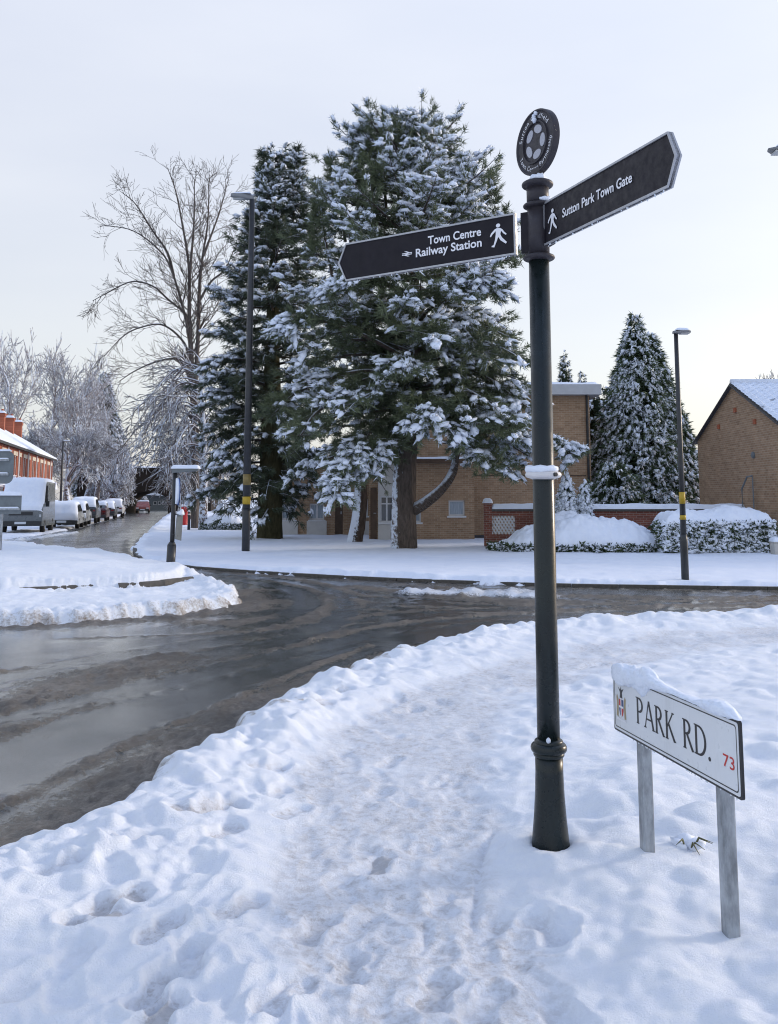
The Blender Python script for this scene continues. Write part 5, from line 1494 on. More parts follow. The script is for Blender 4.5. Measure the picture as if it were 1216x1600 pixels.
# ---- hedge, shrub mound and bush
def leafy(name, label, cat, pts, nrm, m_leaf, rng, size, snow_on, root_loc, blade=(10, 0.13, 0.035, 0.9, 0.1), lumpk=1.0):
    root = thing(name, label, cat, root_loc)
    v, f = scatter_blades(pts, nrm, np.full(len(pts), size) * rng.uniform(0.7, 1.3, len(pts)), rng, *blade)
    arr_mesh('leaves', v, f, m_leaf, root, False, True, kind='stuff')
    k = snow_on.sum()
    if k:
        ps = pts[snow_on] + nrm[snow_on] * 0.05; ps[:, 2] += 0.03
        v, f = scatter_lumps(ps, nrm[snow_on] * np.array([1, 1, 0]) + np.array([0, 0, -0.3]), rng.uniform(0.04, 0.10, k) * lumpk, rng.uniform(0.035, 0.08, k) * lumpk, rng.uniform(0.025, 0.05, k) * lumpk, rng, 1.0)
        arr_mesh('snow_flecks', v, f, M_SNOWF, root, True, True, kind='stuff')
    return root
rng = np.random.default_rng(77)
hx0, hx1, hy0, hz = XB(1032, 28.4), XB(1203, 28.0), 27.9, ZB(822, 28)
nL = 3600
s_ = rng.random(nL); px = hx0 + (hx1 - hx0) * rng.random(nL)
pts = np.stack([px, hy0 + 0.10 * fbm(px, s_ * 3, 0.5, 3, 3), 0.02 + s_ * (hz + 0.05)], 1)
nr = np.tile(np.array([0.0, -1.0, 0.25]), (nL, 1)) + rng.normal(0, 0.35, (nL, 3))
e_ = rng.random(nL) < 0.12
pts[e_, 0] = np.where(rng.random(e_.sum()) < 0.5, hx0, hx1); pts[e_, 1] += rng.random(e_.sum()) * 1.2
nr[e_] = np.stack([np.sign(pts[e_, 0] - (hx0 + hx1) / 2), np.zeros(e_.sum()), np.full(e_.sum(), 0.3)], 1)
son = rng.random(nL) < 0.62
hedge = leafy('clipped_hedge', 'clipped dark green hedge with flat snow top at the right', 'hedge', pts, nr, M_HEDGE, rng, 1.0, son, ((hx0 + hx1) / 2, 28.5, 0), lumpk=1.45)
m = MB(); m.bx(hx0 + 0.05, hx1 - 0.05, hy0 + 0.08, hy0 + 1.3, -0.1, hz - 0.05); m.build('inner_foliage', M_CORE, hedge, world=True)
v, q = soft_slab(hx0 - 0.06, hx1 + 0.06, hy0 - 0.12, hy0 + 1.4, hz - 0.16, 0.60, 15, 110, 30, 0.5, 0.4); arr_mesh('snow_cover', v, q, M_SNOW, hedge, True, True)

def mound(name, label, cat, cx, cy, a, b, tab, seed, thick_front, m_leaf=M_HEDGE, nl=1500):
    """low spreading shrub almost buried in snow: tab gives top height against relative x"""
    rng = np.random.default_rng(seed)
    nx_, ny_ = 190, 70
    U, V = np.meshgrid(np.linspace(-1, 1, nx_), np.linspace(-1, 1, ny_))
    X, Y = cx + a * U, cy + b * V
    top = np.interp(U, [t[0] for t in tab], [t[1] for t in tab])
    q_ = (np.abs(U) ** 2.6 + np.abs(V) ** 2.4)
    e = np.clip(1 - q_, 0, 1) ** 0.38
    Z = top * e * (0.9 + 0.20 * fbm(X, Y, 0.7, 3, seed)) + (0.22 * lumps(X, Y, 0.75, seed, 0.7) + 0.12 * lumps(X, Y, 0.32, seed + 3, 0.5)) * e + 0.05 * fbm(X, Y, 0.15, 3, seed + 1) - 0.03
    Z = np.where(q_ < 1, Z, -0.05)
    idx = np.arange(nx_ * ny_).reshape(ny_, nx_)
    f = np.stack([idx[:-1, :-1], idx[:-1, 1:], idx[1:, 1:], idx[1:, :-1]], -1).reshape(-1, 4)
    f = f[(q_.ravel()[f] < 1).any(1)]
    root = thing(name, label, cat, (cx, cy, 0))
    arr_mesh('snow_cover', np.stack([X.ravel(), Y.ravel(), Z.ravel()], 1), f, M_SNOW, root, True, True)
    t = rng.uniform(math.pi * 0.98, 2 * math.pi * 1.01, nl)
    k = 0.97 + 0.03 * rng.random(nl)
    sx = np.sign(np.cos(t)) * np.abs(np.cos(t)) ** (2 / 2.6) * k; sy = np.sign(np.sin(t)) * np.abs(np.sin(t)) ** (2 / 2.4) * k
    ph = rng.random(nl) * (thick_front + 0.04 + 0.16 * rng.random(nl))
    P = np.stack([cx + a * sx, cy + b * sy, ph], 1)
    nr = np.stack([sx * 0.4, sy, np.full(nl, 0.25)], 1) + rng.normal(0, 0.3, (nl, 3))
    v, ff = scatter_blades(P, nr, rng.uniform(0.7, 1.2, nl), rng, 9, 0.12, 0.03, 0.9, 0.1)
    arr_mesh('leaves', v, ff, m_leaf, root, False, True, kind='stuff')
    on = rng.random(nl) < 0.6; k2 = on.sum()
    v, ff = scatter_lumps(P[on] + nr[on] * 0.05, nr[on], rng.uniform(0.03, 0.09, k2), rng.uniform(0.03, 0.08, k2), rng.uniform(0.02, 0.05, k2), rng)
    arr_mesh('snow_flecks', v, ff, M_SNOWF, root, True, True, kind='stuff')
    m = MB()
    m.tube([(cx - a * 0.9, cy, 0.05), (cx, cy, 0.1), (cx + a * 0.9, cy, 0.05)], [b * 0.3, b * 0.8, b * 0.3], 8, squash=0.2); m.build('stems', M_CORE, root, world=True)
    return root
ym = 29.6
mound('shrub_mound', 'wide shrub mound smothered in snow, in front of the garden wall', 'shrub', XB(908, ym), ym, (XB(1052, ym) - XB(765, ym)) / 2, 1.35, [(-1, 0.35), (-0.6, 0.75), (-0.3, 1.15), (0.0, 1.22), (0.3, 1.05), (0.7, 0.85), (1, 0.6)], 301, 0.05)
x, y = G(345, 829)
mound('shrub_mound', 'small round snow covered bush below the dark cypress', 'shrub', x, y + 0.8, 1.15, 0.8, [(-1, 0.7), (0, 1.0), (1, 0.7)], 302, 0.15, nl=700)

# ================================================================== signs and street furniture
def text_arr(s, size, offset=0.0, spacing=1.0):
    cu = bpy.data.curves.new("glyphs", 'FONT')
    cu.body = s; cu.size = size; cu.resolution_u = 4; cu.offset = offset; cu.space_character = spacing
    o = bpy.data.objects.new("glyphs", cu); COL.objects.link(o)
    dg = bpy.context.evaluated_depsgraph_get()
    me = bpy.data.meshes.new_from_object(o.evaluated_get(dg))
    v = np.array([q.co[:2] for q in me.vertices]).reshape(-1, 2); f = [tuple(p.vertices) for p in me.polygons]
    bpy.data.objects.remove(o); bpy.data.curves.remove(cu); bpy.data.meshes.remove(me)
    return v, f

def flat_part(name, v2, f, frame, m, parent, off=0.004):
    o, U, V, W = [np.array(q, float) for q in frame]
    used = sorted({i for q in f for i in q}); ix = {i: k for k, i in enumerate(used)}
    mb = MB(); mb.add([o + U * v2[i][0] + V * v2[i][1] + W * off for i in used], [tuple(ix[i] for i in q) for q in f])
    return mb.build(name, m, parent, world=True)

WALKER = [  # walking figure in a unit box, facing right
    [(0.02, 0.50), (0.10, 0.62), (0.30, 0.76), (0.42, 0.80), (0.60, 0.79), (0.74, 0.72), (0.84, 0.60), (0.97, 0.50), (0.93, 0.45), (0.78, 0.54), (0.70, 0.63), (0.66, 0.66), (0.62, 0.52), (0.70, 0.38), (0.98, 0.14), (0.91, 0.08), (0.62, 0.26), (0.50, 0.42), (0.40, 0.24), (0.26, 0.0), (0.10, 0.03), (0.12, 0.08), (0.22, 0.10), (0.31, 0.32), (0.36, 0.55), (0.36, 0.68), (0.18, 0.56), (0.07, 0.45)]]
def disc_poly(cx, cy, r, ry=None, n=14): return [(cx + r * math.cos(2 * math.pi * k / n), cy + (ry or r) * math.sin(2 * math.pi * k / n)) for k in range(n)]
def walker(parent, frame, u0, v0, w, h, flip):
    mb = MB(); o, U, V, W = frame
    for poly in WALKER + [disc_poly(0.50, 0.905, 0.125, 0.085)]:
        pts = [((u0 + (1 - a if flip else a) * w), v0 + b * h) for a, b in poly]
        mb.add([np.array(o) + np.array(U) * a + np.array(V) * b + np.array(W) * 0.004 for a, b in pts], [tuple(range(len(pts)))])
    return mb.build('walking_figure', M_WHITE, parent, world=True)

px0, py0 = POST_XY
fp = thing('fingerpost', 'tall dark green fingerpost with two pointing sign arms and round finial', 'signpost', (px0, py0, 0))
def ZP(py): return D(838, py, py0).z
zc = ZP(1168); zs_ = ZP(742)
prof = [(0.088, -0.10), (0.090, 0.0), (0.084, 0.06), (0.074, 0.16), (0.067, 0.26), (0.0635, 0.36), (0.063, zc - 0.04)]
m = MB(); m.lathe(prof, 40, (px0, py0, 0)); m.build('base', M_POST, fp, True, world=True)
def ring(z, r_in, r_out, h, name='collar', m_=None):
    mb = MB(); pr = [(r_in, z - h * 1.3)] + [(r_in + (r_out - r_in) * math.sin(t) ** 0.7, z - h * math.cos(t)) for t in np.linspace(0.25, math.pi - 0.25, 9)] + [(r_in, z + h * 1.3)]
    mb.lathe(pr, 40, (px0, py0, 0)); return mb.build(name, m_ or M_POST, fp, True, world=True)
ring(zc, 0.058, 0.083, 0.022); ring(zc - 0.028, 0.058, 0.071, 0.012); ring(zc + 0.026, 0.052, 0.066, 0.012)
z402, z330, z290 = ZP(403), ZP(322), ZP(289)
m = MB(); m.lathe([(0.0525, zc), (0.051, zc + 0.5), (0.0495, z402)], 40, (px0, py0, 0)); m.build('shaft', M_POST, fp, True, world=True)
m = MB(); m.lathe([(0.0525, z402), (0.0525, z330)], 40, (px0, py0, 0)); m.build('head_tube', M_RING, fp, True, world=True)
m = MB(); m.lathe([(0.054, z330), (0.0545, z290 - 0.01)], 40, (px0, py0, 0)); m.build('cap_tube', M_RING, fp, True, world=True)
ring(z402, 0.05, 0.078, 0.013, m_=M_RING); ring(z330, 0.05, 0.073, 0.011, m_=M_RING); ring(z290, 0.05, 0.078, 0.016, m_=M_RING)
m = MB(); m.lathe([(0.053, z290 + 0.0), (0.04, z290 + 0.022), (0.0, z290 + 0.026)], 24, (px0, py0, 0)); m.build('cap', M_RING, fp, True, world=True)
st_ = ring(zs_, 0.05, 0.086, 0.017, 'strap', M_STRAP)
m = MB(); m.lathe([(0.010, 0), (0.010, 0.012)], 10); vv = m.v[0].copy(); a_ = -1.05
m.v[0] = np.stack([px0 + (0.083 + vv[:, 2]) * math.cos(a_) - vv[:, 0] * math.sin(a_), py0 + (0.083 + vv[:, 2]) * math.sin(a_) + vv[:, 0] * math.cos(a_), zs_ + vv[:, 1]], 1)
m.build('bolt', M_BLACK, st_, world=True)
def snow_ring(z, r, a0, a1, h, seed, rr=0.022):
    mb = MB(); k = 14; pts = []; rad = []
    for i in range(k):
        t = i / (k - 1); a = a0 + (a1 - a0) * t
        pts.append((px0 + r * math.cos(a), py0 + r * math.sin(a), z)); rad.append(rr * (math.sin(math.pi * (0.08 + 0.84 * t)) ** 0.5) * (0.8 + 0.4 * random.random()))
    mb.tube(pts, rad, 8, 0.15); return mb.build('snow_cap', M_SNOW, fp, True, world=True)
snow_ring(zs_ + 0.026, 0.064, 0, 2 * math.pi, 0.02, 1, 0.020)
snow_ring(z330 + 0.020, 0.062, -1.6, 0.4, 0.02, 2, 0.014)
snow_ring(z290 + 0.024, 0.035, -2.8, -0.3, 0.03, 3, 0.024)
snow_ring(zc + 0.045, 0.062, -1.9, -1.6, 0.02, 4, 0.013)

def arm(A, B, tip_len, H, zc0, zc1, read_from_tip):
    """sign arm along A->B (post end to shoulder); returns root part and the lettering frame"""
    A, B = np.array([A[0], A[1], zc0]), np.array([B[0], B[1], zc1])
    L = np.linalg.norm(B - A); U = (B - A) / L; V = np.array([0, 0, 1.0]); V = V - U * V.dot(U); V /= np.linalg.norm(V)
    W = np.cross(U, V)
    if W.dot(-A) < 0: W = -W                # towards the viewer
    h = H / 2
    poly = [(-0.0, -h), (L, -h), (L + tip_len, 0.0 + 0.0), (L, h), (0, h)]
    mb = MB(); mb.prism(poly, (A, U, V, W), -0.012, 0.0); board = mb.build('sign_arm', M_BOARD, fp, world=True)
    e = 0.009
    inn = [(e, -h + e), (L - e * 0.3, -h + e), (L + tip_len - e * 1.25, 0), (L - e * 0.3, h - e), (e, h - e)]
    mb = MB(); k = len(poly); o = A
    v = [o + U * a + V * b + W * 0.006 for a, b in poly] + [o + U * a + V * b + W * 0.006 for a, b in inn] + [o + U * a + V * b - W * 0.020 for a, b in poly] + [o + U * a + V * b + W * 0.0005 for a, b in inn]
    f = []
    for i in range(k):
        j = (i + 1) % k
        f += [(i, j, k + j, k + i), (2 * k + i, 2 * k + j, j, i), (k + i, k + j, 3 * k + j, 3 * k + i)]
    mb.add(v, f); mb.build('edge_frame', M_FRAME, board, world=True)
    F = (A, U, V, W)
    if read_from_tip: F = (A + U * L, -U, V, W)
    return board, F, L
# left arm: points away to the left
A = D(806, 365, 4.47); B = D(541, 410, 4.99)
bl, FL, LL = arm(A, B, 0.052, 0.212, A.z, B.z, True)
dv = Vector((A.x - px0, A.y - py0, 0))
m = MB(); m.box(((A.x + px0) / 2 + 0.01, (A.y + py0) / 2, A.z), (0.075, 0.03, 0.205), math.atan2(B.y - A.y, B.x - A.x)); m.build('bracket', M_BOARD, bl, world=True)
def plane_uv(px, py, F):
    d = np.array(ray(px, py)); o, U, V, W = F
    o = np.array(o) - np.array([0, 0, EYE]); t = W.dot(o) / W.dot(d); P = d * t - o
    return P.dot(U), P.dot(V)
_t = text_arr('T', 1.0)[0]; CAPH = float(_t[:, 1].max())
def words(v, f, gap=0.15):
    """faces of a line of lettering grouped into its words"""
    iv = sorted((min(v[i][0] for i in q), max(v[i][0] for i in q), k) for k, q in enumerate(f))
    out, end = [[]], None
    for a, b, k in iv:
        if end is not None and a - end > gap: out.append([])
        out[-1].append(f[k]); end = b if end is None else max(end, b)
    return out
def place_text(s, F, p_left_base, p_right_base, p_cap_top, parent, m_, offset=0.0, name='lettering', off=0.004):
    """fit a line between two baseline points and to a cap height"""
    a = np.array(plane_uv(*p_left_base, F)); b = np.array(plane_uv(*p_right_base, F)); c = plane_uv(*p_cap_top, F)
    v, f = text_arr(s, 1.0, offset)
    w = v[:, 0].max() - v[:, 0].min()
    cap = CAPH
    hh = (c[1] - a[1]) / cap
    v2 = np.stack([a[0] + (v[:, 0] - v[:, 0].min()) / w * (b[0] - a[0]), (a[1] + b[1]) / 2 + v[:, 1] * hh], 1)
    for g_ in words(v, f): flat_part(name, v2, g_, F, m_, parent, off)
place_text('Town Centre', FL, (669.5, 380.3), (752.5, 370.0), (669.5, 368), bl, M_WHITE, 0.02)
place_text('Railway Station', FL, (650.5, 400), (753.5, 387), (650.5, 387.8), bl, M_WHITE, 0.02)
u0, v0 = plane_uv(766, 388, FL); u1, v1 = plane_uv(792.5, 346, FL)
walker(bl, FL, u0, v0, u1 - u0, (v1 - v0) * 0.98, False)
# twin arrow railway mark
u0, v0 = plane_uv(629, 402.5, FL); u1, v1 = plane_uv(644.5, 391.5, FL)
mb = MB(); o_, U_, V_, W_ = FL
def rail(pts, k): 
    mb.add([np.array(o_) + U_ * (u0 + (u1 - u0) * a) + V_ * (v0 + (v1 - v0) * b) + W_ * (0.004 + 0.0002 * k) for a, b in pts], [tuple(range(len(pts)))])
rail([(0, 0.56), (1, 0.56), (1, 0.70), (0, 0.70)], 0); rail([(0, 0.30), (1, 0.30), (1, 0.44), (0, 0.44)], 1)
rail([(0.22, 1.0), (0.44, 1.0), (0.80, 0.70), (0.58, 0.70)], 2); rail([(0.28, 0.44), (0.50, 0.44), (0.72, 0.56), (0.50, 0.56)], 3); rail([(0.20, 0.30), (0.42, 0.30), (0.78, 0.0), (0.56, 0.0)], 4)
mb.build('railway_mark', M_WHITE, bl, world=True)
# right arm: points towards the viewer on the right
A = D(850, 351, 4.40); B = D(1045, 249, 3.36)
brr, FRt, LR = arm(A, B, 0.058, 0.214, A.z, B.z, False)
m = MB(); m.box((px0 + 0.05, py0 - 0.03, A.z), (0.06, 0.03, 0.2), math.atan2(B.y - A.y, B.x - A.x)); m.build('bracket', M_BOARD, brr, world=True)
place_text('Sutton Park Town Gate', FRt, (880, 338.5), (989, 286), (880, 325), brr, M_WHITE, 0.018)
u0, v0 = plane_uv(857, 366, FRt); u1, v1 = plane_uv(872, 321, FRt)
walker(brr, FRt, u0, v0 - 0.004, u1 - u0, 0.118, False)
rngd = random.Random(5)                    # frozen drops along lower edges
def drops(F, L, H, n_, parent):
    mb = MB(); o, U, V, W = F
    for _ in range(n_):
        p = np.array(o) + U * rngd.uniform(0.02, L - 0.02) + V * (-H / 2 - 0.002) + W * rngd.uniform(-0.012, 0.002)
        r_ = rngd.uniform(0.0022, 0.0042)
        mb.lathe([(r_ * 0.3, -r_ * 2.0), (r_, -r_), (r_ * 0.8, 0.0), (r_ * 0.2, r_)], 6, tuple(p))
    mb.build('ice_drops', M_ICE, parent, True, world=True)
M_ICE = mat("ice", (0.75, 0.82, 0.9), 0.08, spec=0.6)
drops(FL, LL, 0.212, 22, bl); drops(FRt, LR, 0.214, 26, brr)

# finial roundel
aN = R(64.7); nrm = np.array([-math.sin(aN), -math.cos(aN), 0]); Ud = np.array([math.cos(aN), -math.sin(aN), 0]); Vd = np.array([0, 0, 1.0])
Rd = 0.165; cz = ZP(172) - Rd - 0.004
cen = np.array([px0, py0, cz]) + nrm * 0.0
mb = MB(); segs = 56
pr = [(0.0, 0.006), (0.098, 0.006), (0.100, 0.016), (0.108, 0.016), (0.110, 0.008), (0.150, 0.008), (0.156, 0.014), (Rd - 0.002, 0.014), (Rd, 0.010), (Rd, -0.022), (0.15, -0.024), (0.0, -0.024)]
v, f = [], []
for i, (r_, w_) in enumerate(pr):
    for k in range(segs):
        t = 2 * math.pi * k / segs; v.append(cen + Ud * r_ * math.cos(t) + Vd * r_ * math.sin(t) + nrm * w_)
for i in range(len(pr) - 1):
    for k in range(segs):
        k2 = (k + 1) % segs; f.append((i * segs + k, (i + 1) * segs + k, (i + 1) * segs + k2, i * segs + k2))
mb.add(v, f); fin_ = mb.build('finial', M_RING, fp, True, world=True)
md = fin_.modifiers.new('edges', 'EDGE_SPLIT'); md.split_angle = R(35)
FD = (cen, Ud, Vd, nrm)
mb = MB()
for k in range(5):
    a = R(66 + 72 * k); c0 = (0.062 * math.cos(a), 0.066 * math.sin(a)); tt = a + math.pi / 2
    pts = []
    for q in range(18):
        s_ = 2 * math.pi * q / 18; x_, y_ = 0.034 * math.cos(s_), 0.0215 * math.sin(s_)
        pts.append((c0[0] + x_ * math.cos(tt) - y_ * math.sin(tt), c0[1] + x_ * math.sin(tt) + y_ * math.cos(tt)))
    mb.prism(pts, FD, 0.0055, 0.009)
mb.build('oval_inlay', M_GREYL, fin_, world=True)
def arc_text(s, r_, a_mid, outward, size, spacing):
    v, f = text_arr(s, size, 0.012 * size * 0, spacing)
    w = (v[:, 0].max() + v[:, 0].min()) / 2
    out = []
    for x_, y_ in v:
        if outward: a = a_mid - (x_ - w) / r_; q = r_ + y_
        else: a = a_mid + (x_ - w) / r_; q = r_ - y_
        out.append((q * math.cos(a), q * math.sin(a)))
    for g_ in words(v / size, f, 0.27): flat_part('lettering', out, g_, FD, M_WHITE, fin_, 0.0105)
arc_text('Sutton Coldfield', 0.119, R(98), True, 0.034, 1.22)
arc_text('Town Centre Partnership', 0.143, R(277), False, 0.033, 1.12)
p = cen + Ud * 0.01 + Vd * 0.125 + nrm * 0.022
v, f = scatter_lumps(np.array([p, p - Vd * 0.02 + Ud * 0.008, p + Ud * 0.02 + Vd * 0.012]), np.array([[0.2, 0, -1.0]] * 3), np.array([0.022, 0.018, 0.013]), np.array([0.016, 0.013, 0.011]), np.array([0.013, 0.012, 0.010]), np.random.default_rng(3), 1.0)
arr_mesh('snow_clot', v, f, M_SNOW, fin_, True, True)
m = MB(); m.box((px0, py0, cz - Rd + 0.0), (0.075, 0.026, 0.06), math.atan2(Ud[1], Ud[0])); m.build('finial_neck', M_RING, fp, world=True)

# ---- street nameplate
np_root = thing('street_nameplate', 'white street nameplate on two galvanised posts, topped with snow', 'street sign', ((PA[0] + PB[0]) / 2, (PA[1] + PB[1]) / 2, 0))
pd = np.array([PB[0] - PA[0], PB[1] - PA[1], 0.0]); sep = np.linalg.norm(pd); pd /= sep
pn = np.array([pd[1], -pd[0], 0.0])
if pn.dot(-np.array([PA[0], PA[1], 0])) < 0: pn = -pn
O = np.array([PA[0], PA[1], 0.0]) + pn * 0.034
FN = (O, pd, np.array([0, 0, 1.0]), pn)
uL = plane_uv(960, 1095, FN)[0]; uR = plane_uv(1159.5, 1182, FN)[0]
zb_ = (plane_uv(960, 1142, FN)[1] + plane_uv(1160, 1245, FN)[1]) / 2; zt_ = (plane_uv(960, 1049, FN)[1] + plane_uv(1157, 1121, FN)[1]) / 2
for P in (PA, PB):
    c = np.array([P[0], P[1], 0]) - pn * 0.0
    m = MB(); m.prism([(-0.026, -0.026), (0.026, -0.026), (0.026, 0.026), (-0.026, 0.026)], ((c[0], c[1], -0.15), pd, pn, (0, 0, 1)), 0, 0.15 + zt_ - 0.03)
    m.build('post', M_GALV, np_root, bevel=0.008, world=True)
def rrect(a, b, c, d, r_, k=5):
    out = []
    for cx, cy, s_ in ((b - r_, c + r_, -90), (b - r_, d - r_, 0), (a + r_, d - r_, 90), (a + r_, c + r_, 180)):
        out += [(cx + r_ * math.cos(R(s_ + 90 * i / k)), cy + r_ * math.sin(R(s_ + 90 * i / k))) for i in range(k + 1)]
    return out
m = MB(); m.prism(rrect(uL, uR, zb_, zt_, 0.012), FN, -0.006, 0.004); plate = m.build('plate', M_BLACK, np_root, world=True)
m = MB(); m.prism(rrect(uL + 0.009, uR - 0.009, zb_ + 0.009, zt_ - 0.009, 0.012), FN, 0.0045, 0.0062); m.build('white_panel', M_PLATE, plate, world=True)
def outline(a, b, c, d, w, off):
    mb = MB(); p1, p2 = rrect(a, b, c, d, 0.014), rrect(a + w, b - w, c + w, d - w, 0.014 - w * 0.5); k = len(p1); o, U, V, W = FN
    mb.add([o + U * x + V * y + W * off for x, y in p1 + p2], [(i, (i + 1) % k, k + (i + 1) % k, k + i) for i in range(k)])
    return mb.build('black_line', M_BLACK, plate, world=True)
outline(uL + 0.019, uR - 0.019, zb_ + 0.019, zt_ - 0.019, 0.0045, 0.0068)
# serif capitals drawn as tapered strokes in a 0..1 high box
def stroke(p, q, w0, w1): 
    d = np.array(q) - np.array(p); d = d / (np.linalg.norm(d) + 1e-9); nn = np.array([-d[1], d[0]])
    p, q = np.array(p), np.array(q)
    return [tuple(p + nn * w0 / 2), tuple(p - nn * w0 / 2), tuple(q - nn * w1 / 2), tuple(q + nn * w1 / 2)]
def arcs(cx, cy, rx, ry, a0, a1, wt, wn_, k=14):
    out = []
    for i in range(k):
        q = []
        for a in (a0 + (a1 - a0) * i / k, a0 + (a1 - a0) * (i + 1) / k):
            t = R(a); w = wn_ + (wt - wn_) * abs(math.cos(t)) 
            q.append(((cx + (rx + w / 2) * math.cos(t), cy + (ry + w / 2) * math.sin(t)), (cx + (rx - w / 2) * math.cos(t), cy + (ry - w / 2) * math.sin(t))))
        out.append([q[0][0], q[0][1], q[1][1], q[1][0]])
    return out
TK, TN = 0.125, 0.065
def serif(x, y, w=0.20): return [stroke((x - w / 2, y), (x + w / 2, y), 0.045, 0.045)]
GLY = {
    'P': ([stroke((0.12, 0), (0.12, 1), TK, TK)] + arcs(0.22, 0.72, 0.24, 0.25, -90, 90, TK, TN) + [stroke((0.1, 0.97), (0.23, 0.97), TN, TN), stroke((0.1, 0.47), (0.23, 0.47), TN, TN)] + serif(0.12, 0.02) + serif(0.08, 0.98, 0.16), 0.60),
    'A': ([stroke((0.06, 0), (0.34, 1.02), TN, TN * 1.1), stroke((0.34, 1.02), (0.66, 0), TK, TK), stroke((0.16, 0.34), (0.54, 0.34), TN, TN)] + serif(0.06, 0.02, 0.18) + serif(0.66, 0.02, 0.2), 0.76),
    'R': ([stroke((0.12, 0), (0.12, 1), TK, TK)] + arcs(0.22, 0.75, 0.22, 0.22, -90, 90, TK, TN) + [stroke((0.1, 0.97), (0.23, 0.97), TN, TN), stroke((0.1, 0.53), (0.23, 0.53), TN, TN), stroke((0.26, 0.53), (0.60, 0.0), TK * 0.9, TK)] + serif(0.12, 0.02) + serif(0.08, 0.98, 0.16) + serif(0.61, 0.02, 0.14), 0.70),
    'K': ([stroke((0.12, 0), (0.12, 1), TK, TK), stroke((0.14, 0.42), (0.54, 1.0), TN, TN), stroke((0.24, 0.56), (0.62, 0.0), TK * 0.9, TK)] + serif(0.12, 0.02) + serif(0.12, 0.98, 0.22) + serif(0.54, 0.98, 0.16) + serif(0.64, 0.02, 0.14), 0.74),
    'D': ([stroke((0.12, 0), (0.12, 1), TK, TK)] + arcs(0.26, 0.5, 0.38, 0.47, -90, 90, TK, TN, 18) + [stroke((0.1, 0.97), (0.27, 0.97), TN, TN), stroke((0.1, 0.03), (0.27, 0.03), TN, TN)] + serif(0.08, 0.98, 0.14) + serif(0.08, 0.02, 0.14), 0.76),
    '.': ([disc_poly(0.10, 0.05, 0.075)], 0.25), ' ': ([], 0.40)}
ua, va = plane_uv(997, 1132, FN); ub, vb = plane_uv(1113, 1186, FN); uc, vc = plane_uv(998, 1092, FN)
tot = sum(GLY[c][1] for c in 'PARK RD.') - 0.1
hh = vc - va; xs_ = (ub - ua) / tot
xo = 0.0
vbase = (va + plane_uv(1100, 1179, FN)[1]) / 2
for ch in 'PARK RD.':
    mb = MB()
    for kk, poly in enumerate(GLY[ch][0]):
        mb.add([O + pd * (ua + (xo + a) * xs_) + np.array([0, 0, 1]) * (vbase + b * hh) + pn * (0.0068 + 0.00001 * kk) for a, b in poly], [tuple(range(len(poly)))])
    if ch != ' ': mb.build('letter', M_BLACK, plate, world=True)
    xo += GLY[ch][1]
place_text('73', FN, (1133, 1196), (1151, 1205), (1133, 1177), plate, M_REDP, 0.006, 'number', 0.007)
# crest: shield, quartered, with helm and supporters
cu0, cv0 = plane_uv(966, 1122, FN); cu1, cv1 = plane_uv(980, 1076, FN); cw, chh = cu1 - cu0, cv1 - cv0
def crest(name, polys, m_, off):
    mb = MB()
    for k, poly in enumerate(polys): mb.add([O + pd * (cu0 + a * cw) + np.array([0, 0, 1]) * (cv0 + b * chh) + pn * (off + 0.0001 * k) for a, b in poly], [tuple(range(len(poly)))])
    return mb.build(name, m_, plate, world=True)
crest('crest_shield', [[(0.28, 0.62), (0.28, 0.30), (0.36, 0.17), (0.5, 0.10), (0.64, 0.17), (0.72, 0.30), (0.72, 0.62)]], M_BLUEP, 0.0068)
crest('crest_quarters', [[(0.28, 0.62), (0.5, 0.62), (0.5, 0.40), (0.28, 0.40)], [(0.5, 0.40), (0.72, 0.40), (0.72, 0.30), (0.64, 0.17), (0.5, 0.10)]], M_REDP, 0.0073)
crest('crest_charges', [[(0.46, 0.64), (0.54, 0.64), (0.54, 0.12), (0.46, 0.12)], [(0.28, 0.43), (0.72, 0.43), (0.72, 0.37), (0.28, 0.37)], [(0.02, 0.0), (0.98, 0.0), (0.9, 0.07), (0.5, 0.04), (0.1, 0.07)]], M_WHITE, 0.0078)
crest('crest_supporters', [[(0.02, 0.10), (0.2, 0.08), (0.24, 0.40), (0.22, 0.62), (0.12, 0.74), (0.03, 0.66), (0.08, 0.45)], [(0.98, 0.10), (0.8, 0.08), (0.76, 0.40), (0.78, 0.62), (0.88, 0.74), (0.97, 0.66), (0.92, 0.45)]], M_GOLD, 0.0068)
crest('crest_helm', [[(0.36, 0.66), (0.64, 0.66), (0.60, 0.82), (0.78, 0.96), (0.56, 0.90), (0.5, 1.0), (0.44, 0.90), (0.22, 0.96), (0.40, 0.82)]], M_BLACK, 0.0068)
# snow along the top edge, heavier at the left and right
def cap_profile(u):
    h = np.interp(u, [0, 0.04, 0.12, 0.22, 0.30, 0.36, 0.46, 0.60, 0.72, 0.80, 0.88, 0.95, 1.0], [0.008, 0.032, 0.044, 0.034, 0.052, 0.042, 0.020, 0.012, 0.015, 0.034, 0.042, 0.030, 0.005])
    d = np.interp(u, [0, 0.05, 0.14, 0.24, 0.30, 0.36, 0.5, 0.75, 0.85, 1.0], [0.02, 0.055, 0.060, 0.045, 0.058, 0.018, 0.004, 0.004, 0.012, 0.002])
    return h, d
ns, nk = 240, 32
uu = np.linspace(0, 1, ns); h_, d_ = cap_profile(uu)
tt = np.linspace(0, 2 * math.pi, nk, endpoint=False)
UU, TT = np.meshgrid(uu, tt, indexing='ij')
wob = 1 + 0.38 * fbm(UU * 12, np.cos(TT) * 1.5 + 3, 1.0, 4, 5) + 0.24 * fbm(UU * 45, np.sin(TT) * 4, 1.0, 4, 6, 0.6)
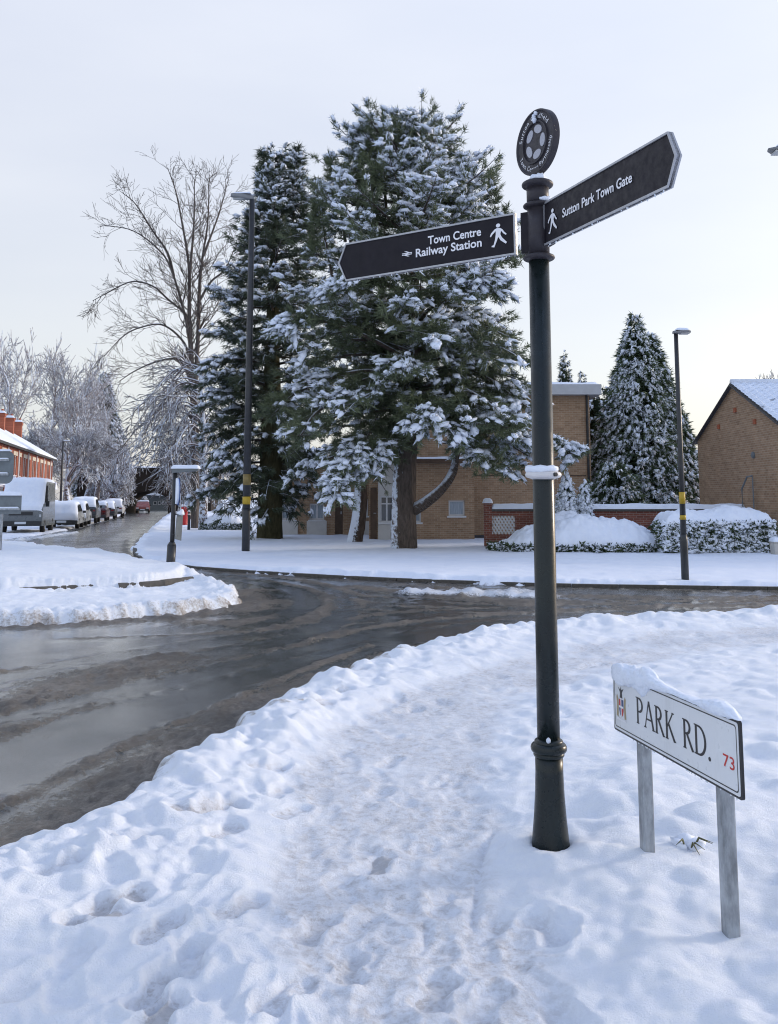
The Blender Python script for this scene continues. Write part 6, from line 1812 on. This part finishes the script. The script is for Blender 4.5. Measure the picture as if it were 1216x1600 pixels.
endt = np.sqrt(np.clip(1 - np.abs(UU * 2 - 1) ** 12, 0, 1))
sh = ((h_ + d_) / 2)[:, None] * wob * endt; cz_ = (zt_ + (h_ - d_) / 2)[:, None]
sw = (0.020 + 0.012 * np.interp(uu, [0, 0.3, 0.4, 0.75, 0.85, 1], [1, 1.3, 0.3, 0.3, 1.1, 0.4]))[:, None] * wob * endt
ce, se = np.sign(np.cos(TT)) * np.abs(np.cos(TT)) ** 0.8, np.sign(np.sin(TT)) * np.abs(np.sin(TT)) ** 0.8
Pc = O[None, None, :] + pd * (uL - 0.004 + (uR - uL + 0.008) * UU)[..., None] + pn * (sw * ce + 0.001)[..., None]
Pc[..., 2] = cz_ + sh * se
idx = np.arange(ns * nk).reshape(ns, nk)
q = np.stack([idx[:-1], np.roll(idx, -1, 1)[:-1], np.roll(idx, -1, 1)[1:], idx[1:]], -1).reshape(-1, 4)
arr_mesh('snow_cap', Pc.reshape(-1, 3), q, M_SNOW, np_root, True, True)
mb = MB()
for _ in range(34):
    p = O + pd * rngd.uniform(uL + 0.02, uR - 0.02) + np.array([0, 0, zb_ - 0.002]); r_ = rngd.uniform(0.002, 0.0035)
    mb.lathe([(r_ * 0.3, -r_ * 2), (r_, -r_), (r_ * 0.8, 0), (r_ * 0.2, r_)], 6, tuple(p))
mb.build('ice_drops', M_ICE, plate, True, world=True)
# weed poking through the snow between the posts
wx, wy = G(1076, 1352); wz = foot_z(wx, wy) - 0.025
wd = thing('frosted_weed', 'withered weed poking through snow between the nameplate posts', 'plant', (wx, wy, wz))
mb = MB(); rr_ = random.Random(4)
for k in range(9):
    a = rr_.uniform(0, 6.28); l_ = rr_.uniform(0.075, 0.115)
    mb.tube([(wx, wy, wz - 0.02), (wx + 0.45 * l_ * math.cos(a), wy + 0.45 * l_ * math.sin(a), wz + l_ * 0.7), (wx + l_ * math.cos(a), wy + l_ * math.sin(a), wz + l_ * rr_.uniform(0.1, 0.7))], [0.003, 0.005, 0.001], 5)
mb.build('stems', worn("withered_weed", (0.10, 0.105, 0.045), 0.7, 0.4, 40), wd, True, world=True)
pp = np.array([[wx - 0.035, wy, wz + 0.035], [wx + 0.04, wy + 0.01, wz + 0.04], [wx, wy + 0.03, wz + 0.045]])
v, f = scatter_lumps(pp, np.array([[1, 0, 0.0]] * 3), np.array([0.05, 0.06, 0.055]), np.array([0.04, 0.045, 0.04]), np.array([0.028, 0.032, 0.026]), np.random.default_rng(8)); arr_mesh('snow_clots', v, f, M_SNOW, wd, True, True)

# ---- street lamps
def lamp_post(label, base, H, r_base, r_top, base_h, head, head_len, head_tilt, band, tag_h=None, leanx=0.0, arm_dir=0.0, head_h=0.10):
    bx_, by_ = base
    root = thing('street_lamp', label, 'street lamp', (bx_, by_, 0), 0, 'street lamps')
    m = MB(); m.lathe([(r_base, -0.15), (r_base, base_h), (r_base * 0.96, base_h + 0.03), (r_top * 1.5, base_h + 0.14)], 16, (bx_, by_, 0)); m.build('base', M_LAMP, root, True, world=True)
    m = MB(); m.lathe([(r_top * 1.45, base_h + 0.1), (r_top * 1.25, H * 0.5), (r_top, H)], 14, (bx_, by_, 0)); m.build('pole', M_LAMP, root, True, world=True)
    if band:
        for (z0_, z1_, m_) in band:
            rb_ = float(np.interp((z0_ + z1_) / 2, [base_h + 0.1, H * 0.5, H], [r_top * 1.45, r_top * 1.25, r_top])) * 1.05
            mb = MB(); mb.lathe([(rb_, z0_), (rb_, z1_)], 14, (bx_, by_, 0)); mb.build('band', m_, root, True, world=True)
    s_ = head
    t = np.linspace(0, 1, 9); mb = MB()
    up = head_tilt
    pts = [(bx_ + s_ * (-0.06 + head_len * k), by_, H + 0.02 + up * k) for k in t]
    wid = [0.05, 0.075, 0.10, 0.125, 0.14, 0.145, 0.14, 0.12, 0.04]
    v, f = [], []
    for i, (x_, y_, z_) in enumerate(pts):
        w_ = wid[i]; hh_ = head_h * (0.5 + 0.5 * math.sin(math.pi * min(1, 0.15 + t[i] * 0.8)))
        for a in np.linspace(0, 2 * math.pi, 12, endpoint=False):
            v.append((x_, y_ + w_ * math.cos(a), z_ + (hh_ if math.sin(a) > 0 else hh_ * 0.35) * math.sin(a)))
    for i in range(8):
        for k in range(12): f.append((i * 12 + k, i * 12 + (k + 1) % 12, (i + 1) * 12 + (k + 1) % 12, (i + 1) * 12 + k))
    f += [tuple(range(12)), tuple(range(8 * 12 + 11, 8 * 12 - 1, -1))]
    mb.add(v, f); hd = mb.build('lamp_head', M_LAMPHEAD, root, True, world=True)
    mb = MB(); c = [(bx_ + s_ * (-0.06 + head_len * k)) for k in (0.4, 0.9)]
    mb.box(((c[0] + c[1]) / 2, by_, H + 0.02 + up * 0.65 - head_h * 0.36), (abs(c[1] - c[0]), 0.17, 0.02)); mb.build('lens', M_LENS, hd, world=True)
    v, q = soft_slab(min(pts[1][0], pts[-2][0]), max(pts[1][0], pts[-2][0]), by_ - 0.10, by_ + 0.10, H + 0.02 + up * 0.5 + head_h * 0.75, 0.05, 2, 12, 7, 0.08)
    arr_mesh('snow_cap', v, q, M_SNOW, hd, True, True)
    return root
lx, ly = G(384, 862)
def ZL(py, Y): return D(608, py, Y).z
lamp_post('tall dark lamp post in front of the dark cypress', (lx, ly), ZL(312, ly), 0.125, 0.085, ZL(803, ly), -1, 0.75, 0.10, [(ZL(788, ly), ZL(776, ly), M_YELLOW), (ZL(758, ly), ZL(741, ly), worn("tarnished_band", (0.22, 0.16, 0.05), 0.5, 0.2, 9))], head_h=0.16)
rx, ry = G(1071, 907)
lamp_post('dark lamp post with yellow band near the clipped hedge', (rx, ry), ZL(522, ry), 0.075, 0.042, ZL(846, ry), 1, 0.36, 0.02, [(ZL(787, ry), ZL(769, ry), M_YELLOW), (ZL(812, ry), ZL(805, ry), M_YELLOW)], head_h=0.06)
fx, fy = G(95, 812)
fx, fy = XB(95, 78), 78
lamp_post('thin far lamp post beside the end of the terrace', (fx, fy), ZL(690, fy), 0.10, 0.07, 1.2, 1, 0.7, 0.0, None, head_h=0.08)
nx2, ny2 = 5.62, 11.9
lamp_post('lamp head just entering at the upper right edge', (nx2, ny2), ZL(240, ny2), 0.075, 0.042, 1.0, -1, 0.62, 0.02, None, head_h=0.06)

# ---- island sign post seen from behind
ix, iy = G(266, 891, 0.05)
isp = thing('island_sign_post', 'dark post on the traffic island with snow covered lamp hood and sign', 'signpost', (ix, iy, 0.0))
zi = lambda py: D(608, py, iy).z
lean = (0.17) / 2.4
def ip(px, py, dy=0.0): p = D(px, py, iy + dy); return (p.x, p.y, p.z)
m = MB(); m.tube([ip(266, 896), ip(268.5, 852)], [0.10, 0.098], 16); m.tube([ip(268.5, 852), ip(269, 847)], [0.098, 0.062], 16); m.build('base', M_LAMP, isp, True, world=True)
m = MB(); m.tube([ip(269, 850), ip(274, 736)], 0.052, 14); m.build('pole', M_LAMP, isp, True, world=True)
a, b = ip(274, 735), ip(311, 735)
m = MB(); m.prism([(a[0] - 0.05, a[2] - 0.06), (b[0], a[2] - 0.01), (b[0] + 0.01, a[2] + 0.03), (a[0] - 0.05, a[2] + 0.06)], ((0, iy, 0), (1, 0, 0), (0, 0, 1), (0, 1, 0)), -0.11, 0.11)
hood = m.build('lamp_hood', M_LEAD, isp, bevel=0.015, world=True)
v, q = soft_slab(a[0] - 0.08, b[0] + 0.02, iy - 0.13, iy + 0.13, a[2] + 0.04, 0.085, 33, 24, 10, 0.08); arr_mesh('snow_cap', v, q, M_SNOW, hood, True, True)
# sign disc, almost edge-on, with snow clinging to it
m = MB(); c = ip(278.5, 768, -0.1); dn = np.array([0.94, 0.34, 0]); du = np.array([-0.34, 0.94, 0])
m.prism(disc_poly(0, 0, 0.30, 0.30, 28), (c, du, (0, 0, 1), dn), -0.008, 0.008); sg = m.build('sign_disc', worn("blue_sign_face", (0.03, 0.09, 0.30), 0.4, 0.1, 6), isp, world=True)
m = MB(); m.prism([(x_ * 0.96, y_ * 0.98) for x_, y_ in disc_poly(0, 0.01, 0.29, 0.29, 24)], (c, du, (0, 0, 1), dn), -0.05, -0.0085); m.build('clinging_snow', M_SNOW, sg, world=True)
m = MB(); m.tube([ip(273, 742), ip(272.5, 770), ip(271.5, 800)], [0.03, 0.045, 0.02], 8, 0.2); m.build('snow_on_pole', M_SNOW, isp, True, world=True)
c = ip(277.5, 822, -0.1)
m = MB(); m.prism([(-0.06, -0.28), (0.10, -0.32), (0.13, 0.26), (-0.02, 0.26)], (c, (0.72, 0.69, 0), (0, 0, 1), (0.69, -0.72, 0)), -0.012, 0.012); lb = m.build('lower_sign', M_LEAD, isp, world=True)
m = MB(); m.tube([ip(269.5, 834), ip(278, 838, -0.1)], 0.018, 6); m.tube([ip(270.5, 803), ip(278, 804, -0.1)], 0.018, 6); m.build('bracket', M_LAMP, isp, world=True)
p = np.array(ip(282, 802, -0.1)); bv, bf = LUMPS2[1]
arr_mesh('snow_ball', p + bv * np.array([0.075, 0.075, 0.075]), bf, M_SNOW, lb, True, True)

# ---- backs of two grey signs at the left edge
e1 = thing('grey_sign_back', 'grey back of a rounded traffic sign at the left edge, above the van', 'traffic sign', (XB(-12, 26), 26, 0))
m = MB(); c = D(-2, 730, 26); m.prism(rrect(-0.42, 0.42, -0.46, 0.46, 0.2, 8), ((c.x, 26, c.z), (1, 0, 0), (0, 0, 1), (0, -1, 0)), -0.006, 0.006); sb = m.build('sign_plate', M_LEAD, e1, world=True)
for dz in (-0.2, 0.2):
    m = MB(); m.bx(c.x - 0.36, c.x + 0.30, 25.955, 25.993, c.z + dz - 0.03, c.z + dz + 0.03); rl = m.build('rail', M_GALV, sb, world=True)
    v, q = soft_slab(c.x - 0.36, c.x + 0.30, 25.95, 25.993, c.z + dz + 0.03, 0.03, 3, 12, 5, 0.03); arr_mesh('snow_strip', v, q, M_SNOW, rl, True, True)
m = MB(); m.tube([(XB(-14, 26), 25.92, -0.1), (XB(-14, 26), 25.92, c.z + 0.4)], 0.038, 10); m.build('pole', M_GALV, e1, world=True)
v, q = soft_slab(c.x - 0.38, c.x + 0.36, 25.96, 26.04, c.z + 0.45, 0.05, 3, 12, 5, 0.04); arr_mesh('snow_cap', v, q, M_SNOW, e1, True, True)
e2 = thing('grey_sign_back', 'grey back of a low rectangular sign at the left edge, before the van', 'traffic sign', (XB(-10, 23), 23, 0))
x0_, x1_, z0_, z1_ = XB(-30, 23), XB(34, 23), ZL(803, 23), ZL(774, 23)
m = MB(); m.bx(x0_, x1_, 22.99, 23.01, z0_, z1_); sb = m.build('sign_plate', M_LEAD, e2, bevel=0.004, world=True)
m = MB(); m.bx(x0_ + 0.02, x1_ - 0.03, 22.95, 22.989, z0_ + 0.09, z0_ + 0.14); rl = m.build('rail', M_GALV, sb, world=True)
v, q = soft_slab(x0_ + 0.02, x1_ - 0.03, 22.94, 22.99, z0_ + 0.14, 0.035, 3, 20, 5, 0.03); arr_mesh('snow_strip', v, q, M_SNOW, rl, True, True)
v, q = soft_slab(x0_, x1_, 22.93, 23.07, z1_, 0.10, 4, 20, 6, 0.1); arr_mesh('snow_cap', v, q, M_SNOW, e2, True, True)
for xx in (x0_ + 0.1, XB(3, 23)):
    m = MB(); m.tube([(xx, 23.05, -0.1), (xx, 23.05, z1_ - 0.02)], 0.035, 10); m.build('post', M_GALV, e2, world=True)

# ---- pillar box, bollard, bin
bx_, by_ = XB(288.5, 58), 58.0
pb = thing('pillar_box', 'red pillar box with snow on its cap beyond the island sign', 'post box', (bx_, by_, 0))
pbz = ZL(791, 58)
m = MB(); m.lathe([(0.27, -0.1), (0.27, 0.12), (0.235, 0.16), (0.235, pbz - 0.25)], 24, (bx_, by_, 0)); m.build('body', M_PILLAR, pb, True, world=True)
m = MB(); m.lathe([(0.235, pbz - 0.26), (0.29, pbz - 0.22), (0.29, pbz - 0.12), (0.22, pbz - 0.04), (0.05, pbz)], 24, (bx_, by_, 0)); m.build('cap', M_PILLAR, pb, True, world=True)
m = MB(); m.bx(bx_ - 0.13, bx_ + 0.13, by_ - 0.245, by_ - 0.21, pbz - 0.42, pbz - 0.36); m.build('letter_slot', M_BLACK, pb, world=True)
v, f = LUMPS2[0]; arr_mesh('snow_cap', np.array([bx_, by_, pbz + 0.0]) + v * np.array([0.25, 0.25, 0.10]), f, M_SNOW, pb, True, True)
bx_, by_ = G(295, 829)
bo = thing('bollard', 'thin dark bollard with snow cap in front of the pillar box', 'bollard', (bx_, by_, 0))
m = MB(); m.lathe([(0.075, -0.1), (0.07, 0.72), (0.085, 0.73), (0.085, 0.77), (0.07, 0.79), (0.07, 0.90), (0.05, 0.97)], 16, (bx_, by_, 0)); m.build('post', M_LAMP, bo, True, world=True)
m = MB(); m.lathe([(0.074, 0.80), (0.074, 0.86)], 16, (bx_, by_, 0)); m.build('band', M_STRAP, bo, True, world=True)
arr_mesh('snow_cap', np.array([bx_, by_, 0.98]) + LUMPS2[2][0] * np.array([0.08, 0.08, 0.06]), LUMPS2[2][1], M_SNOW, bo, True, True)
bx_, by_ = XB(1213, 27.0), 27.0
bn = thing('cream_bin', 'small cream bin with snow on it at the right edge', 'bin', (bx_, by_, 0))
m = MB(); m.prism([(-0.17, -0.05), (0.17, -0.05), (0.2, 0.36), (-0.2, 0.36)], ((bx_, by_, 0), (1, 0, 0), (0, 0, 1), (0, 1, 0)), -0.17, 0.17); m.build('body', M_CREAM, bn, bevel=0.02, world=True)
m = MB(); m.bx(bx_ - 0.21, bx_ + 0.21, by_ - 0.19, by_ + 0.19, 0.362, 0.40); m.build('lid', M_CREAM, bn, bevel=0.01, world=True)
v, q = soft_slab(bx_ - 0.22, bx_ + 0.22, by_ - 0.2, by_ + 0.2, 0.40, 0.14, 5, 12, 10, 0.14); arr_mesh('snow_cap', v, q, M_SNOW, bn, True, True)

# ================================================================== parked vehicles
def paint(name, c): return worn(name, c, 0.32, 0.12, 3, bump=0.0, coat=0.4)
def loft(mb, stations, closed=True):
    """stations: list of lists of points (same count)"""
    k = len(stations[0]); v = [p for s_ in stations for p in s_]; f = []
    for i in range(len(stations) - 1):
        for j in range(k if closed else k - 1):
            j2 = (j + 1) % k; f.append((i * k + j, i * k + j2, (i + 1) * k + j2, (i + 1) * k + j))
    f += [tuple(range(k - 1, -1, -1)), tuple(range((len(stations) - 1) * k, len(stations) * k))]
    mb.add(v, f)
CARGRP = 'vehicles parked along the left kerb'
def car(label, loc, heading, L, W, H, body_m, kind, snow, rear_to_viewer=True, name='parked_car', group=CARGRP):
    """local x forward, y left; side profile lofted across the width"""
    root = thing(name, label, 'van' if kind == 'van' else 'car', loc, heading, group)
    h = H
    if kind == 'saloon':
        prof = [(-.5, .30), (-.5, .62), (-.485, .66), (-.36, .70), (-.20, .985), (.08, 1.0), (.22, .70), (.46, .58), (.5, .50), (.5, .22), (-.5, .20)]
        glass = [(-.345, .70), (-.195, .955), (.075, .965), (.205, .70)]
    elif kind == 'hatch':
        prof = [(-.5, .28), (-.5, .60), (-.47, .68), (-.42, .92), (-.36, .985), (.05, 1.0), (.24, .69), (.46, .57), (.5, .48), (.5, .22), (-.5, .20)]
        glass = [(-.43, .68), (-.39, .92), (.04, .955), (.22, .69)]
    elif kind == 'suv':
        prof = [(-.5, .30), (-.5, .60), (-.48, .68), (-.45, .93), (-.40, .985), (.08, 1.0), (.22, .70), (.46, .62), (.5, .54), (.5, .24), (-.5, .22)]
        glass = [(-.455, .68), (-.43, .92), (.07, .955), (.20, .69)]
    else:
        prof = [(-.5, .16), (-.5, .95), (-.46, .995), (.22, 1.0), (.27, .95), (.39, .57), (.49, .45), (.5, .36), (.5, .14), (-.5, .12)]
        glass = [(.15, .56), (.15, .90), (.25, .90), (.37, .58)]
    def pt(a, b, y): return (a * L, y, b * h)
    mb = MB(); st = []
    for yy, sq, top in ((-.5, .985, .94), (-.485, .995, .975), (-.42, 1.0, 1.0), (.42, 1.0, 1.0), (.485, .995, .975), (.5, .985, .94)):
        row = []
        for a, b in prof:
            tuck = 1.0 - (0.16 if b > 0.72 and kind != 'van' else (0.05 if b > 0.6 else 0.0)) * max(0, (b - 0.6) / 0.4)
            row.append(pt(a * sq, 0.2 + (b - 0.2) * (top if b > 0.5 else 1), yy * W * tuck))
        st.append(row)
    loft(mb, st); body = mb.build('body', body_m, root)
    for s_ in (-1, 1):
        mb = MB()
        t_ = [0.5 * (1 - (0.16 if kind != 'van' else 0.05) * max(0, (b - 0.6) / 0.4)) + 0.004 for a, b in glass]
        mb.add([pt(a, b, s_ * W * t) for (a, b), t in zip(glass, t_)] , [(0, 1, 2, 3) if s_ > 0 else (3, 2, 1, 0)])
        mb.build('side_window', M_GLASS, body)
    wr = 0.31 if kind != 'van' else 0.34
    for fx_ in (-.31, .31):
        for s_ in (-1, 1):
            mb = MB(); c = (fx_ * L, s_ * (W / 2 - 0.10), wr)
            pr = [(wr * 0.62, -0.10), (wr * 0.95, -0.10), (wr, -0.07), (wr, 0.07), (wr * 0.95, 0.105), (wr * 0.62, 0.105)]
            v, f = [], []
            for i, (r_, w_) in enumerate(pr):
                for k in range(18):
                    a = 2 * math.pi * k / 18; v.append((c[0] + r_ * math.cos(a), c[1] + s_ * w_, c[2] + r_ * math.sin(a)))
            for i in range(len(pr) - 1):
                for k in range(18): f.append((i * 18 + k, i * 18 + (k + 1) % 18, (i + 1) * 18 + (k + 1) % 18, (i + 1) * 18 + k))
            mb.add(v, f); ty_o = mb.build('wheel', M_TYRE, root, True)
            mb = MB(); mb.prism([(wr * 0.63 * math.cos(2 * math.pi * k / 14), wr * 0.63 * math.sin(2 * math.pi * k / 14)) for k in range(14)], ((c[0], c[1], c[2]), (1, 0, 0), (0, 0, 1), (0, s_, 0)), 0.02, 0.085); mb.build('rim', M_RIM, ty_o)
    for s_ in (-1, 1):
        mb = MB(); zt_l = 0.52 * h if kind != 'van' else 0.40 * h
        mb.box((-.5 * L - 0.004, s_ * W * 0.38, zt_l), (0.03, W * 0.13, 0.11)); mb.build('tail_lamp', M_TAIL, body)
        mb = MB(); mb.box((.495 * L, s_ * W * 0.37, 0.42 * h if kind != 'van' else 0.33 * h), (0.05, W * 0.2, 0.13)); mb.build('head_lamp', M_HEADL, body)
        mb = MB(); mb.box((0.17 * L if kind != 'van' else 0.30 * L, s_ * (W / 2 + 0.09), 0.66 * h if kind != 'van' else 0.55 * h), (0.09, 0.17, 0.14 if kind != 'van' else 0.28)); mb.build('mirror', M_PLASTIC, body)
    for e in (-1, 1):
        mb = MB(); mb.box((e * (.5 * L + 0.02), 0, 0.27 * h if kind != 'van' else 0.19 * h), (0.10, W * 0.96, 0.22)); mb.build('bumper', M_PLASTIC, body, bevel=0.03)
        mb = MB(); mb.box((e * (.5 * L + 0.08), 0, 0.30 * h if kind != 'van' else 0.20 * h), (0.015, 0.52, 0.115)); mb.build('number_plate', M_NUMPLATE, body)
    if kind != 'van':
        mb = MB(); a, b = prof[3], prof[4]
        mb.add([pt(a[0] - .006, a[1] + .01, -W * .40), pt(a[0] - .006, a[1] + .01, W * .40), pt(b[0] - .008, b[1] - .02, W * .36), pt(b[0] - .008, b[1] - .02, -W * .36)], [(0, 1, 2, 3)]); mb.build('rear_window', M_GLASS, body)
    else:
        mb = MB(); mb.add([pt(.386, .585, -W * .43), pt(.386, .585, W * .43), pt(.272, .93, W * .41), pt(.272, .93, -W * .41)], [(0, 1, 2, 3)]); ws = mb.build('windscreen', M_GLASS, body)
        mb = MB(); mb.box((.503 * L, 0, .37 * h), (0.03, W * 0.55, 0.16)); mb.build('grille', M_PLASTIC, body)
    # snow lying over the upper surfaces: thick rounded sheet following the profile
    nu_, nv_ = 46, 20
    ups = prof[0:-2] if kind != 'van' else prof[1:8]
    ds = [0]
    for p_, q_ in zip(ups[:-1], ups[1:]): ds.append(ds[-1] + math.hypot((q_[0] - p_[0]) * L, (q_[1] - p_[1]) * h))
    s_ = np.linspace(snow[0] * ds[-1], snow[1] * ds[-1], nu_)
    pa = np.interp(s_, ds, [p_[0] for p_ in ups]) * L; pbz_ = np.interp(s_, ds, [p_[1] for p_ in ups]) * h
    ga, gb = np.gradient(pa), np.gradient(pbz_); gl = np.hypot(ga, gb) + 1e-9
    na, nb = -gb / gl, ga / gl
    for _ in range(3): na = np.convolve(np.pad(na, 2, 'edge'), np.ones(5) / 5, 'valid'); nb = np.convolve(np.pad(nb, 2, 'edge'), np.ones(5) / 5, 'valid')
    yv = np.linspace(-1, 1, nv_)
    S_, V_ = np.meshgrid(np.arange(nu_), yv, indexing='ij')
    ed = np.sqrt(np.clip(1 - np.abs(V_) ** 6, 0, 1)) * np.sqrt(np.clip(1 - np.abs(S_ / (nu_ - 1) * 2 - 1) ** 14, 0, 1))
    th = (0.13 * ed) * (1 + 0.35 * fbm(S_ * 0.25, V_ * 3, 1.0, 3, int(L * 100))) + 0.012
    tuck = np.where(pbz_ / h > 0.6, 1 - (0.12 if kind != 'van' else 0.03) * (pbz_ / h - 0.6) / 0.4, 1.0)
    Xs = pa[:, None] + na[:, None] * th; Zs_ = pbz_[:, None] + nb[:, None] * th - 0.06 * (np.abs(V_) ** 10) * h * 0.5
    Ys = V_ * (W / 2 * tuck[:, None]) * 0.99
    idx = np.arange(nu_ * nv_).reshape(nu_, nv_)
    q = np.stack([idx[:-1, :-1], idx[:-1, 1:], idx[1:, 1:], idx[1:, :-1]], -1).reshape(-1, 4)
    arr_mesh('snow_cover', np.stack([Xs.ravel(), Ys.ravel(), Zs_.ravel()], 1), q, M_SNOW, root, True)
    return root
rd = math.atan2(1, -0.235)                      # the far road's direction
gz_ = ROADZ + 0.03
p_silver = paint("silver_grey_paint", (0.22, 0.24, 0.26)); p_dark = paint("dark_paint", (0.030, 0.035, 0.045)); p_maroon = paint("maroon_paint", (0.06, 0.010, 0.013)); p_white = paint("white_paint", (0.55, 0.57, 0.60)); p_van = paint("grey_blue_van_paint", (0.12, 0.14, 0.155)); p_orange = paint("orange_red_paint", (0.20, 0.035, 0.02))
x, y = XB(46, 48.2), 48.2
car('large grey van buried in snow, nose towards the junction', (x, y, gz_), rd + math.pi, 5.2, 2.0, 2.62, p_van, 'van', (0.0, 0.97), name='parked_van')
spots = [(104, 54.5, 'hatch', 1.42, p_silver, 'snow covered silver car directly behind the van', (0.02, 0.98)), (118, 60.5, 'hatch', 1.45, p_silver, 'second snow covered silver car behind the van', (0.02, 0.98)),
         (135, 66.5, 'suv', 1.72, p_dark, 'taller dark car under thick snow, third behind the van', (0.12, 0.98)), (152, 73.5, 'saloon', 1.40, p_maroon, 'dark red saloon showing its tail lamps', (0.30, 0.98)),
         (166, 81, 'hatch', 1.42, p_dark, 'dark car half cleared, just beyond the dark red saloon', (0.10, 0.98)), (179, 88.5, 'suv', 1.6, p_white, 'white car at the far end of the parked row', (0.10, 0.98))]
for px, yy, kd, hh_, pm, lb, sn in spots:
    car(lb, (XB(px, yy), yy, gz_), rd, 4.2, 1.76, hh_, pm, kd, sn)
car('small orange red car coming through the bridge', (XB(224, 117), 117, gz_), rd + math.pi, 4.0, 1.65, 1.40, p_orange, 'hatch', (0.25, 0.60), name='moving_car', group=None)
